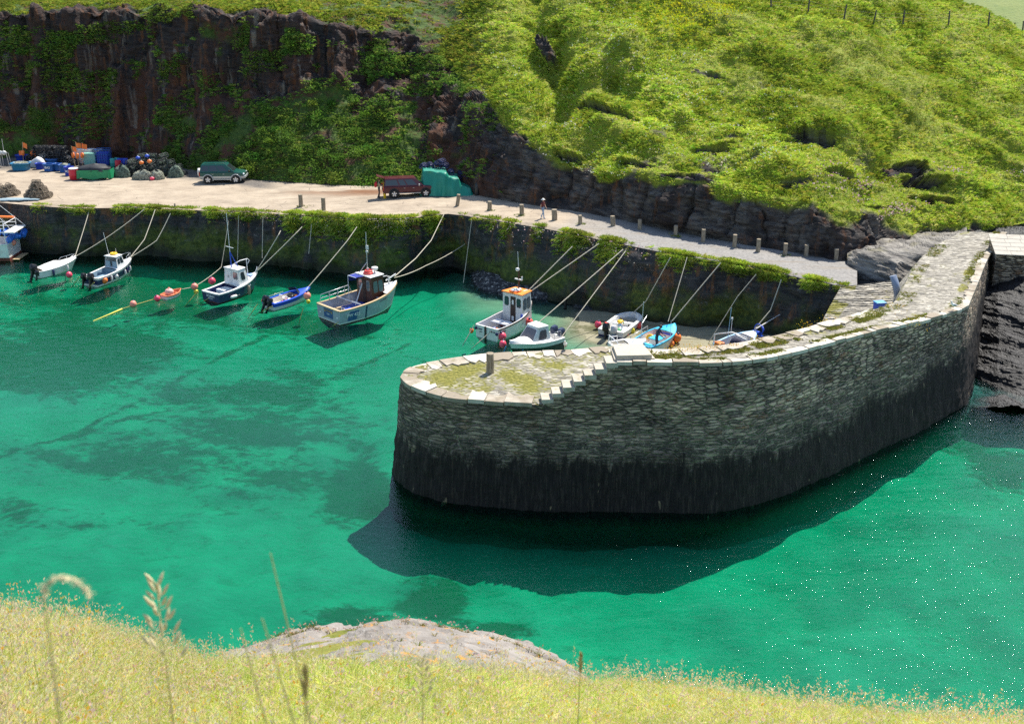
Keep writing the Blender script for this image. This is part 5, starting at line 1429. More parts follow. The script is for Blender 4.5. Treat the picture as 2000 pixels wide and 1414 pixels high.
        s.Q, s.Qc, s.top = Q, c, z1 + roof_th
        return cab, rf
    def window(s, side, u0, u1, v0, v1, fm=None, gm=None, name='window', rnd=.14, fw=.018):
        q = s.Q[side]; n = (q[1] - q[0]).cross(q[3] - q[0]).normalized()
        mid = sum(q, Vector()) / 4
        if n.dot(mid - s.Qc) < 0: n = -n
        lu = (q[1] - q[0]).length; lv = (q[3] - q[0]).length; du, dv = fw / lu, fw / lv
        fr = panel(MB(), q, u0 - du, u1 + du, v0 - dv, v1 + dv, .004, .012, 0, n, rnd).build(name, fm or ALUM, s.root)
        panel(MB(), q, u0, u1, v0, v1, .018, .006, 0, n, rnd).build('pane', gm or GLASS, fr)
        return fr
    def plate(s, side, u0, u1, v0, v1, mat, name='door', off=.006):
        q = s.Q[side]; n = (q[1] - q[0]).cross(q[3] - q[0]).normalized()
        if n.dot(sum(q, Vector()) / 4 - s.Qc) < 0: n = -n
        return panel(MB(), q, u0, u1, v0, v1, off, .015, 0, n).build(name, mat, s.root)

def outboard(parent, pos, cowl=BLACK, leg=None, k=1.0, tilt=0.0, yaw=0.0, deco=None, name='outboard_motor'):
    """hung on a transom at pos (local), propeller end aft (-x)"""
    mb = MB(); x, y, z = pos
    T = Matrix.Translation(pos) @ Matrix.Rotation(yaw, 4, 'Z') @ Matrix.Rotation(tilt, 4, 'Y') @ Matrix.Scale(k, 4)
    def rr(zc, lx, ly, ox=0.0): return [Vector((-.18 + ox + lx * math.copysign(abs(math.cos(a)) ** .6, math.cos(a)), ly * math.copysign(abs(math.sin(a)) ** .6, math.sin(a)), zc)) for a in np.linspace(0, 2 * math.pi, 15)[:-1]]
    mb.loft([rr(.10, .20, .15), rr(.16, .26, .19), rr(.36, .27, .19, -.01), rr(.52, .25, .17, -.02), rr(.60, .17, .11, -.03)], 0)
    mb.xf(T); m = mb.build(name, cowl, parent)
    lg = MB(); lg.loft([rr(.12, .15, .10), rr(-.15, .11, .07), rr(-.55, .09, .05, -.02), rr(-.75, .11, .03, -.02)], 0); lg.box((-.22, 0, -.52), (.34, .20, .02)); lg.tube([(-.42, 0, -.72), (-.05, 0, -.72)], [.05, .035], 0, 8); lg.box((.0, 0, .02), (.14, .20, .26))
    lg.xf(T); lg.build('leg', leg or BLACK, m)
    pr = MB()
    for a in (0, 2.09, 4.19): pr.add([(-.43, 0, -.72), (-.45, .12 * math.cos(a - .4), -.72 + .12 * math.sin(a - .4)), (-.40, .13 * math.cos(a + .4), -.72 + .13 * math.sin(a + .4))], [(0, 1, 2)], 0)
    pr.xf(T); pr.build('propeller', STEEL, m)
    if deco is not None: MB().box((-.18, 0, .605), (.22, .16, .03)).xf(T).build('cowl_cap', deco, m)
    return m

def buoy(x, y, z, r, mat, label, squash=1.1, neck=None):
    c = at(x, y, z); root = thing('mooring_buoy', label, 'buoy', tuple(c), random.uniform(0, 6), 'round plastic buoys and fenders', rot=(random.uniform(-.3, .3), random.uniform(-.3, .3), 0))
    MB().ball((0, 0, 0), r, 0, 18, (1, 1, squash)).build('ball', mat, root)
    MB().lathe([(r * .34, r * squash * .86), (r * .3, r * squash * 1.12), (r * .16, r * squash * 1.22), (r * .05, r * squash * 1.22)], (0, 0, 0), 0, 10).build('eye_collar', neck or NAVY, root)
    return root

def fender(p, mat, label, l=.5, r=.10, tilt=(0, 0, 0)):
    root = thing('boat_fender', label, 'fender', tuple(p), 0, 'sausage fenders hung on the boats', rot=tilt)
    MB().lathe([(.02, -l / 2 - .05), (r * .7, -l / 2), (r, -l / 2 + .08), (r, l / 2 - .08), (r * .7, l / 2), (.02, l / 2 + .05)], (0, 0, 0), 0, 12).build('body', mat, root)
    MB().tube([(0, 0, l / 2 + .04), (0, 0, l / 2 + .35)], .012, 0, 5).build('lanyard', ROPE, root)
    return root

def rope(pts, label, r=.038, mat=None, sag=0.0, group='mooring lines'):
    pts = [Vector(p) for p in pts]; out = []
    for i in range(len(pts) - 1):
        n = 10
        for k in range(n + (i == len(pts) - 2)):
            f = k / n; p = pts[i].lerp(pts[i + 1], f); p.z -= sag * 4 * f * (1 - f) * (pts[i + 1] - pts[i]).length; out.append(p)
    c = out[0].copy(); o = MB().tube([p - c for p in out], r, 0, 6).build('mooring_rope', mat or ROPE); o.location = c
    return tag(o, label, 'rope', group)

# ------------------------------------------------------------------ the boats, left to right
def boats():
    global B
    B = {}
    # --- crabber cut by the left edge: stern gantry with blue drums
    b = B['crab'] = Boat('fishing_boat', 'white crab boat with blue drums slung on its stern, cut off at the left edge', (26, 471), (-190, 452), 1.6, 2.6, 3.2, .6, .9, 0)
    # it lies stern towards us at the edge of the view
    b.hull([WHITE, WHITE, REDOX, REDOX], (.8, .22)); b.gunwale(WHITE, .12, .06); b.well(LGREY, .03, .55, .8, .12, CREAM); b.deck(WHITE, .55)
    b.cabin(b.L * .5, b.L * .75, 2.2, 2.0, 1.3, 4.0, WHITE, ORANGE); b.window('port', .2, .8, .55, .85); b.window('stbd', .2, .8, .55, .85); b.window('aft', .55, .85, .5, .85); b.plate('aft', .1, .42, .02, .9, DARKW)
    hw = 1.4
    b.tube('stern_gantry', [[(.1, hw, 1.6), (.1, hw, 3.5), (.1, -hw, 3.5), (.1, -hw, 1.6)], [(.1, hw, 3.1), (2.5, hw, 3.1)], [(-.75, hw, 2.75), (-.75, -hw, 2.75)], [(2.5, hw, 2.75), (-.75, hw, 2.75)], [(2.5, -hw, 2.75), (-.75, -hw, 2.75)], [(2.5, -hw, 3.1), (.1, -hw, 3.1)], [(1.3, -hw, 3.1), (1.3, -hw, 1.7)]], .04, ALUM)
    b.tube('rigging', [[(4.2, 0, 8.2), (-.7, hw, 2.8)], [(4.2, 0, 8.2), (-.7, -hw, 2.8)], [(4.2, 0, 8.2), (1.0, -hw, 3.0)]], .022, ALUM)
    b.tube('mast', [[(4.2, 0, 3.0), (4.2, 0, 8.3)]], .06, ALUM)
    aw = MB(); aw.loft([[(.1, y, 3.5), (.1, y - .12, 3.66), (.1, y - .3, 3.66), (.1, y - .4, 3.5)] for y in (-1.1,)] + [[(3.4, -1.1, 3.6), (3.4, -1.22, 3.78), (3.4, -1.4, 3.78), (3.4, -1.5, 3.6)]], 0); aw.build('rolled_awning', ORGB, b.root)
    MB().box((-.45, 0, .12), (.6, 2.3, .06)).build('boarding_platform', WOOD, b.root)
    dk = MB(); dk.box((-.3, 0, 2.72), (1.0, 2.9, .07)); dk.build('stern_shelf', WHITE, b.root)
    BD = paint('blue_drum_plastic', (0.03, 0.16, 0.62), 0.35, wear=.12, scale=3)
    for i, (yy, zz, lab) in enumerate([(-1.25, 2.05, 'blue plastic drum hung lowest at the outer stern corner of the left-edge boat'), (-.3, 2.0, 'blue plastic drum slung in the middle of the left-edge boat stern'), (.7, 2.0, 'blue plastic drum slung on the far side of the left-edge boat stern')]):
        r = thing('plastic_drum', lab, 'drum', tuple(b.w((-.55 + .25 * i, yy, zz))), b.h, 'blue drums on the crab boat stern', rot=(R(random.uniform(60, 110)), R(random.uniform(-15, 15)), b.h))
        MB().lathe([(.05, -.42), (.27, -.40), (.29, -.33), (.285, -.12), (.30, -.08), (.285, -.04), (.285, .16), (.30, .2), (.285, .24), (.29, .36), (.26, .42), (.05, .43)], (0, 0, 0), 0, 16).build('barrel', BD, r)
        MB().lathe([(.06, .43), (.06, .46), (.01, .46)], (.1, .1, 0), 0, 8).build('bung', WHITE, r)
    for q, xx in enumerate((.55, 1.25, 1.95)):
        r = thing('plastic_drum', 'blue plastic drum lashed along the near rail of the left-edge boat', 'drum', tuple(b.w((xx, -1.62, 2.1))), b.h, 'blue drums along the near rail', rot=(R(80), R(10 * q), b.h + .2)); MB().lathe([(.05, -.42), (.27, -.40), (.29, -.33), (.29, .33), (.26, .42), (.05, .43)], (0, 0, 0), 0, 16).build('barrel', BD, r); MB().lathe([(.06, .43), (.06, .46), (.01, .46)], (.1, .1, 0), 0, 8).build('bung', WHITE, r)
    buoy(26, 474, 1.5, .26, SALM, 'salmon buoy hanging below the blue drums of the left-edge boat')
    # --- white speedboat
    b = B['speed'] = Boat('speedboat', 'small all-white speedboat with a dark outboard, leftmost whole boat in the harbour', (66, 528), (151, 504), .6, .95, 1.75, .25, .9, 5, .6, 2.4)
    b.hull([WHITE, WHITE, WHITE, LGREY], (.75, .3)); b.gunwale(WHITE, .1, .03); b.well(CREAM, .06, .45, .28, .14, WHITE); b.deck(WHITE, .44, 1, .16, .03)
    cov = MB(); L = b.L
    cov.loft([[(L * .10, y, .62 + h * .6) for y, h in ((.7, 0), (.5, .12), (0, .17), (-.5, .12), (-.7, 0))], [(L * .3, y, .66 + h) for y, h in ((.76, 0), (.55, .2), (0, .28), (-.55, .2), (-.76, 0))], [(L * .52, y, .74 + h) for y, h in ((.66, 0), (.5, .26), (0, .36), (-.5, .26), (-.66, 0))], [(L * .66, y, .8 + h) for y, h in ((.5, 0), (.36, .08), (0, .12), (-.36, .08), (-.5, 0))]], 0, False, False)
    cov.build('white_cover', paint('white_canvas', (0.74, 0.73, 0.70), .8, wear=.06, scale=3), b.root)
    b.tube('bow_rail', [[(L * .62, .62, .75), (L * .7, .55, 1.12), (L * .92, .2, 1.28), (L * .97, 0, 1.3), (L * .92, -.2, 1.28), (L * .7, -.55, 1.12), (L * .62, -.62, .75)], [(L * .82, .38, .85), (L * .82, .38, 1.2)], [(L * .82, -.38, .85), (L * .82, -.38, 1.2)]], .018, STEEL)
    outboard(b.root, (-.05, -.1, .42), BLACK, None, 1.25, .35); outboard(b.root, (-.05, -.62, .32), BLACK, None, .7, .2)
    fender(b.w((L * .30, -.95, .3)), NAVY, 'navy fender on the side of the white speedboat'); fender(b.w((L * .66, -.80, .4)), WHTB, 'white fender hanging near the bow of the white speedboat', .45, .09)
    # --- white and navy cuddy boat with a yellow ring on its roof
    b = B['cuddy'] = Boat('cabin_boat', 'small white and navy cabin boat with a yellow ring on the roof and two outboards', (171, 542), (261, 505), .75, 1.2, 1.95, .35, .9, 6, .45)
    b.hull([WHITE, NAVY, WHITE, WHITE], (.78, .22)); b.gunwale(WHITE, .16, .04); b.well(TEALBL, .05, .52, .25, .16, TEALBL); b.deck(WHITE, .5, 1, .12, .03); L = b.L
    b.cabin(L * .50, L * .74, 1.45, 1.25, .8, 1.95, WHITE, WHITE, (.1, .35, .12), .12, aft_open=True); b.window('stbd', .12, .5, .45, .88, ALUM, GLASS); b.window('stbd', .56, .86, .45, .85, ALUM, GLASS); b.window('port', .12, .5, .45, .88); b.window('front', .08, .46, .4, .9); b.window('front', .54, .92, .4, .9)
    for yy in (.38, -.38): MB().box((L * .52, yy, 1.2), (.05, .5, .7)).build('cabin_bulkhead', TEALBL, b.root)
    MB().box((L * .3, 0, .42), (L * .28, .5, .3)).build('engine_box', TEALBL, b.root, .03)
    MB().lathe([(.16, 0), (.30, .02), (.32, .08), (.28, .15), (.18, .16), (.16, .10)], (L * .62, .1, b.top + .01), 0, 16).build('yellow_float', YELLOW, b.root)
    b.tube('pulpit_rail', [[(L * .78, .5, 1.1), (L * .78, .5, 1.65), (L * .97, .1, 1.75), (L * .97, -.1, 1.75), (L * .78, -.5, 1.65), (L * .78, -.5, 1.1)], [(L * .97, .1, 1.25), (L * .97, .1, 1.75)], [(L * .97, -.1, 1.25), (L * .97, -.1, 1.75)]], .02, STEEL)
    b.tube('whip_aerial', [[(L * .58, .45, b.top), (L * .53, .5, b.top + 2.0)]], .02, ALUM); b.tube('roof_light', [[(L * .66, 0, b.top), (L * .66, 0, b.top + .5)]], .02, ALUM)
    outboard(b.root, (-.05, .55, .5), BLACK, None, 1.0, .25); outboard(b.root, (-.05, -.25, .5), BLACK, None, 1.15, .25)
    buoy(204, 548, .42, .27, ORGB, 'orange ball fender on the navy side of the boat with the yellow roof ring'); buoy(227, 540, .42, .19, WHTB, 'white ball fender beside the orange one on the navy-sided boat', 1.2)
    for q, (tt, m_, lb) in enumerate([(.30, WHTB, 'flat white fender just aft of the white ball on the navy-sided boat'), (.70, WHTB, 'white fender forward of the white ball on the navy-sided boat'), (.80, NAVY, 'navy fender under the bow quarter of the navy-sided boat'), (.93, WHTB, 'white fender hanging right at the bow of the boat with the yellow roof ring')]):
        p = b.P(tt, -1, .42); fender(b.w((p.x, p.y - .12, .45)), m_, lb, .42, .09)
    # --- little dinghy
    b = B['dinghy'] = Boat('dinghy', 'tiny orange and white rowing dinghy carrying a big pale buoy', (318, 577), (355, 564), .33, .5, 1.15, .15, .75, 8, .15, 2.0)
    ORW = paint('orange_dinghy_paint', (0.72, 0.22, 0.10), .5, wear=.15, scale=3)
    b.hull([ORW, WHITE, WHITE, WHITE], (.75, .2)); b.gunwale(ORW, .06, .025); b.well(ORW, .06, .93, .08, .07, CREAM); L = b.L
    for xx in (.18, .5, .75): MB().box((L * xx, 0, .24), (.2, b.b(xx) * 1.6, .03)).build('thwart', ORW, b.root)
    c = b.w((L * .33, 0, .50)); r = thing('mooring_buoy', 'large pale pink buoy lying in the tiny dinghy', 'buoy', tuple(c), 0, 'round plastic buoys and fenders')
    MB().ball((0, 0, 0), .34, 0, 16, (1.1, 1, .9)).build('ball', paint('pale_pink_buoy_plastic', (.85, .45, .38), .5, wear=.2, scale=2), r); MB().lathe([(.1, .28), (.08, .37), (.02, .38)], (0, 0, 0), 0, 8).build('eye_collar', SALM, r)
    # --- navy boat with white wheelhouse
    b = B['navy'] = Boat('cabin_boat', 'navy hulled boat with white wheelhouse, tall mast and a crossed pole', (406, 571), (506, 535), .75, 1.25, 2.25, .4, .92, 7, .45)
    b.hull([WHITE, NAVY, NAVY, REDOX], (.93, .2)); b.gunwale(WHITE, .2, .05); b.well(NAVY, .05, .46, .2, .2, TEALBL); b.deck(WHITE, .44, 1, .14, .03); L = b.L
    b.cabin(L * .46, L * .72, 1.9, 1.6, .65, 2.25, WHITE, WHITE, (.04, .42, .12), .10); b.window('aft', .10, .38, .50, .84, BROWN, GLASSL); b.window('stbd', .30, .75, .42, .85); b.window('port', .30, .75, .42, .85); b.window('front', .08, .46, .45, .9); b.window('front', .54, .92, .45, .9); b.plate('aft', .5, .9, .04, .92, WHITE)
    lg = b.plate('aft', .66, .78, .52, .64, BLACK, 'round_badge')
    MB().box((L * .30, .05, .55), (1.0, .95, .42)).build('engine_box', WHITE, b.root, .04)
    MB().prism([(L * .80, .42), (L * .97, .02), (L * .97, -.02), (L * .80, -.42)], b.z(.87) + .17, b.z(.87) + .2, 0, 'xy').build('blue_hatch', paint('powder_blue_paint', (.25, .36, .72), .5, wear=.1), b.root)
    t = b.top
    b.tube('mast', [[(L * .50, .15, t), (L * .50, .15, t + 1.35)]], .045, BLUE); b.tube('mast_top', [[(L * .50, .15, t + 1.35), (L * .50, .15, t + 4.6)]], .025, ALUM); b.tube('cross_arm', [[(L * .5, .62, t + 1.75), (L * .5, -.32, t + 1.72)]], .03, ALUM); b.tube('mast_stay', [[(L * .5, .15, t + 1.3), (L * .5 + .55, .0, t)]], .025, BLUE)
    b.tube('roof_rail', [[(L * .50, .2, t), (L * .52, .2, t + .15), (L * .70, .2, t + .35), (L * .84, .1, t + .38), (L * .88, .1, t + .2), (L * .84, .1, t - .05)], [(L * .82, .1, b.z(.8)), (L * .82, .1, t + .36)]], .035, ALUM)
    b.tube('bow_fork', [[(L * .90, 0, 1.2), (L * 1.01, .0, 1.3), (L * 1.02, .05, 1.8)], [(L * .93, -.1, 1.25), (L * 1.02, -.02, 1.8)]], .03, ALUM)
    W_ = paint('white_letter_paint', (.75, .75, .75), .5, wear=.02)
    letters('BOJEAN', .27, W_, b.root, 'boat_name', frame_from((-.012, 0, .47), (0, -1, 0), (0, 0, 1))); letters('BOSCASTLE', .11, W_, b.root, 'home_port', frame_from((-.012, 0, .26), (0, -1, 0), (0, 0, 1)))
    fender(b.w((L * .28, -1.18, .30)), WHTB, 'white fender lying flat along the side of the navy boat', .62, .13, (0, R(90), b.h)); fender(b.w((L * .60, -1.2, .45)), paint('old_tan_fender', (.30, .22, .14), .7), 'long tan fender hanging upright on the navy boat', .75, .12)
    buoy(380, 560, .45, .28, SALM, 'salmon buoy with blue cap at the stern corner of the navy boat'); buoy(414, 549, .75, .30, PINKB, 'pink buoy on the far side of the navy boat cockpit'); buoy(383, 570, .05, .2, YELB, 'yellow float below the salmon buoy behind the navy boat')
    # --- blue speedboat
    b = B['blue'] = Boat('speedboat', 'blue and white open speedboat between the navy boat and the grey fishing boat', (520, 590), (609, 563), .55, .85, 1.75, .25, .92, 7, .5, 2.4)
    b.hull([BLUE, WHITE, WHITE, LGREY], (.55, .2)); b.gunwale(BLUE, .2, .05); b.well(CREAM, .06, .66, .2, .2, WHITE); b.deck(BLUE, .64, 1, .10, .04); L = b.L
    for yy in (.35, -.35): MB().box((L * .42, yy, .38), (.4, .38, .36)).build('seat', WHITE, b.root, .05); MB().box((L * .36, yy, .66), (.1, .38, .3)).build('seat_back', WHITE, b.root, .04)
    ws = MB(); ws.loft([[(L * .62, .62, .82), (L * .70, .35, .86), (L * .72, 0, .88), (L * .70, -.35, .86), (L * .62, -.62, .82)], [(L * .57, .56, 1.16), (L * .63, .3, 1.2), (L * .65, 0, 1.22), (L * .63, -.3, 1.2), (L * .57, -.56, 1.16)]], 0, False, False); ws.build('windscreen', GLASS, b.root)
    MB().box((L * .56, .1, .5), (.5, .7, .34)).build('tarpaulin_bundle', BLACK, b.root, .12); MB().box((L * .60, -.42, .55), (.3, .3, .4)).build('orange_bag', ORGB, b.root, .08)
    b.tube('grab_rail', [[(L * .12, .75, .6), (L * .12, .75, .78), (L * .5, .8, .84), (L * .5, .8, .66)]], .02, STEEL)
    outboard(b.root, (-.05, .18, .4), BLACK, None, 1.1, .45, 0, BLUE); outboard(b.root, (-.05, -.35, .4), BLACK, None, .95, .45); MB().ball((-.1, .6, .62), .11, 0, 10).build('fuel_bulb', REDB, b.root)
    buoy(555, 593, .32, .27, PINKB, 'pink ball fender on the white side of the blue speedboat')
    # --- the big grey fishing boat
    b = B['grey'] = Boat('fishing_boat', 'big grey fishing boat with brown wheelhouse, wooden rails and blue deck', (634, 598), (782, 555), 1.1, 1.75, 3.3, .6, .93, 9, .6, 2.6)
    b.hull([GREY, GREY, WHITE, REDOX], (.85, .10)); b.gunwale(WOOD, .18, .05); b.well(GREY, .035, .62, .35, .18, paint('blue_deck_boards', (.02, .045, .22), .6, wear=.25, scale=2)); b.deck(WHITE, .72, 1, .10, .10); L = b.L
    fd = b.deck(MAROON, .60, .74, .02, -.25, 6, 'side_deck')
    b.cabin(L * .52, L * .74, 2.05, 1.75, .4, 3.0, BROWN, WHITE, (.02, .22, .06), .16)
    b.window('aft', .14, .34, .56, .86, CREAM, GLASSL); b.window('aft', .66, .86, .56, .86, CREAM, GLASSL); b.window('stbd', .12, .46, .5, .86, MAROON, GLASSL); b.window('stbd', .54, .88, .5, .86, MAROON, GLASSL); b.window('port', .2, .8, .5, .86, MAROON, GLASSL); b.window('front', .08, .46, .5, .88, MAROON, GLASSL); b.window('front', .54, .92, .5, .88, MAROON, GLASSL)
    b.plate('aft', .40, .60, .02, .86, DARKW, 'door')
    aw = MB(); aw.loft([[(L * .52, .98, 2.99), (L * .52, -.2, 3.01)], [(L * .40, .98, 2.95), (L * .40, -.1, 2.97)]], 0, False, False); aw.loft([[(L * .52, 1.0, 2.99), (L * .40, 1.0, 2.95)], [(L * .52, 1.05, 2.4), (L * .40, 1.05, 2.5)]], 0, False, False); aw.build('blue_awning', paint('blue_canvas', (.015, .03, .25), .8), b.root)
    b.tube('awning_frame', [[(L * .40, 1.0, 1.1), (L * .40, 1.0, 2.95), (L * .52, 1.0, 2.99)], [(L * .40, 1.0, 2.95), (L * .40, -.1, 2.97)]], .025, ALUM)
    t = b.top
    b.tube('mast', [[(L * .60, .2, t), (L * .60, .2, t + 3.3)]], .035, STEEL); b.tube('mast_stay', [[(L * .6, .2, t + .9), (L * .50, .5, t)]], .03, STEEL)
    MB().box((L * .6, .12, t + 2.1), (.06, .32, .32)).build('radar_reflector', WHITE, b.root); MB().box((L * .6, .16, t + 1.75), (.12, .2, .14)).build('mast_light', WHITE, b.root); MB().box((L * .6, .16, t + .35), (.1, .16, .18)).build('deck_light', WHITE, b.root)
    MB().lathe([(.22, 0), (.26, .03), (.27, .16), (.24, .21), (.05, .22)], (L * .66, -.2, t + .28), 0, 18).build('radar_dome', WHITE, b.root); MB().tube([(L * .66, -.2, t), (L * .66, -.2, t + .3)], .07, 0, 8).build('radar_stand', WHITE, b.root)
    lr = MB(); lr.tube([Vector((L * .58, -.05, t + .10)) + Vector((.30 * math.cos(a), .34 * math.sin(a), 0)) for a in np.linspace(0, 2 * math.pi, 17)], .085, 0, 8); lr.tube([Vector((L * .585, -.05, t + .24)) + Vector((.25 * math.cos(a), .28 * math.sin(a), 0)) for a in np.linspace(0, 2 * math.pi, 17)], .075, 0, 8); lr.build('orange_life_raft', REDB, b.root)
    b.tube('side_rail', [[(L * .04, 1.5, 1.1), (L * .06, 1.5, 1.75), (L * .46, 1.58, 1.95), (L * .5, 1.55, 1.3)], [(L * .05, 1.5, 1.45), (L * .46, 1.58, 1.6)]] + [[(L * q, 1.53, 1.15), (L * q, 1.54, 1.75 + .4 * q)] for q in (.18, .3, .4)], .028, STEEL)
    b.tube('trawl_beam', [[(L * .27, 1.45, 1.3), (L * .30, -1.5, 1.25)]], .06, STEEL); b.tube('derrick_pole', [[(L * .34, -.2, .5), (L * .52, .25, 2.3)]], .05, WHITE); b.tube('bow_post', [[(L * .88, 0, 1.7), (L * .885, 0, 2.45)], [(L * .84, 0, 2.15), (L * .99, 0, 2.5)]], .06, WHITE)
    b.tube('bow_rail', [[(L * .72, .75, 1.5), (L * .74, .75, 2.3), (L * .9, .35, 2.4), (L * .93, .2, 2.0)], [(L * .82, .55, 1.65), (L * .82, .55, 2.36)]], .028, ALUM)
    MB().box((L * .36, -.35, .60), (1.9, 1.5, .42)).build('blue_hatch', paint('dark_blue_hatch_paint', (.012, .045, .30), .5, wear=.2, scale=2), b.root, .03)
    for q, (px_, py_, pz, sx, sy, sz, m_, nm) in enumerate([(.20, -.75, .78, .55, .4, .3, BLUE, 'blue_tray'), (.24, .5, .52, 1.0, .5, .08, WOOD, 'wooden_board'), (.30, 1.0, .5, 2.2, .2, .1, WOOD, 'wooden_plank'), (.43, .5, .62, .5, .45, .4, LGREY, 'fish_box'), (.43, -.02, .62, .4, .4, .35, LGREY, 'fish_box'), (.10, .3, .50, .4, .35, .3, ORGB, 'orange_crate'), (.10, -.2, .50, .4, .35, .3, WHITE, 'white_bucket'), (.10, .7, .5, .35, .3, .28, WOOD, 'wooden_crate')]):
        MB().box((L * px_, py_, pz), (sx, sy, sz)).build(nm, m_, b.root, .03)
    b.tube('tub_handle', [[(L * .13, -.55, .45), (L * .13, -.55, 1.05), (L * .13, -.95, 1.05), (L * .13, -.95, .45)]], .03, ALUM)
    DBL = paint('dull_blue_panel_paint', (.018, .075, .22), .5, wear=.15, scale=2); GOLD = paint('gilt_scroll_paint', (.38, .27, .14), .6)
    tq = (b.P(0, 1, .25), b.P(0, -1, .25), b.P(0, -1, 1.02), b.P(0, 1, 1.02)); pn = panel(MB(), tq, .30, .70, .05, .98, .004, .008, 0, (-1, 0, 0)).build('transom_panel', DBL, b.root)
    for u0, u1 in ((.33, .37), (.63, .67)): panel(MB(), tq, u0, u1, .55, .82, .015, .006, 0, (-1, 0, 0)).build('painted_scroll', GOLD, pn)
    letters('LOWENNA', .22, GOLD, b.root, 'boat_name', frame_from((-.03, 0, .84), (0, -1, 0), (0, 0, 1))); letters('BUDE', .15, W_, b.root, 'home_port', frame_from((-.03, 0, .58), (0, -1, 0), (0, 0, 1)))
    for u in (.10, .86): panel(MB(), tq, u, u + .07, .30, .42, .006, .02, 0, (-1, 0, 0)).build('exhaust_plate', WHITE, b.root)
    t0_, t1_ = .13, .27
    rows = []
    for i in range(7):
        t_ = t0_ + (t1_ - t0_) * i / 6 ; sh = .02
        rows.append([b.P(t_ + sh, -1, .92, -.012), b.P(t_, -1, .55, -.012), b.P(t_ - sh, -1, .18, -.012)])
    MB().loft(rows, 0, False, False).build('side_panel', DBL, b.root)
    a_, c_ = b.P(.145, -1, .62, -.03), b.P(.255, -1, .62, -.03); up_ = b.P(.2, -1, .9) - b.P(.2, -1, .3)
    letters('PW 425', .38, W_, b.root, 'registration', frame_from((a_ + c_) / 2 + Vector((0, -.012, 0)), c_ - a_, up_))
    bl = [b.P(.40 + dx, -1, zz, -.02) for dx in (-.012, .012) for zz in (1.08, .6, .15, -.1)]
    MB().loft([bl[:4], bl[4:]], 0, False, False).build('blue_rubbing_strip', NAVY, b.root)
    buoy(745, 564, 1.25, .36, REDB, 'large red buoy lashed beside the brown wheelhouse of the grey fishing boat'); buoy(600, 578, 1.0, .30, SALM, 'faded red buoy on the far stern corner of the grey fishing boat'); buoy(602, 589, .85, .17, YELB, 'small yellowish float under the faded red buoy of the grey boat')
    # --- white boat with orange roof
    b = B['orange'] = Boat('fishing_boat', 'white fishing boat with an orange wheelhouse roof and brown door', (946, 638), (1043, 592), .95, 1.55, 2.35, .5, .93, 5, .4, 2.2)
    DKR = paint('dark_rubbing_strake', (.05, .03, .025), .6)
    b.hull([WHITE, WHITE, WHITE, LGREY], (.86, .16)); b.gunwale(DKR, .02, .05, name='rubbing_strake', out=.04, transom=False); b.gunwale(WHITE, .10, .045, out=-.02); b.well(LGREY, .04, .60, .25, .12, paint('grey_deck_paint', (.28, .28, .30), .6, wear=.2)); b.deck(WHITE, .6, 1, .10, .04); L = b.L
    b.cabin(L * .56, L * .82, 1.95, 1.6, .3, 2.85, WHITE, ORANGE, (.02, .12, .05), .14, roof_th=.07)
    b.window('aft', .70, .90, .60, .86, DARKW, GLASS); b.window('aft', .08, .28, .60, .86, DARKW, GLASS); d_ = b.plate('aft', .34, .60, .02, .90, DARKW, 'door'); b.plate('aft', .43, .52, .66, .80, WHITE, 'door_window', .022); b.plate('aft', .42, .53, .16, .30, WHITE, 'door_notice', .022)
    b.window('stbd', .12, .46, .52, .86, BLACK, GLASSL); b.window('stbd', .54, .88, .52, .86, BLACK, GLASSL); b.window('port', .12, .46, .52, .86, BLACK); b.window('port', .54, .88, .52, .86, BLACK); b.window('front', .06, .46, .5, .88); b.window('front', .54, .94, .5, .88)
    t = b.top
    MB().lathe([(.34, 0), (.38, .06), (.36, .14), (.2, .18), (.05, .18)], (L * .64, .05, t), 0, 16).build('life_raft', WHITE, b.root); lr = MB(); lr.tube([Vector((L * .64, .05, t + .05)) + Vector((.42 * math.cos(a), .42 * math.sin(a), 0)) for a in np.linspace(0, 2 * math.pi, 17)], .06, 0, 8); lr.build('lifebuoy', ORGB, b.root)
    b.tube('mast', [[(L * .70, .0, t), (L * .70, .0, t + 1.5)]], .06, BROWN); b.tube('mast_top', [[(L * .70, .0, t + 1.5), (L * .69, .05, t + 3.0)]], .02, ALUM); MB().ball((L * .70, .12, t + 1.6), .16, 0, 12, (1, 1, .9)).build('mast_lamp', WHITE, b.root)
    MB().box((L * .70, .0, t + .85), (.12, .7, .08)).build('cross_tree', WHITE, b.root); MB().box((L * .70, -.32, t + .98), (.08, .08, .3)).build('aerial_base', WHITE, b.root); MB().ball((L * .68, -.2, t + .1), .14, 0, 10).build('horn', WHITE, b.root); MB().box((L * .74, -.5, t + .01), (.5, .1, .05)).build('grab_bar', WHITE, b.root)
    MB().box((L * .30, -.1, .95), (.75, 1.5, .05)).build('sorting_table', LGREY, b.root); b.tube('table_frame', [[(L * .24, .7, .3), (L * .24, .7, .98), (L * .24, -.85, .98), (L * .24, -.85, .3)], [(L * .36, .7, .3), (L * .36, .7, .98), (L * .36, -.85, .98), (L * .36, -.85, .3)]], .03, ALUM)
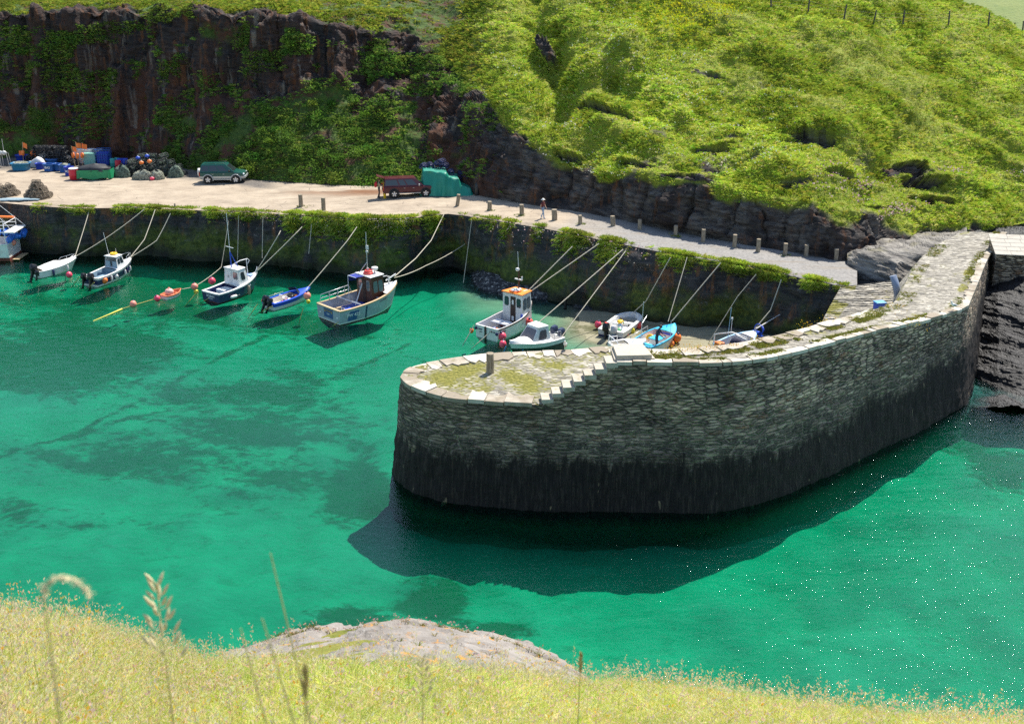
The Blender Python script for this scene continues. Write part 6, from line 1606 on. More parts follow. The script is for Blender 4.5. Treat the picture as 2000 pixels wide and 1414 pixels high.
    MB().box((L * .34, -.65, .5), (.9, .55, .45)).build('white_bin', WHITE, b.root, .04); MB().lathe([(.12, 0), (.18, .02), (.2, .36), (.12, .42), (.06, .44)], (L * .16, .05, .26), 0, 12).build('blue_drum', BLUE, b.root); MB().lathe([(.02, 0), (.12, .01), (.16, .38)], (L * .18, -.35, .26), 0, 12).build('bucket', CREAM, b.root); MB().box((L * .2, -.12, .5), (.25, .25, .3)).build('orange_bag', ORGB, b.root, .05); MB().box((L * .47, .45, .5), (.4, .4, .5)).build('winch', paint('rusty_red_metal', (.18, .03, .025), .6), b.root, .06); MB().box((L * .55, -.95, 1.0), (.16, .16, .8)).build('oilskins', BLUE, b.root, .05)
    MB().box((-.03, .1, .35), (.12, .14, 1.3)).build('rudder_post', DARKW, b.root)
    for k_, y_ in (('THREE', .66), ): letters('THREE', .16, NAVY, b.root, 'boat_name', frame_from((-.012, .66, .68), (0, -1, 0), (0, 0, 1)))
    letters('JAYS', .13, NAVY, b.root, 'boat_name', frame_from((-.012, .56, .48), (0, -1, 0), (0, 0, 1))); letters('EXETER', .16, NAVY, b.root, 'home_port', frame_from((-.012, -.55, .68), (0, -1, 0), (0, 0, 1)))
    a_, c_ = b.P(.03, -1, .66, -.02), b.P(.17, -1, .66, -.02); letters('E507', .32, NAVY, b.root, 'registration', frame_from((a_ + c_) / 2 + Vector((0, -.02, 0)), c_ - a_, b.P(.1, -1, .85) - b.P(.1, -1, .4)))
    MB().ball((-.06, -1.0, .62), .12, 0, 10).build('stern_light', NAVY, b.root); MB().ball((-.06, 1.02, .7), .12, 0, 10).build('stern_light', NAVY, b.root)
    buoy(981, 657, .40, .30, PINKB, 'big pink buoy at the near stern quarter of the orange-roofed boat'); buoy(1034, 630, .55, .30, REDB, 'red buoy between the orange-roofed boat and the white cruiser'); buoy(921, 646, .35, .16, ORGB, 'small orange float at the far stern corner of the orange-roofed boat', 1.3)
    # --- white cruiser, bow towards us
    b = B['cruiser'] = Boat('cabin_cruiser', 'white cabin cruiser with black lower hull, its bow pointing at the pier end', (1082, 652), (998, 673), .95, 1.2, 2.2, .35, .92, -4, .5, 2.0)
    b.hull([WHITE, WHITE, BLACK, BLACK], (.9, .70)); b.gunwale(WHITE, .14, .04); b.well(WHITE, .05, .30, .3, .14, LGREY); b.deck(WHITE, .28, 1, .24, .05); L = b.L
    b.cabin(L * .28, L * .68, 1.8, 1.6, .95, 2.0, WHITE, WHITE, (.12, .75, .22), .05, roof_th=.10)
    TG = glass_mat('smoked_window_glass', (.10, .085, .085))
    b.window('front', .05, .95, .12, .92, WHITE, TG, 'windscreen', .08); b.window('port', .22, .72, .25, .85, WHITE, TG); b.window('stbd', .22, .72, .25, .85, WHITE, TG)
    b.tube('windscreen_rail', [[(L * .52, -.3, 1.62), (L * .56, -.35, 1.48), (L * .60, -.1, 1.36), (L * .60, .2, 1.34)]], .02, ALUM)
    b.tube('stern_rail', [[(L * .2, -.85, .9), (L * .2, -.85, 1.5), (L * .06, -.85, 1.5), (L * .05, -.85, .9)], [(L * .2, .85, .9), (L * .2, .85, 1.5), (L * .06, .85, 1.5), (L * .05, .85, .9)]], .022, STEEL)
    for yy in (.42, -.35): outboard(b.root, (-.05, yy, .75), paint('dark_blue_cowl', (.03, .045, .09), .35), BLACK, 1.15, .2)
    buoy(1094, 659, .45, .30, SALM, 'salmon buoy at the stern of the white cruiser'); buoy(982, 672, .55, .26, PINKB, 'pink buoy at the far bow shoulder of the white cruiser')
    # --- white open boat
    b = B['open'] = Boat('open_boat', 'white open boat with blue bottom and two outboards on the shallow sand', (1187, 646), (1246, 611), .65, .85, 2.1, .3, .95, 6, .2, 5.5, kwl=.96)
    b.hull([WHITE, WHITE, NAVY, NAVY], (.85, .45)); b.gunwale(WHITE, .24, .05); b.well(WHITE, .05, .97, .28, .24, WHITE); L = b.L
    MB().box((L * .84, 0, .42), (L * .12, 1.3, .26)).build('bow_locker', paint('shadow_grey_locker', (.30, .29, .25), .6), b.root)
    MB().box((L * .40, .35, .55), (.5, .5, .5)).build('console', WHITE, b.root, .06); MB().box((L * .62, -.15, .42), (.35, 1.3, .26)).build('thwart', WHITE, b.root, .03)
    outboard(b.root, (-.02, .28, .55), BLACK, BLACK, 1.25, .1, 0, REDB); outboard(b.root, (-.02, -.35, .5), LGREY, paint('blue_grey_leg_paint', (.16, .24, .36), .4), 1.15, .1)
    MB().lathe([(.13, 0), (.15, .03), (.15, .3), (.06, .36)], (L * .2, -.25, .3), 0, 10).build('green_fuel_can', paint('green_can_paint', (.18, .55, .25), .4), b.root); MB().box((L * .46, -.55, .45), (.1, .1, .4)).build('black_lever', BLACK, b.root)
    buoy(1168, 634, .45, .27, PINKB, 'pink buoy at the far stern corner of the white open boat'); buoy(1248, 636, .40, .28, REDB, 'red buoy nearest the bow on the near side of the white open boat'); buoy(1234, 646, .35, .24, YELB, 'yellow buoy between two red ones on the white open boat'); buoy(1223, 654, .25, .2, SALM, 'small salmon buoy sternmost on the near side of the white open boat')
    # --- light blue open boat with the fisherman
    b = B['sky'] = Boat('open_boat', 'open wooden boat with sky blue foredeck and white inside, aground by the pier', (1246, 673), (1322, 634), .75, 1.15, 2.1, .35, .85, 4, .3, 2.6)
    b.hull([LBLUE, WHITE, WHITE, BROWN], (.85, .28)); b.gunwale(SKYB, .09, .04); b.well(WHITE, .05, .72, .15, .10, WHITE); b.deck(SKYB, .70, 1, .08, .04); L = b.L
    MB().box((L * .69, 0, .62), (.04, 1.3, .5)).build('bulkhead', WHITE, b.root); MB().box((L * .685, 0, .82), (.04, 1.3, .16)).build('blue_stripe_board', BLUE, b.root)
    MB().box((L * .40, -.25, .55), (.8, .8, .6)).build('engine_box', WHITE, b.root, .03); MB().box((L * .40, -.25, .87), (.9, .9, .05)).build('engine_box_lid', SKYB, b.root); MB().box((L * .12, 0, .72), (.3, 1.5, .06)).build('stern_thwart', SKYB, b.root)
    MB().box((L * .54, .4, .45), (.5, .6, .4)).build('orange_crate', ORGB, b.root, .06); yb = MB(); yb.tube(arc((L * .46, .45, .5), .32, 0, math.pi, 9, 'yz'), .1, 0, 8); yb.build('yellow_oilskin', YELLOW, b.root)
    b.tube('mast', [[(L * .22, .6, .7), (L * .24, .55, 3.6)], [(L * .22, .6, 1.9), (L * .46, .9, 2.2)]], .035, STEEL); b.tube('side_rail', [[(.1, .85, .75), (.1, .9, 1.15), (L * .55, 1.05, 1.3), (L * .55, 1.0, .9)]], .025, STEEL); b.tube('flag_pole', [[(L * .62, -.75, .3), (L * .70, -.5, 1.9)]], .022, ALUM)
    buoy(1322, 660, .55, .33, ORGB, 'large orange buoy hanging highest at the bow of the sky blue boat'); buoy(1310, 672, .25, .27, ORGB, 'smaller orange buoy low under the bow of the sky blue boat'); buoy(1221, 671, .4, .17, PINKB, 'small pink buoy at the stern of the sky blue boat')
    # --- grey boat half hidden by the pier
    b = B['half'] = Boat('open_boat', 'pale grey boat half hidden behind the pier wall with blue hauling gear at its bow', (1408, 678), (1478, 647), .85, 1.5, 2.2, .4, .85, 2, .3, 2.4)
    b.hull([WHITE, LGREY, LGREY, BROWN], (.78, .2)); b.gunwale(LBLUE, .12, .05); b.well(LGREY, .05, .8, .2, .12, LGREY); b.deck(WHITE, .78, 1, .05, .03); L = b.L
    b.tube('stern_hoop', [[(.15, 1.0, .85), (.15, .95, 1.5), (.25, .6, 1.65), (L * .35, .2, 1.7), (L * .5, -.75, 1.5), (L * .5, -.85, .95)], [(L * .35, -.2, 1.62), (L * .46, -.85, 1.4)]], .05, WHITE); b.tube('whip_aerial', [[(L * .34, .6, .9), (L * .38, .6, 3.4)]], .022, LBLUE); b.tube('nav_light_pole', [[(L * .45, .7, .9), (L * .46, .7, 2.5)]], .022, ALUM); MB().box((L * .46, .7, 2.55), (.1, .1, .14)).build('nav_light', WHITE, b.root)
    MB().ball((L * .26, -.55, 1.15), .45, 0, 14, (1, 1, 1.0)).build('navy_engine_cover', paint('navy_canvas', (.008, .01, .035), .8), b.root)
    hz = MB(); hz.tube([(L * 1.0, .25, 1.35), (L * 1.0, -.35, 1.35)], .2, 0, 12); hz.tube([(L * 1.06, .35, 1.1), (L * 1.06, -.5, 1.1)], .16, 0, 12); hz.tube(arc((L * 1.04, -.1, 1.6), .42, 0, math.pi, 12, 'yz'), .035, 0, 6); hz.tube([(L * .98, -.45, 1.1), (L * 1.05, -.6, 1.75), (L * 1.12, -.2, 1.85)], .04, 0, 6); hz.build('pot_hauler', BLUE, b.root)
    MB().box((L * .02, .3, .95), (.5, .6, .4)).build('orange_net_bin', ORGB, b.root, .05)
    # --- stern of a further white boat just behind the steps
    b = B['hid'] = Boat('speedboat', 'white boat with a tubular stern rail lying close behind the pier steps', (1196, 676), (1262, 664), .8, 1.0, 1.9, .3, .92, 0, .4)
    b.hull([WHITE, WHITE, WHITE, LGREY], (.8, .3)); b.gunwale(WHITE, .14, .04); b.well(CREAM, .06, .5, .3, .14, WHITE); b.deck(WHITE, .5, 1, .1, .03)
    b.tube('stern_rail', [[(.05, .85, .8), (.05, .8, 1.35), (.05, -.8, 1.35), (.05, -.85, .8)], [(.05, .4, 1.35), (.05, .4, .8)], [(.05, .8, 1.2), (.7, .85, 1.2), (.7, .85, .8)], [(.05, -.8, 1.2), (.7, -.85, 1.2), (.7, -.85, .8)]], .035, ALUM)
boats()
buoy(135, 537, .12, .27, PINKB, 'pink buoy floating beside the white speedboat'); buoy(260, 594, .14, .27, SALM, 'salmon pink buoy floating alone left of the tiny dinghy'); buoy(307, 583, .14, .26, PINKB, 'bright pink buoy at the stern of the tiny dinghy')

def ropes():
    E = lambda x, dy=0: Vector(edge_pt(x, dy)); Wp = wall_pt; bb = B
    bow = lambda k, dz=.1, dx=0.0: bb[k].w((bb[k].L * 1.0 + dx - .12, 0, bb[k].zb + dz))
    def via(x, y, p, q, f):                # a kink seen at photo pixel (x, y), a fraction f of the way in depth
        Y = p.y + (q.y - p.y) * f; return atY(x, y, Y)
    rope([bow('speed'), E(176)], 'steep pale line from the white speedboat up to the grassy quay edge', sag=.01)
    p, q = bow('speed'), E(282, 4); rope([p, q], 'long slanting line from the white speedboat to the quay on the right', sag=.03)
    p, q = bow('cuddy'), E(303, 4); rope([p, via(282, 468, p, q, .4), q], 'left of two lines from the bow of the boat with the yellow roof ring', sag=.01)
    p, q = bow('cuddy'), E(333, 10); rope([p, via(306, 470, p, q, .45), q], 'right of two lines from the bow of the boat with the yellow roof ring', sag=.02)
    p, q = bow('navy'), E(548, 34); rope([p, via(544, 459, p, q, .7), q], 'upper of two bow lines of the navy boat', sag=.01)
    p, q = bow('navy'), E(590, 24); rope([p, via(578, 456, p, q, .75), q], 'lower of two bow lines of the navy boat', sag=.01)
    p = E(446, 20); rope([p, via(432, 522, p, at(385, 558, .5), .35), at(383, 558, .5)], 'thin old line drooping from the quay to the stern of the navy boat', .024, sag=.02)
    for x0, y0, x1, y1, lab in [(466, 432, 464, 508, 'slack rope hanging straight down the wall above the navy boat'), (612, 424, 603, 496, 'pale rope end hanging down the wall between navy and grey boats'), (922, 424, 905, 553, 'long rope hanging down the rock to the pebbles left of the orange-roofed boat'), (513, 424, 512, 505, 'thin grey rope hanging down the green wall right of the navy boat mast')]:
        a = Wp(x0, .02) + Vector((0, -.15, 0)); f = (y1 - y0) / 130
        b_ = atY(x1, y1, a.y - 1.0 - 2.2 * f * .9); rope([a, b_], lab, .03, sag=0)
    p, q = bow('blue'), E(697, 16); rope([p, via(678, 471, p, q, .72), q], 'single bow line of the blue speedboat rising to the grassy quay', sag=.005)
    p, q = bow('grey', .55, -.1), E(868, 0); rope([p, via(812, 505, p, q, .4), via(842, 470, p, q, .68), q], 'upper curved bow line of the grey fishing boat')
    p, q = bow('grey', .45, -.1), Wp(905, .35); rope([p, via(832, 519, p, q, .5), q], 'lower sagging bow line of the grey fishing boat', .032, sag=.02)
    o = bb['orange']; p = o.w((o.L * .9, 0, 2.55)); q = E(1118, 26); rope([p, q], 'left of two taut lines above the orange wheelhouse roof'); q = E(1170, 10); rope([p + Vector((.1, 0, -.1)), q], 'right of two taut lines above the orange wheelhouse roof')
    c = bb['cruiser']; p = at(1043, 638, 1.2); rope([p, E(1217, 12)], 'long taut line from the white cruiser to the quay, left one of its pair'); p = c.w((.1, .8, 1.0)); rope([p, E(1222, 14)], 'long taut line from the white cruiser stern to the quay, right one of its pair', .034)
    p, q = bow('open'), E(1309, 10); rope([p, via(1262, 588, p, q, .3), q], 'bow line of the white open boat bending upward at a knot')
    p = at(1305, 628, 1.5); rope([p, E(1342, 4)], 'steep tan line from the sky blue foredeck to the quay', .03); p = at(1313, 627, 1.3); rope([p, E(1408, 4)], 'long pale line from the sky blue boat slanting right to the quay')
    p, q = at(1382, 673, .1), E(1477, 14); rope([p, via(1440, 580, p, q, .7), q], 'greenish line from the sand to the quay left of the half hidden boat', .028)
    p, q = bow('half', .2), E(1526, 14); rope([p, via(1505, 606, p, q, .5), q], 'steep bow line of the half hidden grey boat'); p = bow('half', .15); rope([p, atY(1570, 587, p.y + 6)], 'pale boathook pole sticking out from the bow of the half hidden boat', .04, WHITE, group='poles')
    # stern lines running down to the ground tackle
    for (a, b_, lab, m_) in [(at(155, 541, .6), at(139, 562, -.4), 'left stern line of the boat with the yellow roof ring', ROPEY), (at(184, 552, .6), at(166, 568, -.4), 'right stern line of the boat with the yellow roof ring', ROPEY), (at(388, 567, .7), at(360, 600, -.5), 'left stern line of the navy boat', ROPEY), (at(424, 572, .7), at(380, 600, -.5), 'right stern line of the navy boat', ROPEY),
                         (at(503, 594, .5), at(484, 622, -.5), 'left stern line of the blue speedboat', ROPEY), (at(532, 598, .5), at(494, 618, -.5), 'right stern line of the blue speedboat', ROPEY), (at(592, 602, .8), at(582, 640, -.6), 'left stern line of the grey fishing boat', ROPEY), (at(661, 629, .3), at(632, 650, -.6), 'right stern line of the grey fishing boat', ROPEY),
                         (at(926, 635, .95), at(903, 676, -.4), 'left stern line of the orange-roofed boat', ROPE), (at(966, 641, .95), at(920, 682, -.4), 'right stern line of the orange-roofed boat', ROPE), (at(988, 677, .7), at(980, 700, -.2), 'bright blue line at the far bow of the white cruiser', ROPEB), (at(1022, 683, .7), at(1005, 703, -.2), 'bright blue line at the near bow of the white cruiser', ROPEB),
                         (at(306, 583, .1), at(262, 596, .08), 'yellowish line floating between the dinghy and a buoy', ROPEY), (at(258, 597, .05), at(236, 604, .0), 'short line from the lone buoy to the floating pole', ROPEY), (at(356, 565, .4), at(378, 561, .4), 'slack line from the dinghy to the navy boat', ROPE)]:
        rope([a, b_], lab, .03, m_, sag=.0)
    a, b_ = at(182, 627, .02), at(238, 604, .06); o = MB().tube([Vector((0, 0, 0)), (b_ - a) * .55, b_ - a], [.03, .05, .09], 0, 8).build('floating_pole', YELB); o.location = a; tag(o, 'yellow pole drifting on the water by a lone buoy', 'pole')
ropes()
# ------------------------------------------------------------------ bollards, fence, birds
POST = None
def posts():
    m, t = new_mat('weathered_post'); c = t.coord('Object'); n = t.noise(t.mapping(c, (9, 9, 1.2)), 2.0, 5, .65)
    t.out(t.principled(t.mix(t.map(n, .35, .65), (.16, .125, .085), (.40, .34, .25)), .9, t.bump(n, .8, .02), .2))
    def bollard(x, y, h, r, label, lean=(0, 0), grp='wooden bollards along the quay edge', p=None, tuft=True):
        p = Vector(quay_pt(x, y)) if p is None else p
        root = thing('bollard', label, 'bollard', tuple(p), random.uniform(0, 6), grp, rot=(R(lean[0]), R(lean[1]), 0))
        mb = MB(); n = 12; rings = []
        for z in (-.25, .1, .5 * h, h * .93, h):
            rings.append([Vector((r * (1 + .08 * math.sin(3 * a + z * 5)) * (0.93 if z == h else 1 - .05 * z / h) * math.cos(a), r * (1 + .08 * math.cos(2 * a)) * (0.93 if z == h else 1) * math.sin(a), z + (.015 * math.sin(a) if z >= h * .9 else 0))) for a in np.linspace(0, 2 * math.pi, n + 1)[:-1]])
        mb.loft(rings, 0); mb.build('post', m, root)
        if tuft:
            k = 14; P = np.array([[random.gauss(0, r * 1.5), random.gauss(-.05, r * 1.3), 0] for _ in range(k)])
            o = blades('grass_tuft', P, np.tile([0, 0, 1.0], (k, 1)), np.full(k, .2), np.full(k, .035), mixcol(k, [(.2, .26, .03), (.14, .2, .02)]), 6, .9, .6, kind=None); o.parent = root
        return root
    L = [(588, 404, 1.15, .20, 'leftmost tall bollard on the quay behind the grey boat', 1), (632, 411, 1.15, .2, 'bollard with a rope round it right of the leftmost tall one', 0), (893, 402, 1.05, .17, 'leaning bollard on the quay just right of the green tarpaulin', 0), (956, 412, .85, .2, 'bollard with a grassy foot second after the green tarpaulin', 1), (1019, 421, .95, .2, 'bollard third after the green tarpaulin, left of the walker', 1), (1083, 431, .95, .24, 'stout bollard just right of the walker with the white hat', 0)]
    for i, (x, y, h, r, lab, tf) in enumerate(L): bollard(x, y, h, r, lab, (0, 9) if i == 2 else (random.uniform(-2, 2), random.uniform(-2, 2)), tuft=bool(tf))
    for i, (x, y) in enumerate([(1133, 439), (1197, 442), (1249, 449), (1319, 461), (1373, 472), (1434, 483), (1480, 492), (1533, 499), (1574, 502), (1633, 509)]):
        e = ['first', 'second', 'third', 'fourth', 'fifth', 'sixth', 'seventh', 'eighth', 'ninth', 'last'][i]
        bollard(x, y, [.8, .85, .85, .85, 1.0, 1.0, 1.0, .95, .95, .9][i], .17 if i != 1 else .2, '%s bollard on the shaded slate path, counting from the stout one by the walker' % e, (random.uniform(-3, 3), random.uniform(-3, 3)), tuft=i in (0, 3, 7))
    bollard(342, 407, .45, .07, 'short rusty stub post on the pale quay left of the green car', tuft=False, grp='short stub posts')
    bollard(313, 404, .25, .08, 'tiny rusty stub at the grassy lip next to the short rusty post', tuft=False, grp='short stub posts')
    bollard(0, 0, 1.12, .21, 'lone weathered bollard standing on the pier end', (0, 1), 'bollard on the pier', Vector(at(957, 728, HL + .05)), False)
    # old mooring stake in the sand
    p = at(1104, 597, .2); r = thing('mooring_stake', 'short dark stake standing in the sand below the quay wall', 'stake', tuple(p)); MB().tube([(0, 0, -.5), (0, 0, .2), (.02, 0, .75)], [.13, .12, .10], 0, 8).build('post', paint('black_wet_wood', (.02, .018, .013), .7, wear=.3), r)
    # wire fence over the hill
    pts = [(1505, 26), (1577, 34), (1647, 42), (1712, 40), (1770, 42), (1850, 54), (1926, 60), (1978, 64), (1996, 66)]
    W3 = []
    for x, y in pts:
        k = np.argmin((HPX - x) ** 2 + (HPY - y) ** 2); r0, c0 = np.unravel_index(k, HPX.shape); W3.append(Vector(HILL[r0, c0]))
    f = thing('wire_fence', 'old post and wire fence running along the top of the green hill', 'fence', tuple(W3[0])); fm = paint('old_fence_wood', (.10, .09, .075), .9, wear=.25, scale=5)
    for i, p in enumerate(W3):
        q = p - W3[0]; h = 1.5 if i < 7 else 1.2; ln = random.uniform(-.15, .2)
        MB().tube([q + Vector((0, 0, -.3)), q + Vector((ln * .5, 0, h * .5)), q + Vector((ln, 0, h))], [.09, .085, .075], 0, 7).build('fence_post', fm, f)
    mb = MB()
    for h in (.5, .85, 1.2):
        for i in range(len(W3) - 1): a, b = W3[i] - W3[0] + Vector((0, -.08, h)), W3[i + 1] - W3[0] + Vector((0, -.08, h)); mb.tube([a, (a + b) / 2 - Vector((0, 0, .06)), b], .008, 0, 4)
    mb.build('wire', paint('rusty_wire', (.16, .12, .09), .7, .3), f)
posts()

def gull(x, y, z, label, rz, fly=False, p=None, k=1.0):
    p = at(x, y, z) if p is None else p
    root = thing('seagull', label, 'gull', tuple(p), rz, 'white gulls', scale=k); wm = paint('gull_white_feather', (.80, .80, .78), .8, wear=.05, scale=8); gm = paint('gull_grey_wing', (.36, .38, .40), .8, wear=.1, scale=8); bk = paint('gull_beak_yellow', (.65, .40, .03), .5)
    # one body, chest to tail, head carried on a short neck
    def ring(c, ax, ry, rz_): 
        ax = Vector(ax).normalized(); s = Vector((0, 1, 0)); u = ax.cross(s).normalized() * -1
        return [Vector(c) + s * ry * math.cos(a) + u * rz_ * math.sin(a) for a in np.linspace(0, 2 * math.pi, 13)[:-1]]
    z0 = .0 if fly else .17
    B_ = [ring((-.26, 0, z0 + .05), (1, 0, .1), .015, .01), ring((-.18, 0, z0 + .06), (1, 0, .15), .04, .025), ring((-.08, 0, z0 + .08), (1, 0, .2), .075, .06), ring((.03, 0, z0 + .11), (1, 0, .3), .085, .08), ring((.11, 0, z0 + .16), (.8, 0, .7), .065, .06), ring((.145, 0, z0 + .22), (.3, 0, 1), .038, .038), ring((.155, 0, z0 + .27), (.3, 0, 1), .042, .045), ring((.175, 0, z0 + .305), (.8, 0, .8), .036, .034), ring((.19, 0, z0 + .325), (.6, 0, .9), .012, .012)]
    MB().loft(B_, 0).build('body', wm, root)
    MB().tube([(.19, 0, z0 + .285), (.235, 0, z0 + .280), (.26, 0, z0 + .268)], [.016, .011, .003], 0, 6).build('beak', bk, root)
    for s in (1, -1):
        MB().ball((.185, s * .034, z0 + .30), .007, 0, 8).build('eye', BLACK, root)
        w = MB()
        if fly: w.loft([[(.10, s * .06, .14), (-.02, s * .06, .15), (-.06, s * .06, .12)], [(.13, s * .32, .24), (.02, s * .32, .25), (-.03, s * .32, .23)], [(.02, s * .62, .17), (-.05, s * .62, .17), (-.07, s * .62, .16)], [(-.10, s * .74, .13), (-.12, s * .74, .13), (-.12, s * .74, .125)]], 0)
        else: w.loft([[(.07, s * .085, z0 + .15), (.05, s * .07, z0 + .19), (.05, s * .09, z0 + .09)], [(-.08, s * .088, z0 + .11), (-.08, s * .06, z0 + .15), (-.08, s * .085, z0 + .06)], [(-.24, s * .03, z0 + .075), (-.24, s * .02, z0 + .09), (-.24, s * .03, z0 + .06)], [(-.31, s * .012, z0 + .055), (-.31, s * .008, z0 + .06), (-.31, s * .012, z0 + .05)]], 0)
        w.build('wing', gm if not fly else wm, root)
        if not fly:
            l = MB(); l.tube([(.0, s * .035, z0 + .05), (.01, s * .035, .09), (.0, s * .035, .01)], [.012, .008, .007], 0, 6); l.tube([(0, s * .035, .008), (.05, s * .055, .004)], .006, 0, 4); l.tube([(0, s * .035, .008), (.055, s * .035, .004)], .006, 0, 4); l.tube([(0, s * .035, .008), (.05, s * .015, .004)], .006, 0, 4); l.build('leg', paint('gull_leg_pink', (.6, .35, .3), .6), root)
    return root
gull(1104, 683, HL + .09, 'white gull standing on the landward coping of the pier end', R(-100), k=1.25)
gull(1861, 606, 6.55, 'white gull standing on the seaward coping at the far right of the pier', R(200), k=1.25)
gull(1460, 444, 0, 'white gull gliding in front of the dark rock face above the path', R(190), True, atY(1460, 444, 86.0), 1.25)

# ------------------------------------------------------------------ vehicles (x forward, wheels on z = 0)
def wheel(parent, x, y, r, w, rimm, side):
    tyre = MB().lathe([(r * .62, -w / 2), (r * .93, -w / 2), (r, -w / 2 + .04), (r, w / 2 - .04), (r * .93, w / 2), (r * .62, w / 2)], (0, 0, 0), 0, 24, 'y', caps=False).xf(Matrix.Translation((x, y, r)))
    wh = bpy.data.objects.new('wheel', None); COL.objects.link(wh); wh.parent = parent
    tyre.build('tyre', paint('tyre_rubber', (.02, .02, .02), .85, wear=.2, scale=6), wh)
    rm = MB(); f = side * w / 2
    rm.lathe([(r * .64, -w * .45), (r * .64, w * .45)], (x, y, r), 0, 20, 'y', caps=False); rm.lathe([(.02, f * .95), (r * .2, f * .98), (r * .2, f * .6), (.02, f * .6)], (x, y, r), 0, 12, 'y')
    for k in range(5):
        a = k * 2 * math.pi / 5 + .3; d = Vector((math.cos(a), 0, math.sin(a))); n = Vector((-math.sin(a), 0, math.cos(a))); c = Vector((x, y + f * .62, r))
        rm.loft([[c + d * r * .12 - n * .05, c + d * r * .12 + n * .05, c + d * r * .12 + n * .05 + Vector((0, f * .3, 0)), c + d * r * .12 - n * .05 + Vector((0, f * .3, 0))], [c + d * r * .63 - n * .065, c + d * r * .63 + n * .065, c + d * r * .63 + n * .065 + Vector((0, f * .35, 0)), c + d * r * .63 - n * .065 + Vector((0, f * .35, 0))]], 0, True, True, False)
    rm.lathe([(r * .63, f * .52), (.01, f * .5)], (x, y, r), 1, 16, 'y', caps=False)
    rm.build('rim', [rimm, BLACK], wh); return wh

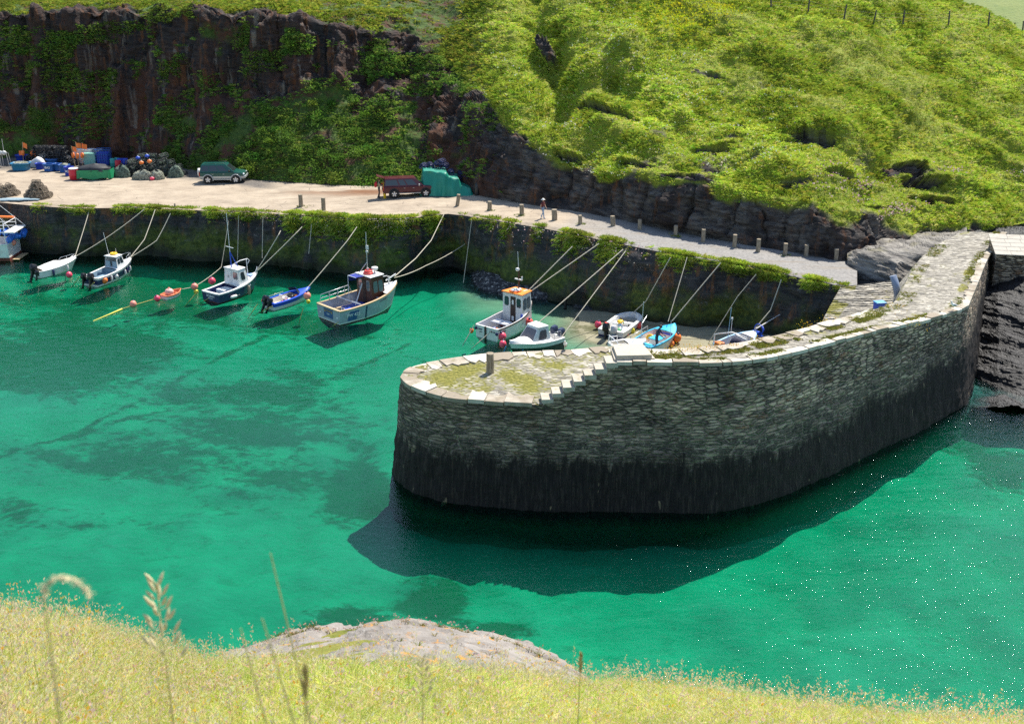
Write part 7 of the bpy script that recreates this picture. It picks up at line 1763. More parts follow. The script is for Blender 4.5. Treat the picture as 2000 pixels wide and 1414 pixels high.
def vehicle(name, label, cat, loc, rz, spec):
    root = thing(name, label, cat, loc, rz)
    L, Wd, gz, belt = spec['L'], spec['W'], spec['clear'], spec['belt']; hw = Wd / 2; up, lowm = spec['paint'], spec['lower']
    # lower body: side line stations (x, z under, z belt, half width)
    st = spec['stations']; rings = []
    for x, zb, zt, w in st:
        s_ = spec['split']
        rings.append([(x, w * .90, zb), (x, w * .985, zb + .10), (x, w, s_), (x, w * 1.0, s_ + .02), (x, w * .985, zt - .08), (x, w * .90, zt), (x, 0, zt + .03), (x, -w * .90, zt), (x, -w * .985, zt - .08), (x, -w * 1.0, s_ + .02), (x, -w, s_), (x, -w * .985, zb + .10), (x, -w * .90, zb)])
    mb = MB(); n = len(rings); m = 13
    for j in range(m):
        k = (j + 1) % m; mt = 1 if j in (0, 1, 2, 10, 11, 12) else 0
        mb.add([r[j] for r in rings] + [r[k] for r in rings], [(i, i + 1, n + i + 1, n + i) for i in range(n - 1)], mt, True)
    for r in (rings[0], rings[-1]): mb.add(r, [tuple(range(m))], 0)
    body = mb.build('body', [up, lowm], root, .0); 
    for e in body.data.edges: pass
    sm = body.modifiers.new('edge', 'EDGE_SPLIT'); sm.split_angle = R(35)
    # greenhouse
    lo, hi = spec['green']          # [(x_rear, x_front, half width, z)] at belt and roof
    a0, a1, aw, az = lo; b0, b1, bw, bz = hi
    P = [Vector((a0, aw, az)), Vector((a1, aw, az)), Vector((a1, -aw, az)), Vector((a0, -aw, az)), Vector((b0, bw, bz)), Vector((b1, bw, bz)), Vector((b1, -bw, bz)), Vector((b0, -bw, bz))]
    g = MB(); g.add(P, [(0, 1, 5, 4), (1, 2, 6, 5), (2, 3, 7, 6), (3, 0, 4, 7)], 0)
    g.loft([[P[4], P[5], P[6], P[7]], [p + Vector((.04 if p.x < (b0 + b1) / 2 else -.06, -.05 if p.y > 0 else .05, .06)) for p in P[4:]]], 0, True, True, False)
    g.build('cabin', up, root, .03)
    GL = glass_mat('car_glass', (.015, .02, .024)); cen = sum(P, Vector()) / 8
    def win(q, u0, u1, v0, v1, nm='window', slant=None):
        q = [P[i] for i in q]; nrm = (q[1] - q[0]).cross(q[3] - q[0]).normalized()
        if nrm.dot(sum(q, Vector()) / 4 - cen) < 0: nrm = -nrm
        panel(MB(), q, u0, u1, v0, v1, .008, .006, 0, nrm, .04).build(nm, GL, root)
    for u0, u1 in spec['side_windows']: win((0, 1, 5, 4), u0, u1, .12, .88); win((3, 2, 6, 7), u0, u1, .12, .88)
    win((1, 2, 6, 5), .06, .94, .08, .92, 'windscreen')
    if spec.get('rear_window', True): win((0, 3, 7, 4), .08, .92, .15, .85, 'rear_window')
    # doors, handles, arches, lamps, bumpers, mirrors
    for sd in (1, -1):
        for x0, x1 in spec['doors']:
            q = [Vector((x0, sd * hw * 1.0, gz + .17)), Vector((x1, sd * hw * 1.0, gz + .17)), Vector((x1, sd * hw * .992, belt - .09)), Vector((x0, sd * hw * .992, belt - .09))]
            d = MB(); z = spec['split']; 
            panel(d, q, .015, .985, (z - q[0].z + .03) / (q[2].z - q[0].z), .99, .002, .008, 0, (0, sd, 0)); panel(d, q, .015, .985, .0, (z - q[0].z) / (q[2].z - q[0].z), .002, .008, 1, (0, sd, 0))
            do = d.build('door', [up, lowm], root)
            MB().box((x0 + .16, sd * (hw + .015), belt - .2), (.16, .03, .035)).build('handle', spec['trim'], do)
        for x in spec['axles']:
            r = spec['r']; ar = MB(); pts = [Vector((x + (r + .085) * math.cos(a), sd * (hw + .005), r + (r + .085) * math.sin(a))) for a in np.linspace(-.25, math.pi + .25, 15)]
            ar.tube(pts, .055, 0, 6); ar.build('wheel_arch', lowm if spec['two_tone'] else BLACK, root)
            ar = MB(); ar.lathe([(r + .06, -.01), (.02, -.01), (.02, .012), (r + .06, .012)], (x, sd * (hw - .008), r), 0, 20, 'y'); ar.build('arch_liner', BLACK, root)
            wheel(root, x, sd * (hw - .01), r, .22, spec['rim'], sd)
        fx = L / 2; MB().ball((fx - .14, sd * hw * .74, belt - .25), .15, 0, 12, (.75, 1.1, .75)).build('headlight', paint('headlamp_lens', (.75, .76, .78), .15, wear=.03), root)
        MB().box((-fx + .02, sd * hw * .88, belt - .2), (.07, .16, .38)).build('tail_light', paint('tail_lamp_red', (.45, .015, .012), .25, wear=.05), root)
        MB().box((a1 - .42, sd * (hw + .13), belt + .10), (.14, .22, .17)).build('mirror', spec.get('mirror', BLACK), root, .04)
    fx = L / 2
    MB().box((fx - .06, 0, gz + .22), (.22, Wd * .94, .26)).build('front_bumper', lowm, root, .06); MB().box((-fx + .05, 0, gz + .22), (.2, Wd * .94, .24)).build('rear_bumper', lowm, root, .05)
    MB().box((fx - .03, 0, belt - .25), (.06, Wd * .5, .16)).build('grille', BLACK, root, .02)
    MB().box((0, hw + .02, gz + .02), (spec['axles'][1] - spec['axles'][0] - .9, .12, .06)).build('side_step', spec['trim'], root); MB().box((0, -hw - .02, gz + .02), (spec['axles'][1] - spec['axles'][0] - .9, .12, .06)).build('side_step', spec['trim'], root)
    return root

def cars():
    TG = paint('dark_green_car_paint', (.010, .075, .062), .22, wear=.06, scale=1.2, bump=.02); SV = paint('silver_car_paint', (.42, .43, .42), .3, .3, wear=.06, scale=1.2, bump=.02)
    MR = paint('maroon_car_paint', (.080, .011, .020), .22, wear=.08, scale=1.2, bump=.02); RIM = paint('alloy_rim', (.60, .60, .62), .3, .5, wear=.05)
    c = Vector(quay_pt(437, 357)); a = Vector(quay_pt(402, 358)); b = Vector(quay_pt(472, 355)); rz = math.atan2(b.y - a.y, b.x - a.x) - R(8)
    k = 1.12
    g = vehicle('parked_car', 'dark green and silver off-road car with spare wheel on its tail, parked by the cliff', 'car', tuple(c + Vector((0, .3, .03))), rz, dict(L=4.1, W=1.75, clear=.36, belt=1.06, split=.66, two_tone=True, paint=TG, lower=SV, trim=SV, rim=RIM, r=.37, axles=(-1.28, 1.22),
        stations=[(-2.05, .5, .98, .76), (-1.98, .40, 1.05, .85), (-1.2, .36, 1.06, .875), (.9, .36, 1.06, .875), (1.1, .36, 1.05, .87), (1.75, .38, .98, .85), (2.0, .44, .86, .78), (2.06, .55, .74, .68)], green=((-2.0, 1.12, .83, 1.05), (-1.86, .42, .68, 1.66)), side_windows=((.05, .27), (.30, .56), (.59, .83)), doors=((-.98, -.02), (.0, 1.0))))
    g.scale = (k,) * 3
    MB().lathe([(.04, -.1), (.34, -.1), (.36, -.05), (.36, .08), (.30, .11), (.04, .11)], (-2.2, 0, .92), 0, 20, 'x').build('spare_wheel_cover', WHITE, g)
    rr_ = MB(); 
    for y in (.55, -.55): rr_.tube([(-1.5, y, 1.72), (-1.5, y, 1.79), (.2, y, 1.79), (.25, y, 1.72)], .022, 0, 6)
    rr_.build('roof_rail', BLACK, g)
    c = Vector(quay_pt(798, 384)); a = Vector(quay_pt(768, 386)); b = Vector(quay_pt(834, 382)); rz = math.atan2(b.y - a.y, b.x - a.x) + R(2)
    p = vehicle('pickup_truck', 'maroon double cab pickup with matching canopy and its rear hatch lifted open', 'pickup', tuple(c + Vector((0, .3, .02))), rz, dict(L=4.95, W=1.80, clear=.42, belt=1.12, split=.46, two_tone=False, paint=MR, lower=MR, trim=SV, rim=RIM, r=.39, axles=(-1.45, 1.55), mirror=SV, rear_window=False,
        stations=[(-2.47, .55, 1.05, .80), (-2.42, .45, 1.10, .88), (-1.5, .42, 1.12, .90), (1.0, .42, 1.12, .90), (1.25, .42, 1.10, .90), (2.0, .44, 1.05, .88), (2.35, .50, .92, .82), (2.45, .62, .80, .74)], green=((-2.38, 1.35, .86, 1.11), (-2.30, .62, .72, 1.76)), side_windows=((.03, .37), (.415, .58), (.62, .86)), doors=((-.62, .22), (.24, 1.12))))
    h = MB(); q = [Vector((-2.32, .66, 1.80)), Vector((-2.32, -.66, 1.80)), Vector((-3.02, -.62, 2.02)), Vector((-3.02, .62, 2.02))]; h.loft([q, [v + Vector((.01, 0, .05)) for v in q]], 0, True, True, False); hb = h.build('rear_hatch', MR, p); panel(MB(), q, .1, .9, .15, .85, -.02, .012, 0, (0, 0, -1)).build('pane', GLASS, hb)
    MB().box((-2.395, 0, 1.42), (.02, 1.36, .56)).build('boot_shade_sheet', BLACK, p)  # black sheet painting the shade inside the open boot
    MB().box((-.62, .9, 1.0), (.012, .02, .9)).build('panel_gap', BLACK, p); MB().box((-.62, -.902, .86), (.014, .008, .5)).build('panel_gap', BLACK, p)
    return p
PICKUP = cars()

# ------------------------------------------------------------------ people
SKIN = paint('skin', (.50, .30, .21), .55, wear=.05, scale=10); HAIRD = paint('dark_hair', (.03, .018, .012), .7); HAIRG = paint('grey_hair', (.45, .43, .41), .7)
def person(label, loc, rz, J=None, cols=None, hair=HAIRD, hat=None, name='person', height=1.75, beard=False):
    j = dict(pelvis=(0, 0, .95), waist=(0, 0, 1.08), chest=(.01, 0, 1.28), neckb=(0, 0, 1.45), neck=(.01, 0, 1.52), head=(.025, 0, 1.63), crown=(.015, 0, 1.72),
             shL=(0, .18, 1.41), elL=(-.02, .25, 1.14), wrL=(.06, .26, .90), shR=(0, -.18, 1.41), elR=(-.02, -.25, 1.14), wrR=(.06, -.26, .90),
             hpL=(0, .09, .90), knL=(.03, .10, .50), anL=(0, .11, .09), toL=(.16, .13, .035), hpR=(0, -.09, .90), knR=(.03, -.10, .50), anR=(0, -.11, .09), toR=(.16, -.13, .035))
    j.update(J or {}); V, E, Rr, cls = [], [], [], []
    def v(p, r, c): V.append(Vector(p)); Rr.append(r); cls.append(c); return len(V) - 1
    def e(a, b): E.append((a, b)); return b
    pe = v(j['pelvis'], .14, 'leg'); wa = e(pe, v(j['waist'], .125, 'top')); ch = e(wa, v(j['chest'], .15, 'top')); nb = e(ch, v(j['neckb'], .085, 'top')); nk = e(nb, v(j['neck'], .055, 'skin'))
    hd, cr = Vector(j['head']), Vector(j['crown']); upv = (cr - hd).normalized(); fw = Vector((1, 0, 0)); fw = (fw - upv * fw.dot(upv)).normalized()
    if 'face' in j: fw = Vector(j['face']); fw = (fw - upv * fw.dot(upv)).normalized()
    jw = e(nk, v(hd - upv * .045 + fw * .015, .068, 'skin')); h1 = e(jw, v(hd + upv * .02, .088, 'skin')); e(h1, v(cr - upv * .02, .070, 'skin')); nose = e(h1, v(hd + fw * .098 - upv * .01, .014, 'skin'))
    for s in 'LR':
        sh = e(ch, v(j['sh' + s], .068, 'top')); el = e(sh, v(j['el' + s], .046, 'sleeve')); fo = e(el, v(Vector(j['el' + s]).lerp(Vector(j['wr' + s]), .5), .040, 'fore')); wr = e(fo, v(j['wr' + s], .028, 'skin'))
        d = (Vector(j['wr' + s]) - Vector(j['el' + s])).normalized(); side = Vector((0, 1 if s == 'L' else -1, 0)); acr = d.cross(side).normalized() if abs(d.dot(side)) < .95 else Vector((1, 0, 0)); pm = Vector(j['wr' + s]) + d * .07
        pa = e(wr, v(pm, .032, 'skin'))
        for q, ln in enumerate((.070, .080, .075, .060)):
            b0 = pm + d * .03 + acr * (.027 - .018 * q); k1 = e(pa, v(b0, .011, 'skin')); k2 = e(k1, v(b0 + d * ln * .55 - side * .008, .0095, 'skin')); e(k2, v(b0 + d * ln * .9 - side * .028, .008, 'skin'))
        t1 = e(wr, v(Vector(j['wr' + s]) + d * .035 + acr * .034, .013, 'skin')); e(t1, v(Vector(j['wr' + s]) + d * .075 + acr * .05 - side * .01, .010, 'skin'))
        hp = e(pe, v(j['hp' + s], .098, 'leg')); kn = e(hp, v(j['kn' + s], .064, 'leg')); ca = e(kn, v(Vector(j['kn' + s]).lerp(Vector(j['an' + s]), .35), .056, 'shin')); an = e(ca, v(j['an' + s], .042, 'shin')); e(an, v(j['to' + s], .036, 'shoe')); e(an, v(Vector(j['an' + s]) + (Vector(j['an' + s]) - Vector(j['to' + s])) * .3 + Vector((0, 0, -.045)), .036, 'shoe'))
    me = bpy.data.meshes.new('body'); me.from_pydata([tuple(p) for p in V], E, []); ob = bpy.data.objects.new('body', me); COL.objects.link(ob)
    sk = ob.modifiers.new('skin', 'SKIN'); sk.use_smooth_shade = True
    for i, sv in enumerate(me.skin_vertices[0].data): sv.radius = (Rr[i], Rr[i]); sv.use_root = (i == 0)
    su = ob.modifiers.new('sub', 'SUBSURF'); su.levels = su.render_levels = 1
    dg = bpy.context.evaluated_depsgraph_get(); m2 = bpy.data.meshes.new_from_object(ob.evaluated_get(dg)); ob.modifiers.clear(); ob.data = m2; m2.name = 'body'
    kinds = ['top', 'sleeve', 'fore', 'skin', 'leg', 'shin', 'shoe']; cols = dict(dict(top=NAVY, sleeve=NAVY, fore=SKIN, skin=SKIN, leg=BLACK, shin=BLACK, shoe=BLACK), **(cols or {}))
    m2.materials.clear()
    for k in kinds: m2.materials.append(cols[k])
    VA = np.array([tuple(p) for p in V]); seg = np.array(E); A_, B_ = VA[seg[:, 0]], VA[seg[:, 1]]
    for f in m2.polygons:
        c = np.array(f.center); t = np.clip(((c - A_) * (B_ - A_)).sum(1) / (((B_ - A_) ** 2).sum(1) + 1e-9), 0, 1); dd = np.linalg.norm(c - (A_ + (B_ - A_) * t[:, None]), axis=1) - np.array([Rr[a] * (1 - q) + Rr[b] * q for (a, b), q in zip(E, t)])
        i = int(dd.argmin()); f.material_index = kinds.index(cls[seg[i, 1]] if t[i] > .5 or cls[seg[i, 0]] == 'leg' and cls[seg[i, 1]] == 'leg' else cls[seg[i, 0]]); f.use_smooth = True
    root = thing(name, label, 'person', tuple(loc), rz, scale=height / 1.75); ob.parent = root
    # face and hair as small children
    sid = upv.cross(fw).normalized()
    for s in (1, -1):
        MB().ball(hd + fw * .082 + sid * s * .03 + upv * .018, .011, 0, 8).build('eye', HAIRD, root)
        MB().ball(hd + sid * s * .088 - fw * .005 - upv * .005, .024, 0, 8, (.6, .5, 1)).build('ear', SKIN, root)
    MB().tube([hd + fw * .078 - upv * .05 + sid * .022, hd + fw * .088 - upv * .048, hd + fw * .078 - upv * .05 - sid * .022], .006, 0, 5).build('mouth', paint('lip', (.35, .13, .11), .5), root)
    Mh = Matrix(((fw.x, sid.x, upv.x, 0), (fw.y, sid.y, upv.y, 0), (fw.z, sid.z, upv.z, 0), (0, 0, 0, 1)))
    if hat is None:
        hb = MB(); hb.lathe([(.094, -.03), (.105, .02), (.100, .06), (.075, .10), (.03, .118), (.005, .12)], (0, 0, 0), 0, 14); hb.xf(Matrix.Translation(hd - fw * .014 + upv * .012) @ Mh); hb.build('hair', hair, root)
    else:
        hb = MB(); hb.lathe([(.19, .0), (.19, .012), (.11, .035), (.105, .09), (.08, .115), (.01, .12)], (0, 0, 0), 0, 16); hb.xf(Matrix.Translation(hd + upv * .03) @ Mh); hb.build('hat', hat, root)
    return root

def people():
    KH = paint('khaki_shirt', (.30, .27, .17), .85, wear=.1, scale=8); JEAN = paint('pale_jeans', (.25, .36, .50), .85, wear=.15, scale=10); DK = paint('dark_trousers', (.03, .03, .04), .85, wear=.15, scale=8); CRM = paint('cream_trousers', (.50, .46, .38), .85, wear=.1, scale=8); BLS = paint('light_blue_shirt', (.22, .40, .55), .85, wear=.1, scale=8); TAN = paint('dark_red_top', (.14, .03, .03), .85, wear=.1, scale=8); WHH = paint('white_cotton', (.76, .74, .70), .85, wear=.06, scale=8); OIL = paint('navy_oilskin', (.02, .024, .05), .5, wear=.15, scale=5)
    # at the back of the pickup
    p = Vector(quay_pt(741, 388)); 
    man = person('person in khaki top with a red backpack standing at the open back of the pickup', p + Vector((0, 0, .0)), R(0), dict(elL=(.14, .24, 1.16), wrL=(.40, .20, 1.14), elR=(.14, -.22, 1.16), wrR=(.40, -.16, 1.12), anL=(-.14, .11, .09), toL=(.02, .13, .035), knL=(.0, .1, .5), face=(1, .1, -.1)), dict(top=KH, sleeve=SKIN, fore=SKIN, leg=DK, shin=DK), height=1.9, hair=paint('brown_hair', (.10, .045, .025), .7))
    q = man.location; r = thing('backpack', 'red backpack on the back of the person behind the pickup', 'backpack', (q.x - .0, q.y, q.z)); bk = MB(); bk.loft([[Vector((-.15, y, z)) for y, z in ((.13, 1.05), (.16, 1.3), (.12, 1.5), (-.12, 1.5), (-.16, 1.3), (-.13, 1.05))], [Vector((-.30, y, z)) for y, z in ((.14, 1.0), (.17, 1.25), (.12, 1.46), (-.12, 1.46), (-.17, 1.25), (-.14, 1.0))], [Vector((-.38, y, z)) for y, z in ((.10, 1.05), (.12, 1.22), (.09, 1.36), (-.09, 1.36), (-.12, 1.22), (-.10, 1.05))]], 0); bk.build('pack', paint('red_pack_fabric', (.50, .02, .03), .8, wear=.1, scale=6), r)
    st = MB(); [st.tube([(-.14, s * .10, 1.46), (.0, s * .11, 1.53), (.13, s * .11, 1.38), (.10, s * .12, 1.15), (-.14, s * .12, 1.08)], .018, 0, 5) for s in (1, -1)]; st.build('strap', BLACK, r); r.scale = (1.9 / 1.75,) * 3
    r = thing('kit_tube', 'tall bright yellow kit bag standing upright at the tailgate of the pickup', 'bag', tuple(p + Vector((.52, -.05, 0))), .2); kb = MB(); kb.loft([[Vector((.13 * k * math.cos(a), .17 * k * math.sin(a), z)) for a in np.linspace(0, 2 * math.pi, 13)[:-1]] for z, k in ((0.02, .9), (.1, 1), (.8, 1.05), (1.3, .95), (1.55, .75), (1.68, .4))], 0); kb.build('bag', YELLOW, r); mb = MB(); [mb.lathe([(.15, z), (.155, z + .05)], (0, 0, 0), 0, 12) for z in (.45, 1.1)]; mb.build('strap', BLACK, r)
    # walker on the quay path
    p = Vector(quay_pt(1060, 427)); person('person in white sun hat, dark red top and pale jeans walking on the quay', p, R(-35), dict(anL=(-.24, .10, .13), toL=(-.10, .11, .05), knL=(-.02, .10, .50), anR=(.20, -.10, .09), toR=(.36, -.11, .05), knR=(.14, -.1, .52), elL=(.04, .26, 1.15), wrL=(.18, .24, .95), elR=(-.06, -.26, 1.15), wrR=(-.02, -.27, .90)), dict(top=TAN, sleeve=SKIN, fore=SKIN, leg=JEAN, shin=JEAN, shoe=BROWN), hat=WHH, height=1.72)
    # seated under the rocks
    p = Vector(quay_pt(950, 385)) + Vector((.2, 1.4, .0)); seat = dict(pelvis=(0, 0, .50), waist=(.0, 0, .64), chest=(.06, 0, .84), neckb=(.12, 0, 1.0), neck=(.14, 0, 1.06), head=(.18, 0, 1.17), crown=(.18, 0, 1.26), shL=(.08, .18, .96), elL=(.16, .24, .72), wrL=(.36, .12, .62), shR=(.08, -.18, .96), elR=(.16, -.24, .72), wrR=(.36, -.12, .62), hpL=(.04, .09, .47), knL=(.46, .11, .50), anL=(.42, .12, .09), toL=(.58, .13, .04), hpR=(.04, -.09, .47), knR=(.46, -.11, .50), anR=(.40, -.12, .09), toR=(.56, -.13, .04))
    person('grey-haired person in a light blue shirt sitting hunched on a rock below the cliff', p, R(205), seat, dict(top=BLS, sleeve=BLS, fore=SKIN, leg=CRM, shin=CRM), hair=HAIRG, height=2.1)
    r = thing('seat_rock', 'low dark boulder the grey-haired person is sitting on', 'rock', tuple(p)); rk = MB().ball((-.05, 0, .20), .42, 0, 12, (1, 1, .62), False); rk.build('boulder', SLATE, r)
    r = thing('kit_bag', 'black upright bag standing on the ground left of the seated person', 'bag', tuple(Vector(quay_pt(931, 386)) + Vector((0, 1, 0)))); kb = MB(); kb.loft([[Vector((.26 * k * math.cos(a), .2 * k * math.sin(a), z)) for a in np.linspace(0, 2 * math.pi, 11)[:-1]] for z, k in ((0.0, .9), (.15, 1), (.6, .9), (1.0, .7), (1.2, .3))], 0); kb.build('bag', BLACK, r); MB().tube([(-.1, 0, 1.15), (0, 0, 1.32), (.1, 0, 1.15)], .02, 0, 5).build('handle', BLACK, r)
    # fisherman in the sky blue boat
    b = B['sky']; p = b.w((b.L * .26, -.62, .16)); person('dark-haired fisherman in navy oilskins standing in the sky blue boat', p, R(-20), dict(waist=(.04, 0, 1.08), chest=(.10, 0, 1.27), neckb=(.15, 0, 1.43), neck=(.18, 0, 1.49), head=(.23, 0, 1.58), crown=(.26, 0, 1.67), shL=(.10, .18, 1.39), shR=(.10, -.18, 1.39), elL=(.22, .24, 1.16), wrL=(.42, .2, 1.02), elR=(.22, -.24, 1.15), wrR=(.44, -.2, 1.0)), dict(top=OIL, sleeve=OIL, fore=OIL, leg=OIL, shin=OIL), height=2.0)
    # crouched person in the white open boat
    b = B['open']; p = b.w((b.L * .36, .0, .28)); cr = dict(seat); cr.update(pelvis=(0, 0, .38), waist=(.08, 0, .48), chest=(.26, 0, .58), neckb=(.40, 0, .62), neck=(.46, 0, .64), head=(.55, 0, .66), crown=(.62, 0, .70), shL=(.28, .18, .64), shR=(.28, -.18, .64), elL=(.42, .24, .44), wrL=(.55, .2, .28), elR=(.42, -.24, .44), wrR=(.55, -.2, .28), hpL=(0, .1, .36), hpR=(0, -.1, .36), knL=(.32, .16, .10), knR=(.32, -.16, .10), anL=(-.08, .15, .07), anR=(-.08, -.15, .07), toL=(-.22, .15, .04), toR=(-.22, -.15, .04), face=(.5, 0, -1))
    person('person in a yellow and green top kneeling bent over in the white open boat', p, b.h + R(15), cr, dict(top=YELLOW, sleeve=paint('green_sleeve', (.15, .5, .2), .8), fore=SKIN, leg=JEAN, shin=JEAN), hair=HAIRD, height=1.75)
people()

# ------------------------------------------------------------------ fishing gear on the quay
def net_mat(name, cord, hole):
    m, t = new_mat(name); c = t.coord('Object'); v = t.mix(.25, c, t.noise(c, 2.5, 3, out='Color'))
    ed = t.voro(v, 7.0, 'DISTANCE_TO_EDGE'); n = t.noise(c, 3, 4, .7)
    col = t.mix(t.map(ed, .03, .10), cord, t.mix(t.map(n, .4, .6), hole, tuple(x * .6 for x in cord)))
    t.out(t.principled(col, .95, t.bump(t.math('SUBTRACT', n, ed), 1.0, .12), .2)); return m
def gear():
    TUB = paint('blue_tub_plastic', (.02, .11, .38), .45, wear=.15, scale=3); TUB2 = paint('teal_tub_plastic', (.02, .17, .33), .45, wear=.15, scale=3); DB = paint('royal_blue_plastic', (.015, .05, .42), .45, wear=.15, scale=3); NETG = net_mat('grey_green_net', (.20, .26, .20), (.03, .036, .03)); NETB = net_mat('pale_net', (.42, .43, .33), (.09, .09, .07)); PIPE = paint('black_pot_hose', (.018, .02, .024), .6, wear=.2, scale=5); PIPEB = paint('navy_pot_hose', (.012, .022, .10), .5, wear=.2, scale=5); CANE = paint('weathered_cane', (.20, .16, .115), .9, wear=.25, scale=9)
    WT = paint('white_sack_cloth', (.62, .61, .60), .85, wear=.12, scale=3)
    def tub(x, y, l, w, h, m, label, rz=0.0, text=None, net=None):
        p = quay_pt(x, y); r = thing('fish_tub', label, 'tub', tuple(p), rz, 'blue fish tubs in front of the pot stacks'); mb = MB()
        def rr(lx, ly, z): return [Vector((lx * math.copysign(abs(math.cos(a)) ** .5, math.cos(a)), ly * math.copysign(abs(math.sin(a)) ** .5, math.sin(a)), z)) for a in np.linspace(0, 2 * math.pi, 21)[:-1]]
        a, b = l / 2, w / 2
        mb.loft([rr(a * .8, b * .78, 0), rr(a * .9, b * .9, h * .9), rr(a, b, h * .9), rr(a, b, h), rr(a * .9, b * .88, h), rr(a * .86, b * .84, h * .86)], 0, True, False); mb.add(rr(a * .8, b * .78, 0), [tuple(range(20))], 0); mb.add(rr(a * .86, b * .84, h * .72), [tuple(range(20))], 1)
        mb.build('tub', [m, PIPE], r)
        if text: letters(text, .34, W_PAINT, r, 'lettering', frame_from((0, -b * .92, h * .5), (1, 0, 0), (0, .12, 1)))
        if net:
            n = thing('fishing_net', net, 'net', tuple(p + Vector((0, 0, h * .8))), rz, 'nets heaped in tubs'); lump(n, 'net_heap', a * .8, b * .76, .3, NETB)
        return r
    def lump(parent, name, a, b, h, m, seed=None, seg=18):
        sd = random.random() * 100; mb = MB(); rings = []
        for i in range(8):
            f0 = i / 7; k = math.cos(f0 * math.pi / 2) ** .75 if f0 < 1 else .03; f = math.sin(f0 * math.pi / 2)
            ring = []
            for q in range(seg):
                an = 2 * math.pi * q / seg; w = 1 + .13 * math.sin(3 * an + sd) + .09 * math.sin(7 * an + sd * 2 + f * 6) + random.uniform(-.07, .07)
                ring.append((a * k * w * math.cos(an), b * k * w * math.sin(an), h * f * (1 + .12 * math.sin(2 * an + sd))))
            rings.append(ring)
        mb.loft(rings, 0); return mb.build(name, m, parent)
    global W_PAINT
    W_PAINT = paint('white_stencil_paint', (.72, .72, .70), .6, wear=.03)
    tub(42, 332, 2.1, 1.5, .78, TUB2, 'big teal-blue oval tub at the left end of the gear, heaped with net', .05, None, 'pale net heaped in the big teal-blue oval tub')
    tub(79, 330, 1.0, .8, .62, DB, 'small royal blue tub left of the tub marked BA3', .1); tub(97, 334, 1.25, .95, .80, TUB, 'square blue tub with BA3 painted on its front', -.1, 'BA3')
    tub(104, 323, 1.4, 1.0, .75, TUB, 'blue tub standing behind the one marked BA3'); tub(114, 333, .85, .8, .75, TUB, 'narrow blue tub right of the tub marked BA3', -.15); tub(127, 336, 1.2, .9, .8, TUB, 'blue tub with net in it left of the red barrel', -.2, None, 'grey net piled in the tub left of the red barrel')
    tub(136, 343, .95, .8, .95, DB, 'blue tub with faint white marks half behind the red barrel', -.2, 'M2'); tub(42, 318, 1.1, .8, .9, DB, 'royal blue box behind the big teal tub'); tub(56, 318, .8, .7, .9, DB, 'royal blue box tilted beside the other box behind the teal tub', .4)
    p = quay_pt(146, 351); r = thing('plastic_barrel', 'bright red barrel with a white rim in front of the gear', 'barrel', tuple(p)); RD = paint('red_barrel_plastic', (.55, .012, .03), .45, wear=.15, scale=4)
    MB().lathe([(.02, 0), (.44, .01), (.48, .1), (.50, .45), (.52, .5), (.50, .55), (.50, 1.0), (.47, 1.12), (.38, 1.10)], (0, 0, 0), 0, 20).build('barrel', RD, r); MB().lathe([(.46, 1.12), (.49, 1.12), (.49, 1.19), (.44, 1.19), (.40, 1.15), (.02, 1.15)], (0, 0, 0), 0, 20).build('rim', WHITE, r)
    # sacks and odd boxes
    for x, y, a, b, h, m, lab, nm, cat in [(76, 326, .9, .6, 1.0, WT, 'white sack slumped between the blue tubs', 'sack', 'sack'), (88, 320, 1.0, .5, 1.25, WT, 'large pale sheet bundled over the pots behind the blue tubs', 'sheet_bundle', 'sheet'), (62, 326, .55, .5, .6, WT, 'small grey-white sack next to the teal tub', 'sack', 'sack'), (145, 322, .55, .4, .7, PIPE, 'dark rope coil behind the red barrel', 'rope_coil', 'rope')]:
        r = thing(nm, lab, cat, tuple(quay_pt(x, y))); lump(r, 'cloth' if nm != 'rope_coil' else 'coil', a, b, h, m)
    p = quay_pt(133, 322); r = thing('white_dish', 'round white dish leaning among the gear behind the tubs', 'dish', tuple(Vector(p) + Vector((0, 0, .6))), 0, rot=(R(65), 0, .3)); MB().lathe([(.02, .05), (.25, .03), (.42, .1), (.45, .16), (.40, .12), (.02, .10)], (0, 0, 0), 0, 18).build('dish', WHITE, r)
    # green sheeted box
    p = Vector(quay_pt(188, 349)); r = thing('sheeted_pallet', 'low stack of pots sheeted with a bright green tarpaulin beside the red barrel', 'tarpaulin', tuple(p), .04); GT = paint('green_tarp', (.01, .24, .095), .5, wear=.12, scale=2)
    n = 64; rows = []
    for k in range(9):
        row = []
        for q in range(n):
            a = 2 * math.pi * q / n; cx, cy = math.copysign(abs(math.cos(a)) ** .35, math.cos(a)), math.copysign(abs(math.sin(a)) ** .35, math.sin(a)); f = k / 8; fold = .07 * math.sin(q * 2.6) * f + .05 * math.sin(q * 1.1 + 2) * f
            row.append(((1.75 + fold) * cx, (1.1 + fold) * cy, 1.0 * (1 - f) + .05 + .14 * math.sin(cx * 2.6) ** 2 * f * 1.5))
        rows.append(row)
    MB().loft(rows, 0, True, False).build('sheet', GT, r); lump(r, 'dark_net_top', 1.8, 1.15, .55, PIPE).location = (0, 0, .92)
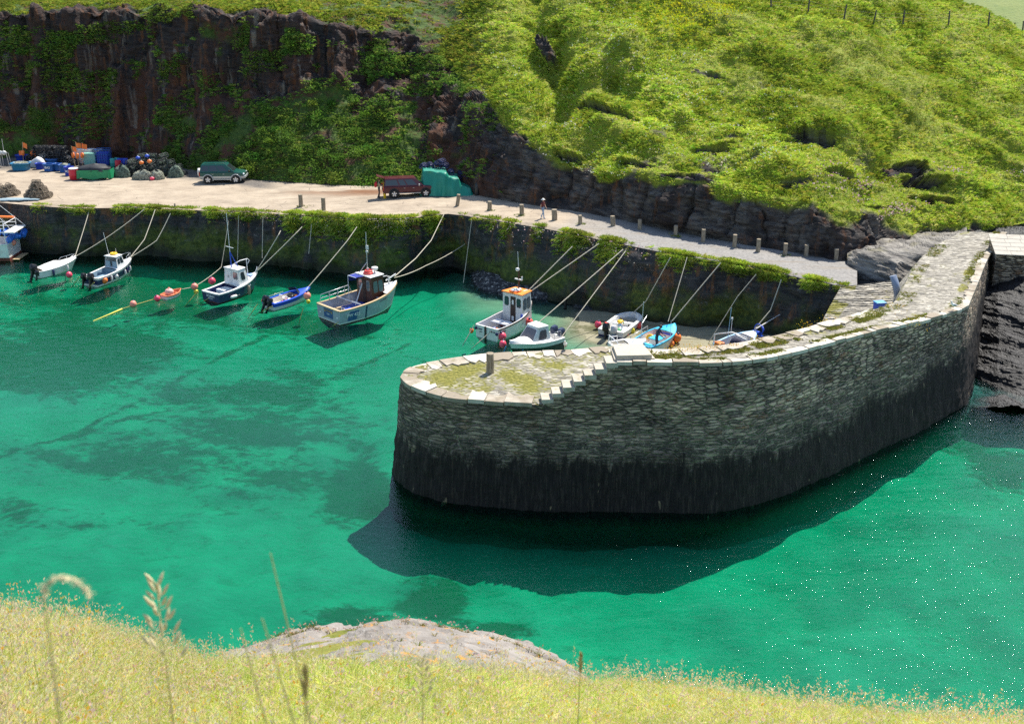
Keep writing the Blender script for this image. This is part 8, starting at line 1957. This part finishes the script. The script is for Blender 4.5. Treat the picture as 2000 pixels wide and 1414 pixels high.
    # creels
    def creel(label, m, mn, k=1.0):
        r = thing('lobster_pot', label, 'lobster pot', (0, 0, 0), 0, 'lobster pots stacked on the quay'); f = MB(); L, W, H = .85, .55, .45
        f.tube([(-L / 2, -W / 2, .03), (L / 2, -W / 2, .03), (L / 2, W / 2, .03), (-L / 2, W / 2, .03), (-L / 2, -W / 2, .03)], .028, 0, 5)
        for x in (-L / 2, 0, L / 2): f.tube([(x, -W / 2, .03), (x, -W / 2, H * .55), (x, -W * .32, H * .93), (x, 0, H), (x, W * .32, H * .93), (x, W / 2, H * .55), (x, W / 2, .03)], .028, 0, 5)
        for y, z in ((0, H), (-W / 2, H * .5), (W / 2, H * .5)): f.tube([(-L / 2, y, z), (L / 2, y, z)], .022, 0, 5)
        f.build('frame', m, r); nt_ = MB()
        for i in range(9):
            x = -L / 2 + L * i / 8; nt_.tube([(x, -W / 2, .03), (x + .1, -W * .46, H * .6), (x - .05, 0, H * .98), (x + .1, W * .46, H * .6), (x, W / 2, .03)], .011, 0, 4)
        for y, z in ((-.22, .36), (-.27, .15), (.22, .36), (.27, .15), (-.12, .43), (.12, .43)): nt_.tube([(-L / 2, y, z), (-L / 4, y, z + .03), (0, y, z), (L / 4, y, z + .03), (L / 2, y, z)], .011, 0, 4)
        nt_.ball((0, 0, .2), .17, 0, 8, (1.8, 1.1, .8)); nt_.build('netting', mn, r); return r
    protos = {}
    def put(kind, pos, rz, label, rot=None, k=1.15, grp=None):
        m, mn = dict(black=(PIPE, PIPE), navy=(PIPEB, PIPEB), cane=(CANE, CANE), net=(PIPE, NETG))[kind]
        if kind not in protos: protos[kind] = creel(label, m, mn); o = protos[kind]
        else: o = dup(protos[kind], None, label)
        o.location = pos; o.rotation_euler = rot if rot is not None else (0, 0, rz); o.scale = (k,) * 3
        if grp: o['group'] = grp
        return o
    # black row behind the tubs
    base = Vector(quay_pt(50, 322)); end = Vector(quay_pt(136, 325))
    for row in range(4):
        for i in range(8 - row):
            q = base.lerp(end, (i + .5 * row + .1) / 7) + Vector((random.uniform(-.1, .1), .6 + random.uniform(-.15, .15) + row * .05, .52 * row)); put('black', q, random.uniform(-.25, .25) + (1.57 if i % 3 == 0 else 0), 'black netted pot in the long stack behind the blue tubs', grp='black pots behind the blue tubs')
    # black pots on the ground by the white and green boxes
    # white and green boxes, blue cage, small drums
    for x, y, sx, sy, sz, m, lab in [(167, 319, 2.0, 1.0, 1.5, WT, 'large white box behind the flags'), (179, 322, 1.3, .9, 1.25, paint('pale_green_box_plastic', (.20, .46, .38), .5, wear=.15), 'pale green box next to the large white box'), (190, 318, 1.2, .9, 1.4, paint('grey_white_box_plastic', (.55, .57, .55), .5, wear=.15), 'grey-white box left of the blue cage')]:
        r = thing('fish_box', lab, 'box', tuple(quay_pt(x, y)), random.uniform(-.15, .15)); mb = MB(); mb.box((0, 0, sz / 2), (sx, sy, sz), 0, None, 1.04); o = mb.build('box', m, r, .05); MB().box((0, 0, sz + .03), (sx * 1.07, sy * 1.07, .07)).build('lid', m, r, .02)
    p = Vector(quay_pt(204, 322)); r = thing('cage_tank', 'tall blue cage with upright bars at the back of the gear', 'cage', tuple(p), .05); mb = MB(); w, d, h = 1.5, 1.1, 1.75
    for i in range(7):
        for y in (-d / 2, d / 2): mb.tube([(-w / 2 + w * i / 6, y, 0), (-w / 2 + w * i / 6, y, h)], .03, 0, 5)
    for i in range(4):
        for x in (-w / 2, w / 2): mb.tube([(x, -d / 2 + d * i / 3, 0), (x, -d / 2 + d * i / 3, h)], .03, 0, 5)
    for z in (.03, .6, 1.2, h): mb.tube([(-w / 2, -d / 2, z), (w / 2, -d / 2, z), (w / 2, d / 2, z), (-w / 2, d / 2, z), (-w / 2, -d / 2, z)], .035, 0, 5)
    mb.build('bars', TUB, r); MB().box((0, 0, .75), (w * .86, d * .8, 1.35)).build('tank', DB, r, .08)
    for x, y, m, lab in [(222, 326, paint('sea_green_plastic', (.03, .30, .26), .45), 'sea green drum right of the blue cage'), (229, 325, paint('sea_green_plastic', (.03, .30, .26), .45), 'second sea green drum touching the pot heap'), (236, 326, DB, 'blue drum at the left of the pair above the netted heap'), (246, 326, DB, 'blue drum at the right of the pair above the netted heap'), (232, 330, RD, 'small dark red drum in front of the sea green drums')]:
        r = thing('plastic_drum', lab, 'drum', tuple(quay_pt(x, y)), 0, 'drums behind the netted heap'); MB().lathe([(.02, 0), (.30, .01), (.33, .08), (.33, .4), (.35, .44), (.33, .48), (.33, .8), (.28, .92), (.05, .94)], (0, 0, 0), 0, 16).build('barrel', m, r); MB().lathe([(.07, .94), (.07, .98), (.01, .98)], (.1, 0, 0), 0, 8).build('bung', BLACK, r)
    # dan buoys with orange flags
    for i, (x, y, top, lab) in enumerate([(46, 320, 287, 'marker pole with two orange flags left of the pots'), (60, 320, 300, 'leaning marker pole with a low orange flag left of the pots'), (147, 325, 295, 'leftmost orange-flagged marker pole of the right-hand three'), (154, 326, 287, 'tallest orange-flagged marker pole in the middle of the right-hand three'), (161, 325, 289, 'rightmost orange-flagged marker pole of the right-hand three')]):
        p = Vector(quay_pt(x, y)); h = (y - top) / 17.3; r = thing('marker_pole', lab, 'flag pole', tuple(p), random.uniform(-.5, .5), 'flagged marker poles', rot=(R(random.uniform(-4, 4)), R([5, 14, -5, 1, 6][i]), 0))
        MB().tube([(0, 0, 0), (0, 0, h + .5)], .03, 0, 6).build('pole', WOOD, r); f = MB(); rows = [[(.02 + .5 * u, .10 * math.sin(u * 5 + i), h + .5 - .06 - v * .55 - .12 * u) for v in (0, .5, 1)] for u in (0, .25, .5, .75, 1)]; f.loft(rows, 0, False, False); f.build('flag', ORGB, r)
        fl = MB(); fl.lathe([(.04, .9), (.16, .95), (.18, 1.2), (.16, 1.45), (.04, 1.5)], (0, 0, 0), 0, 12); fl.build('float', ORGB, r)
        if i == 0: f = MB(); f.loft([[(-.02 - .4 * u, .1 * math.sin(u * 4), h - .5 - v * .5) for v in (0, .5, 1)] for u in (0, .5, 1)], 0, False, False); f.build('flag', ORGB, r)
    # tripod stand of white floats at the very left
    p = Vector(quay_pt(5, 325)); r = thing('float_rack', 'rack hung with grey floats at the left edge of the quay', 'rack', tuple(p)); mb = MB(); [mb.tube([(a, b_, 0), (a * .8, b_ * .8, 1.5)], .03, 0, 5) for a in (-.9, 0, .9) for b_ in (-.3, .3)]; mb.tube([(-.75, 0, 1.45), (.75, 0, 1.45)], .04, 0, 5); mb.tube([(.4, 0, 1.4), (.4, 0, 3.0)], .03, 0, 5); mb.build('frame', STEEL, r)
    for a in (-.5, .1, .5): MB().ball((a, -.2, 1.5), .26, 0, 12).build('float', paint('grey_float_plastic', (.50, .52, .50), .5), r)
    # netted pot heap
    c0 = Vector(quay_pt(292, 345)); rndv = lambda s: random.uniform(-s, s)
    for tier, (n, half, dep) in enumerate([(8, 3.1, 2), (7, 2.6, 2), (5, 2.1, 2), (3, 1.2, 1)]):
        for d_ in range(dep):
            for i in range(n):
                q = c0 + Vector((-half + 2 * half * i / max(1, n - 1) + rndv(.1), 1.1 - d_ * .8 + tier * .22 + rndv(.1), .02 + .52 * tier))
                put('net', q, rndv(.4) + (1.57 if random.random() < .5 else 0), 'dark pot with grey-green netting in the big netted heap', rot=(rndv(.25), rndv(.25), rndv(1.5)), grp='pots of the netted heap')
    for x, y, a, b_, h, m, lab in [(240, 346, .85, .6, 1.5, NETG, 'pale grey-green net hanging over the left flank of the pot heap'), (281, 350, 1.1, .55, 1.15, NETB, 'straw coloured net bundle in front of the pot heap'), (307, 350, .75, .5, 1.1, NETB, 'pale net bundle right of the straw coloured one'), (345, 346, .8, .6, 1.5, NETG, 'thin grey net trailing off the right flank of the pot heap')]:
        r = thing('fishing_net', lab, 'net', tuple(quay_pt(x, y)), 0, 'nets lying on the pot heap'); lump(r, 'net_heap', a, b_, h * .8, m)
        mb = MB(); [mb.tube([(a * 1.02 * math.cos(t_) * (1 - f), b_ * 1.04 * math.sin(t_) * (1 - f) - .03, h * f * 1.02) for t_, f in ((q * .7, 0.02), (q * .7 + .5, .35), (q * .7 + .7, .7), (q * .7 + 1, .97))], .022, 0, 4) for q in range(14)]; mb.build('net_cord', PIPE, r)
    for i, (x, y, z, m, lab) in enumerate([(274, 342, 1.7, BLUE, 'small blue float on the top left of the netted heap'), (292, 342, 1.9, BLUE, 'small blue float on the top middle of the netted heap'), (280, 345, 1.35, ORGB, 'orange float on the face of the netted heap, left'), (296, 345, 1.5, ORGB, 'orange float on the face of the netted heap, right'), (298, 352, .05, PINKB, 'pink float lying on the ground before the netted heap')]):
        p = Vector(quay_pt(x, y)) + Vector((0, -.1, z)); r = thing('net_float', lab, 'float', tuple(p), 0, 'small floats on the netted heap'); MB().ball((0, 0, .12), .20, 0, 12, (1.3, 1, .9)).build('ball', m, r); MB().lathe([(.06, .26), (.05, .36), (.01, .37)], (0, 0, 0), 0, 8).build('eye_collar', WHITE, r)
    # conical pile of old pots on the quay edge, another at the very left
    for (x, y, tiers, lab, grp) in [(68, 389, (10, 8, 5, 3, 1), 'weathered cane pot in the cone shaped pile on the quay edge', 'pots of the cone shaped pile'), (4, 385, (9, 6, 3), 'weathered cane pot in the pile cut by the left edge', 'pots of the left edge pile')]:
        c = Vector(quay_pt(x, y)) + Vector((0, .9, 0))
        for t_, n in enumerate(tiers):
            for i in range(n):
                a = 2 * math.pi * i / n + t_ * .5; rad = (1.02 - .24 * t_) if n > 1 else 0
                put('cane', c + Vector((rad * math.cos(a), rad * math.sin(a), .33 * t_)), a + 1.57, lab, rot=(rndv(.3), rndv(.3), a + 1.57), k=.88, grp=grp)
    p = Vector(quay_pt(30, 393)) + Vector((0, .5, .02)); r = thing('fishing_net', 'flat blue-grey net spread on the quay edge left of the cone shaped pile', 'net', tuple(p)); lump(r, 'net_heap', 2.0, .5, .16, paint('blue_grey_net', (.25, .34, .38), .9, wear=.3, scale=12, bump=.9))
    # turquoise tarpaulin over pots by the pickup
    p0 = Vector(quay_pt(869, 379)) + Vector((0, .6, 0)); r = thing('tarpaulin', 'large turquoise green tarpaulin draped over a stack of pots beside the pickup', 'tarpaulin', tuple(p0), R(-8)); TQ = paint('turquoise_tarp', (.006, .22, .15), .45, wear=.10, scale=1.4)
    nx, ny = 120, 60; xs = np.linspace(-2.9, 3.0, nx); ys = np.linspace(-2.1, 1.8, ny); X, Y = np.meshgrid(xs, ys)
    rot_ = X + .25 * Y
    hx = np.interp(rot_, [-2.6, -2.3, -2.15, .1, .35, 1.25, 1.5, 2.4, 2.8], [0, 1.2, 2.3, 2.15, 1.75, 1.65, 1.0, .75, 0]); hy = np.interp(Y, [-1.9, -1.55, -1.2, 1.2, 1.5], [0, .55, 1, 1, 0])
    Z = hx * hy; q = np.stack([X.ravel(), Y.ravel(), Z.ravel()], -1); slope = np.clip(np.hypot(*np.gradient(Z)[::1]) * 6, 0, 1).ravel()
    Z = Z + (0.07 * np.sin(X * 6 + 4 * np.sin(Y * 1.7 + X)) * slope.reshape(Z.shape) + .05 * fbm(q, .5, 3, 301).reshape(Z.shape)) * (Z > .08)
    drape = slope.reshape(Z.shape) * (.10 * np.sin(X * 5 + 2 * np.sin(X * 1.3)) + .22 * fbm(np.stack([X.ravel(), Z.ravel() * .4, 0 * X.ravel()], -1), .8, 3, 303).reshape(Z.shape)); V = np.stack([X, Y - drape * (Y < -1), np.maximum(Z, .02)], -1)
    keep = (hx * hy > .015); F = grid_faces(ny, nx); ok = keep.ravel()[F].any(1); fast_mesh('sheet', V.reshape(-1, 3), F[ok], TQ, r)
    M = Matrix.Translation(p0) @ Matrix.Rotation(R(-8), 4, 'Z')
    for i, (a, b_, z, lab) in enumerate([(-2.2, .5, 2.22, 1), (-1.6, .9, 2.22, 1), (-1.0, 1.0, 2.3, 1), (-.5, .8, 2.62, 1), (-.2, .9, 2.22, 1), (.55, .2, 1.75, 2), (1.5, .9, 1.5, 3), (1.75, 1.0, 1.05, 3), (2.2, 1.0, 1.05, 3), (2.3, 1.1, .55, 3), (2.75, 1.1, .5, 3), (1.6, 1.1, .5, 3)]):
        put('navy', M @ Vector((a, b_, z)), 1.5 + rndv(.4), {1: 'navy pot in the row along the top of the turquoise tarpaulin', 2: 'single navy pot sitting in the middle of the turquoise tarpaulin', 3: 'navy pot stacked at the right of the turquoise tarpaulin'}[lab], k=1.05, grp='navy pots round the turquoise tarpaulin' + {1: ' top', 2: ' middle', 3: ' right'}[lab])
    # things left on the pier: upturned canoe and a blue box
    a, b_ = at(1752, 588, 4.9), at(1742, 540, 6.6); r = thing('canoe', 'slim grey upturned canoe leaning on the slate bank of the pier', 'canoe', tuple(a)); d = (b_ - a); mb = MB(); rings = []; n = 11
    side = d.cross(Vector((0, 0, 1))).normalized(); upn = side.cross(d).normalized()
    for i in range(n):
        f = i / (n - 1); w = .34 * (math.sin(math.pi * (f * .94 + .03)) ** .6); c = d * f + Vector((0, -.18 - .25 * math.sin(math.pi * f), .1)); rings.append([c + side * w * math.cos(t_) + upn * .24 * math.sin(t_) for t_ in np.linspace(0, 2 * math.pi, 11)[:-1]])
    mb.loft(rings, 0); mb.build('hull', paint('grey_blue_canoe', (.22, .26, .34), .4, wear=.1), r)
    p = at(1716, 611, 4.85); r = thing('storage_box', 'small bright blue lidded box standing on the cobbled ramp of the pier', 'box', tuple(p), .2); MB().box((0, 0, .35), (.62, .5, .7), 0, None, 1.05).build('box', BLUE, r, .04); MB().box((0, 0, .73), (.7, .58, .08)).build('lid', paint('light_blue_lid', (.10, .33, .62), .4), r, .02)
gear()
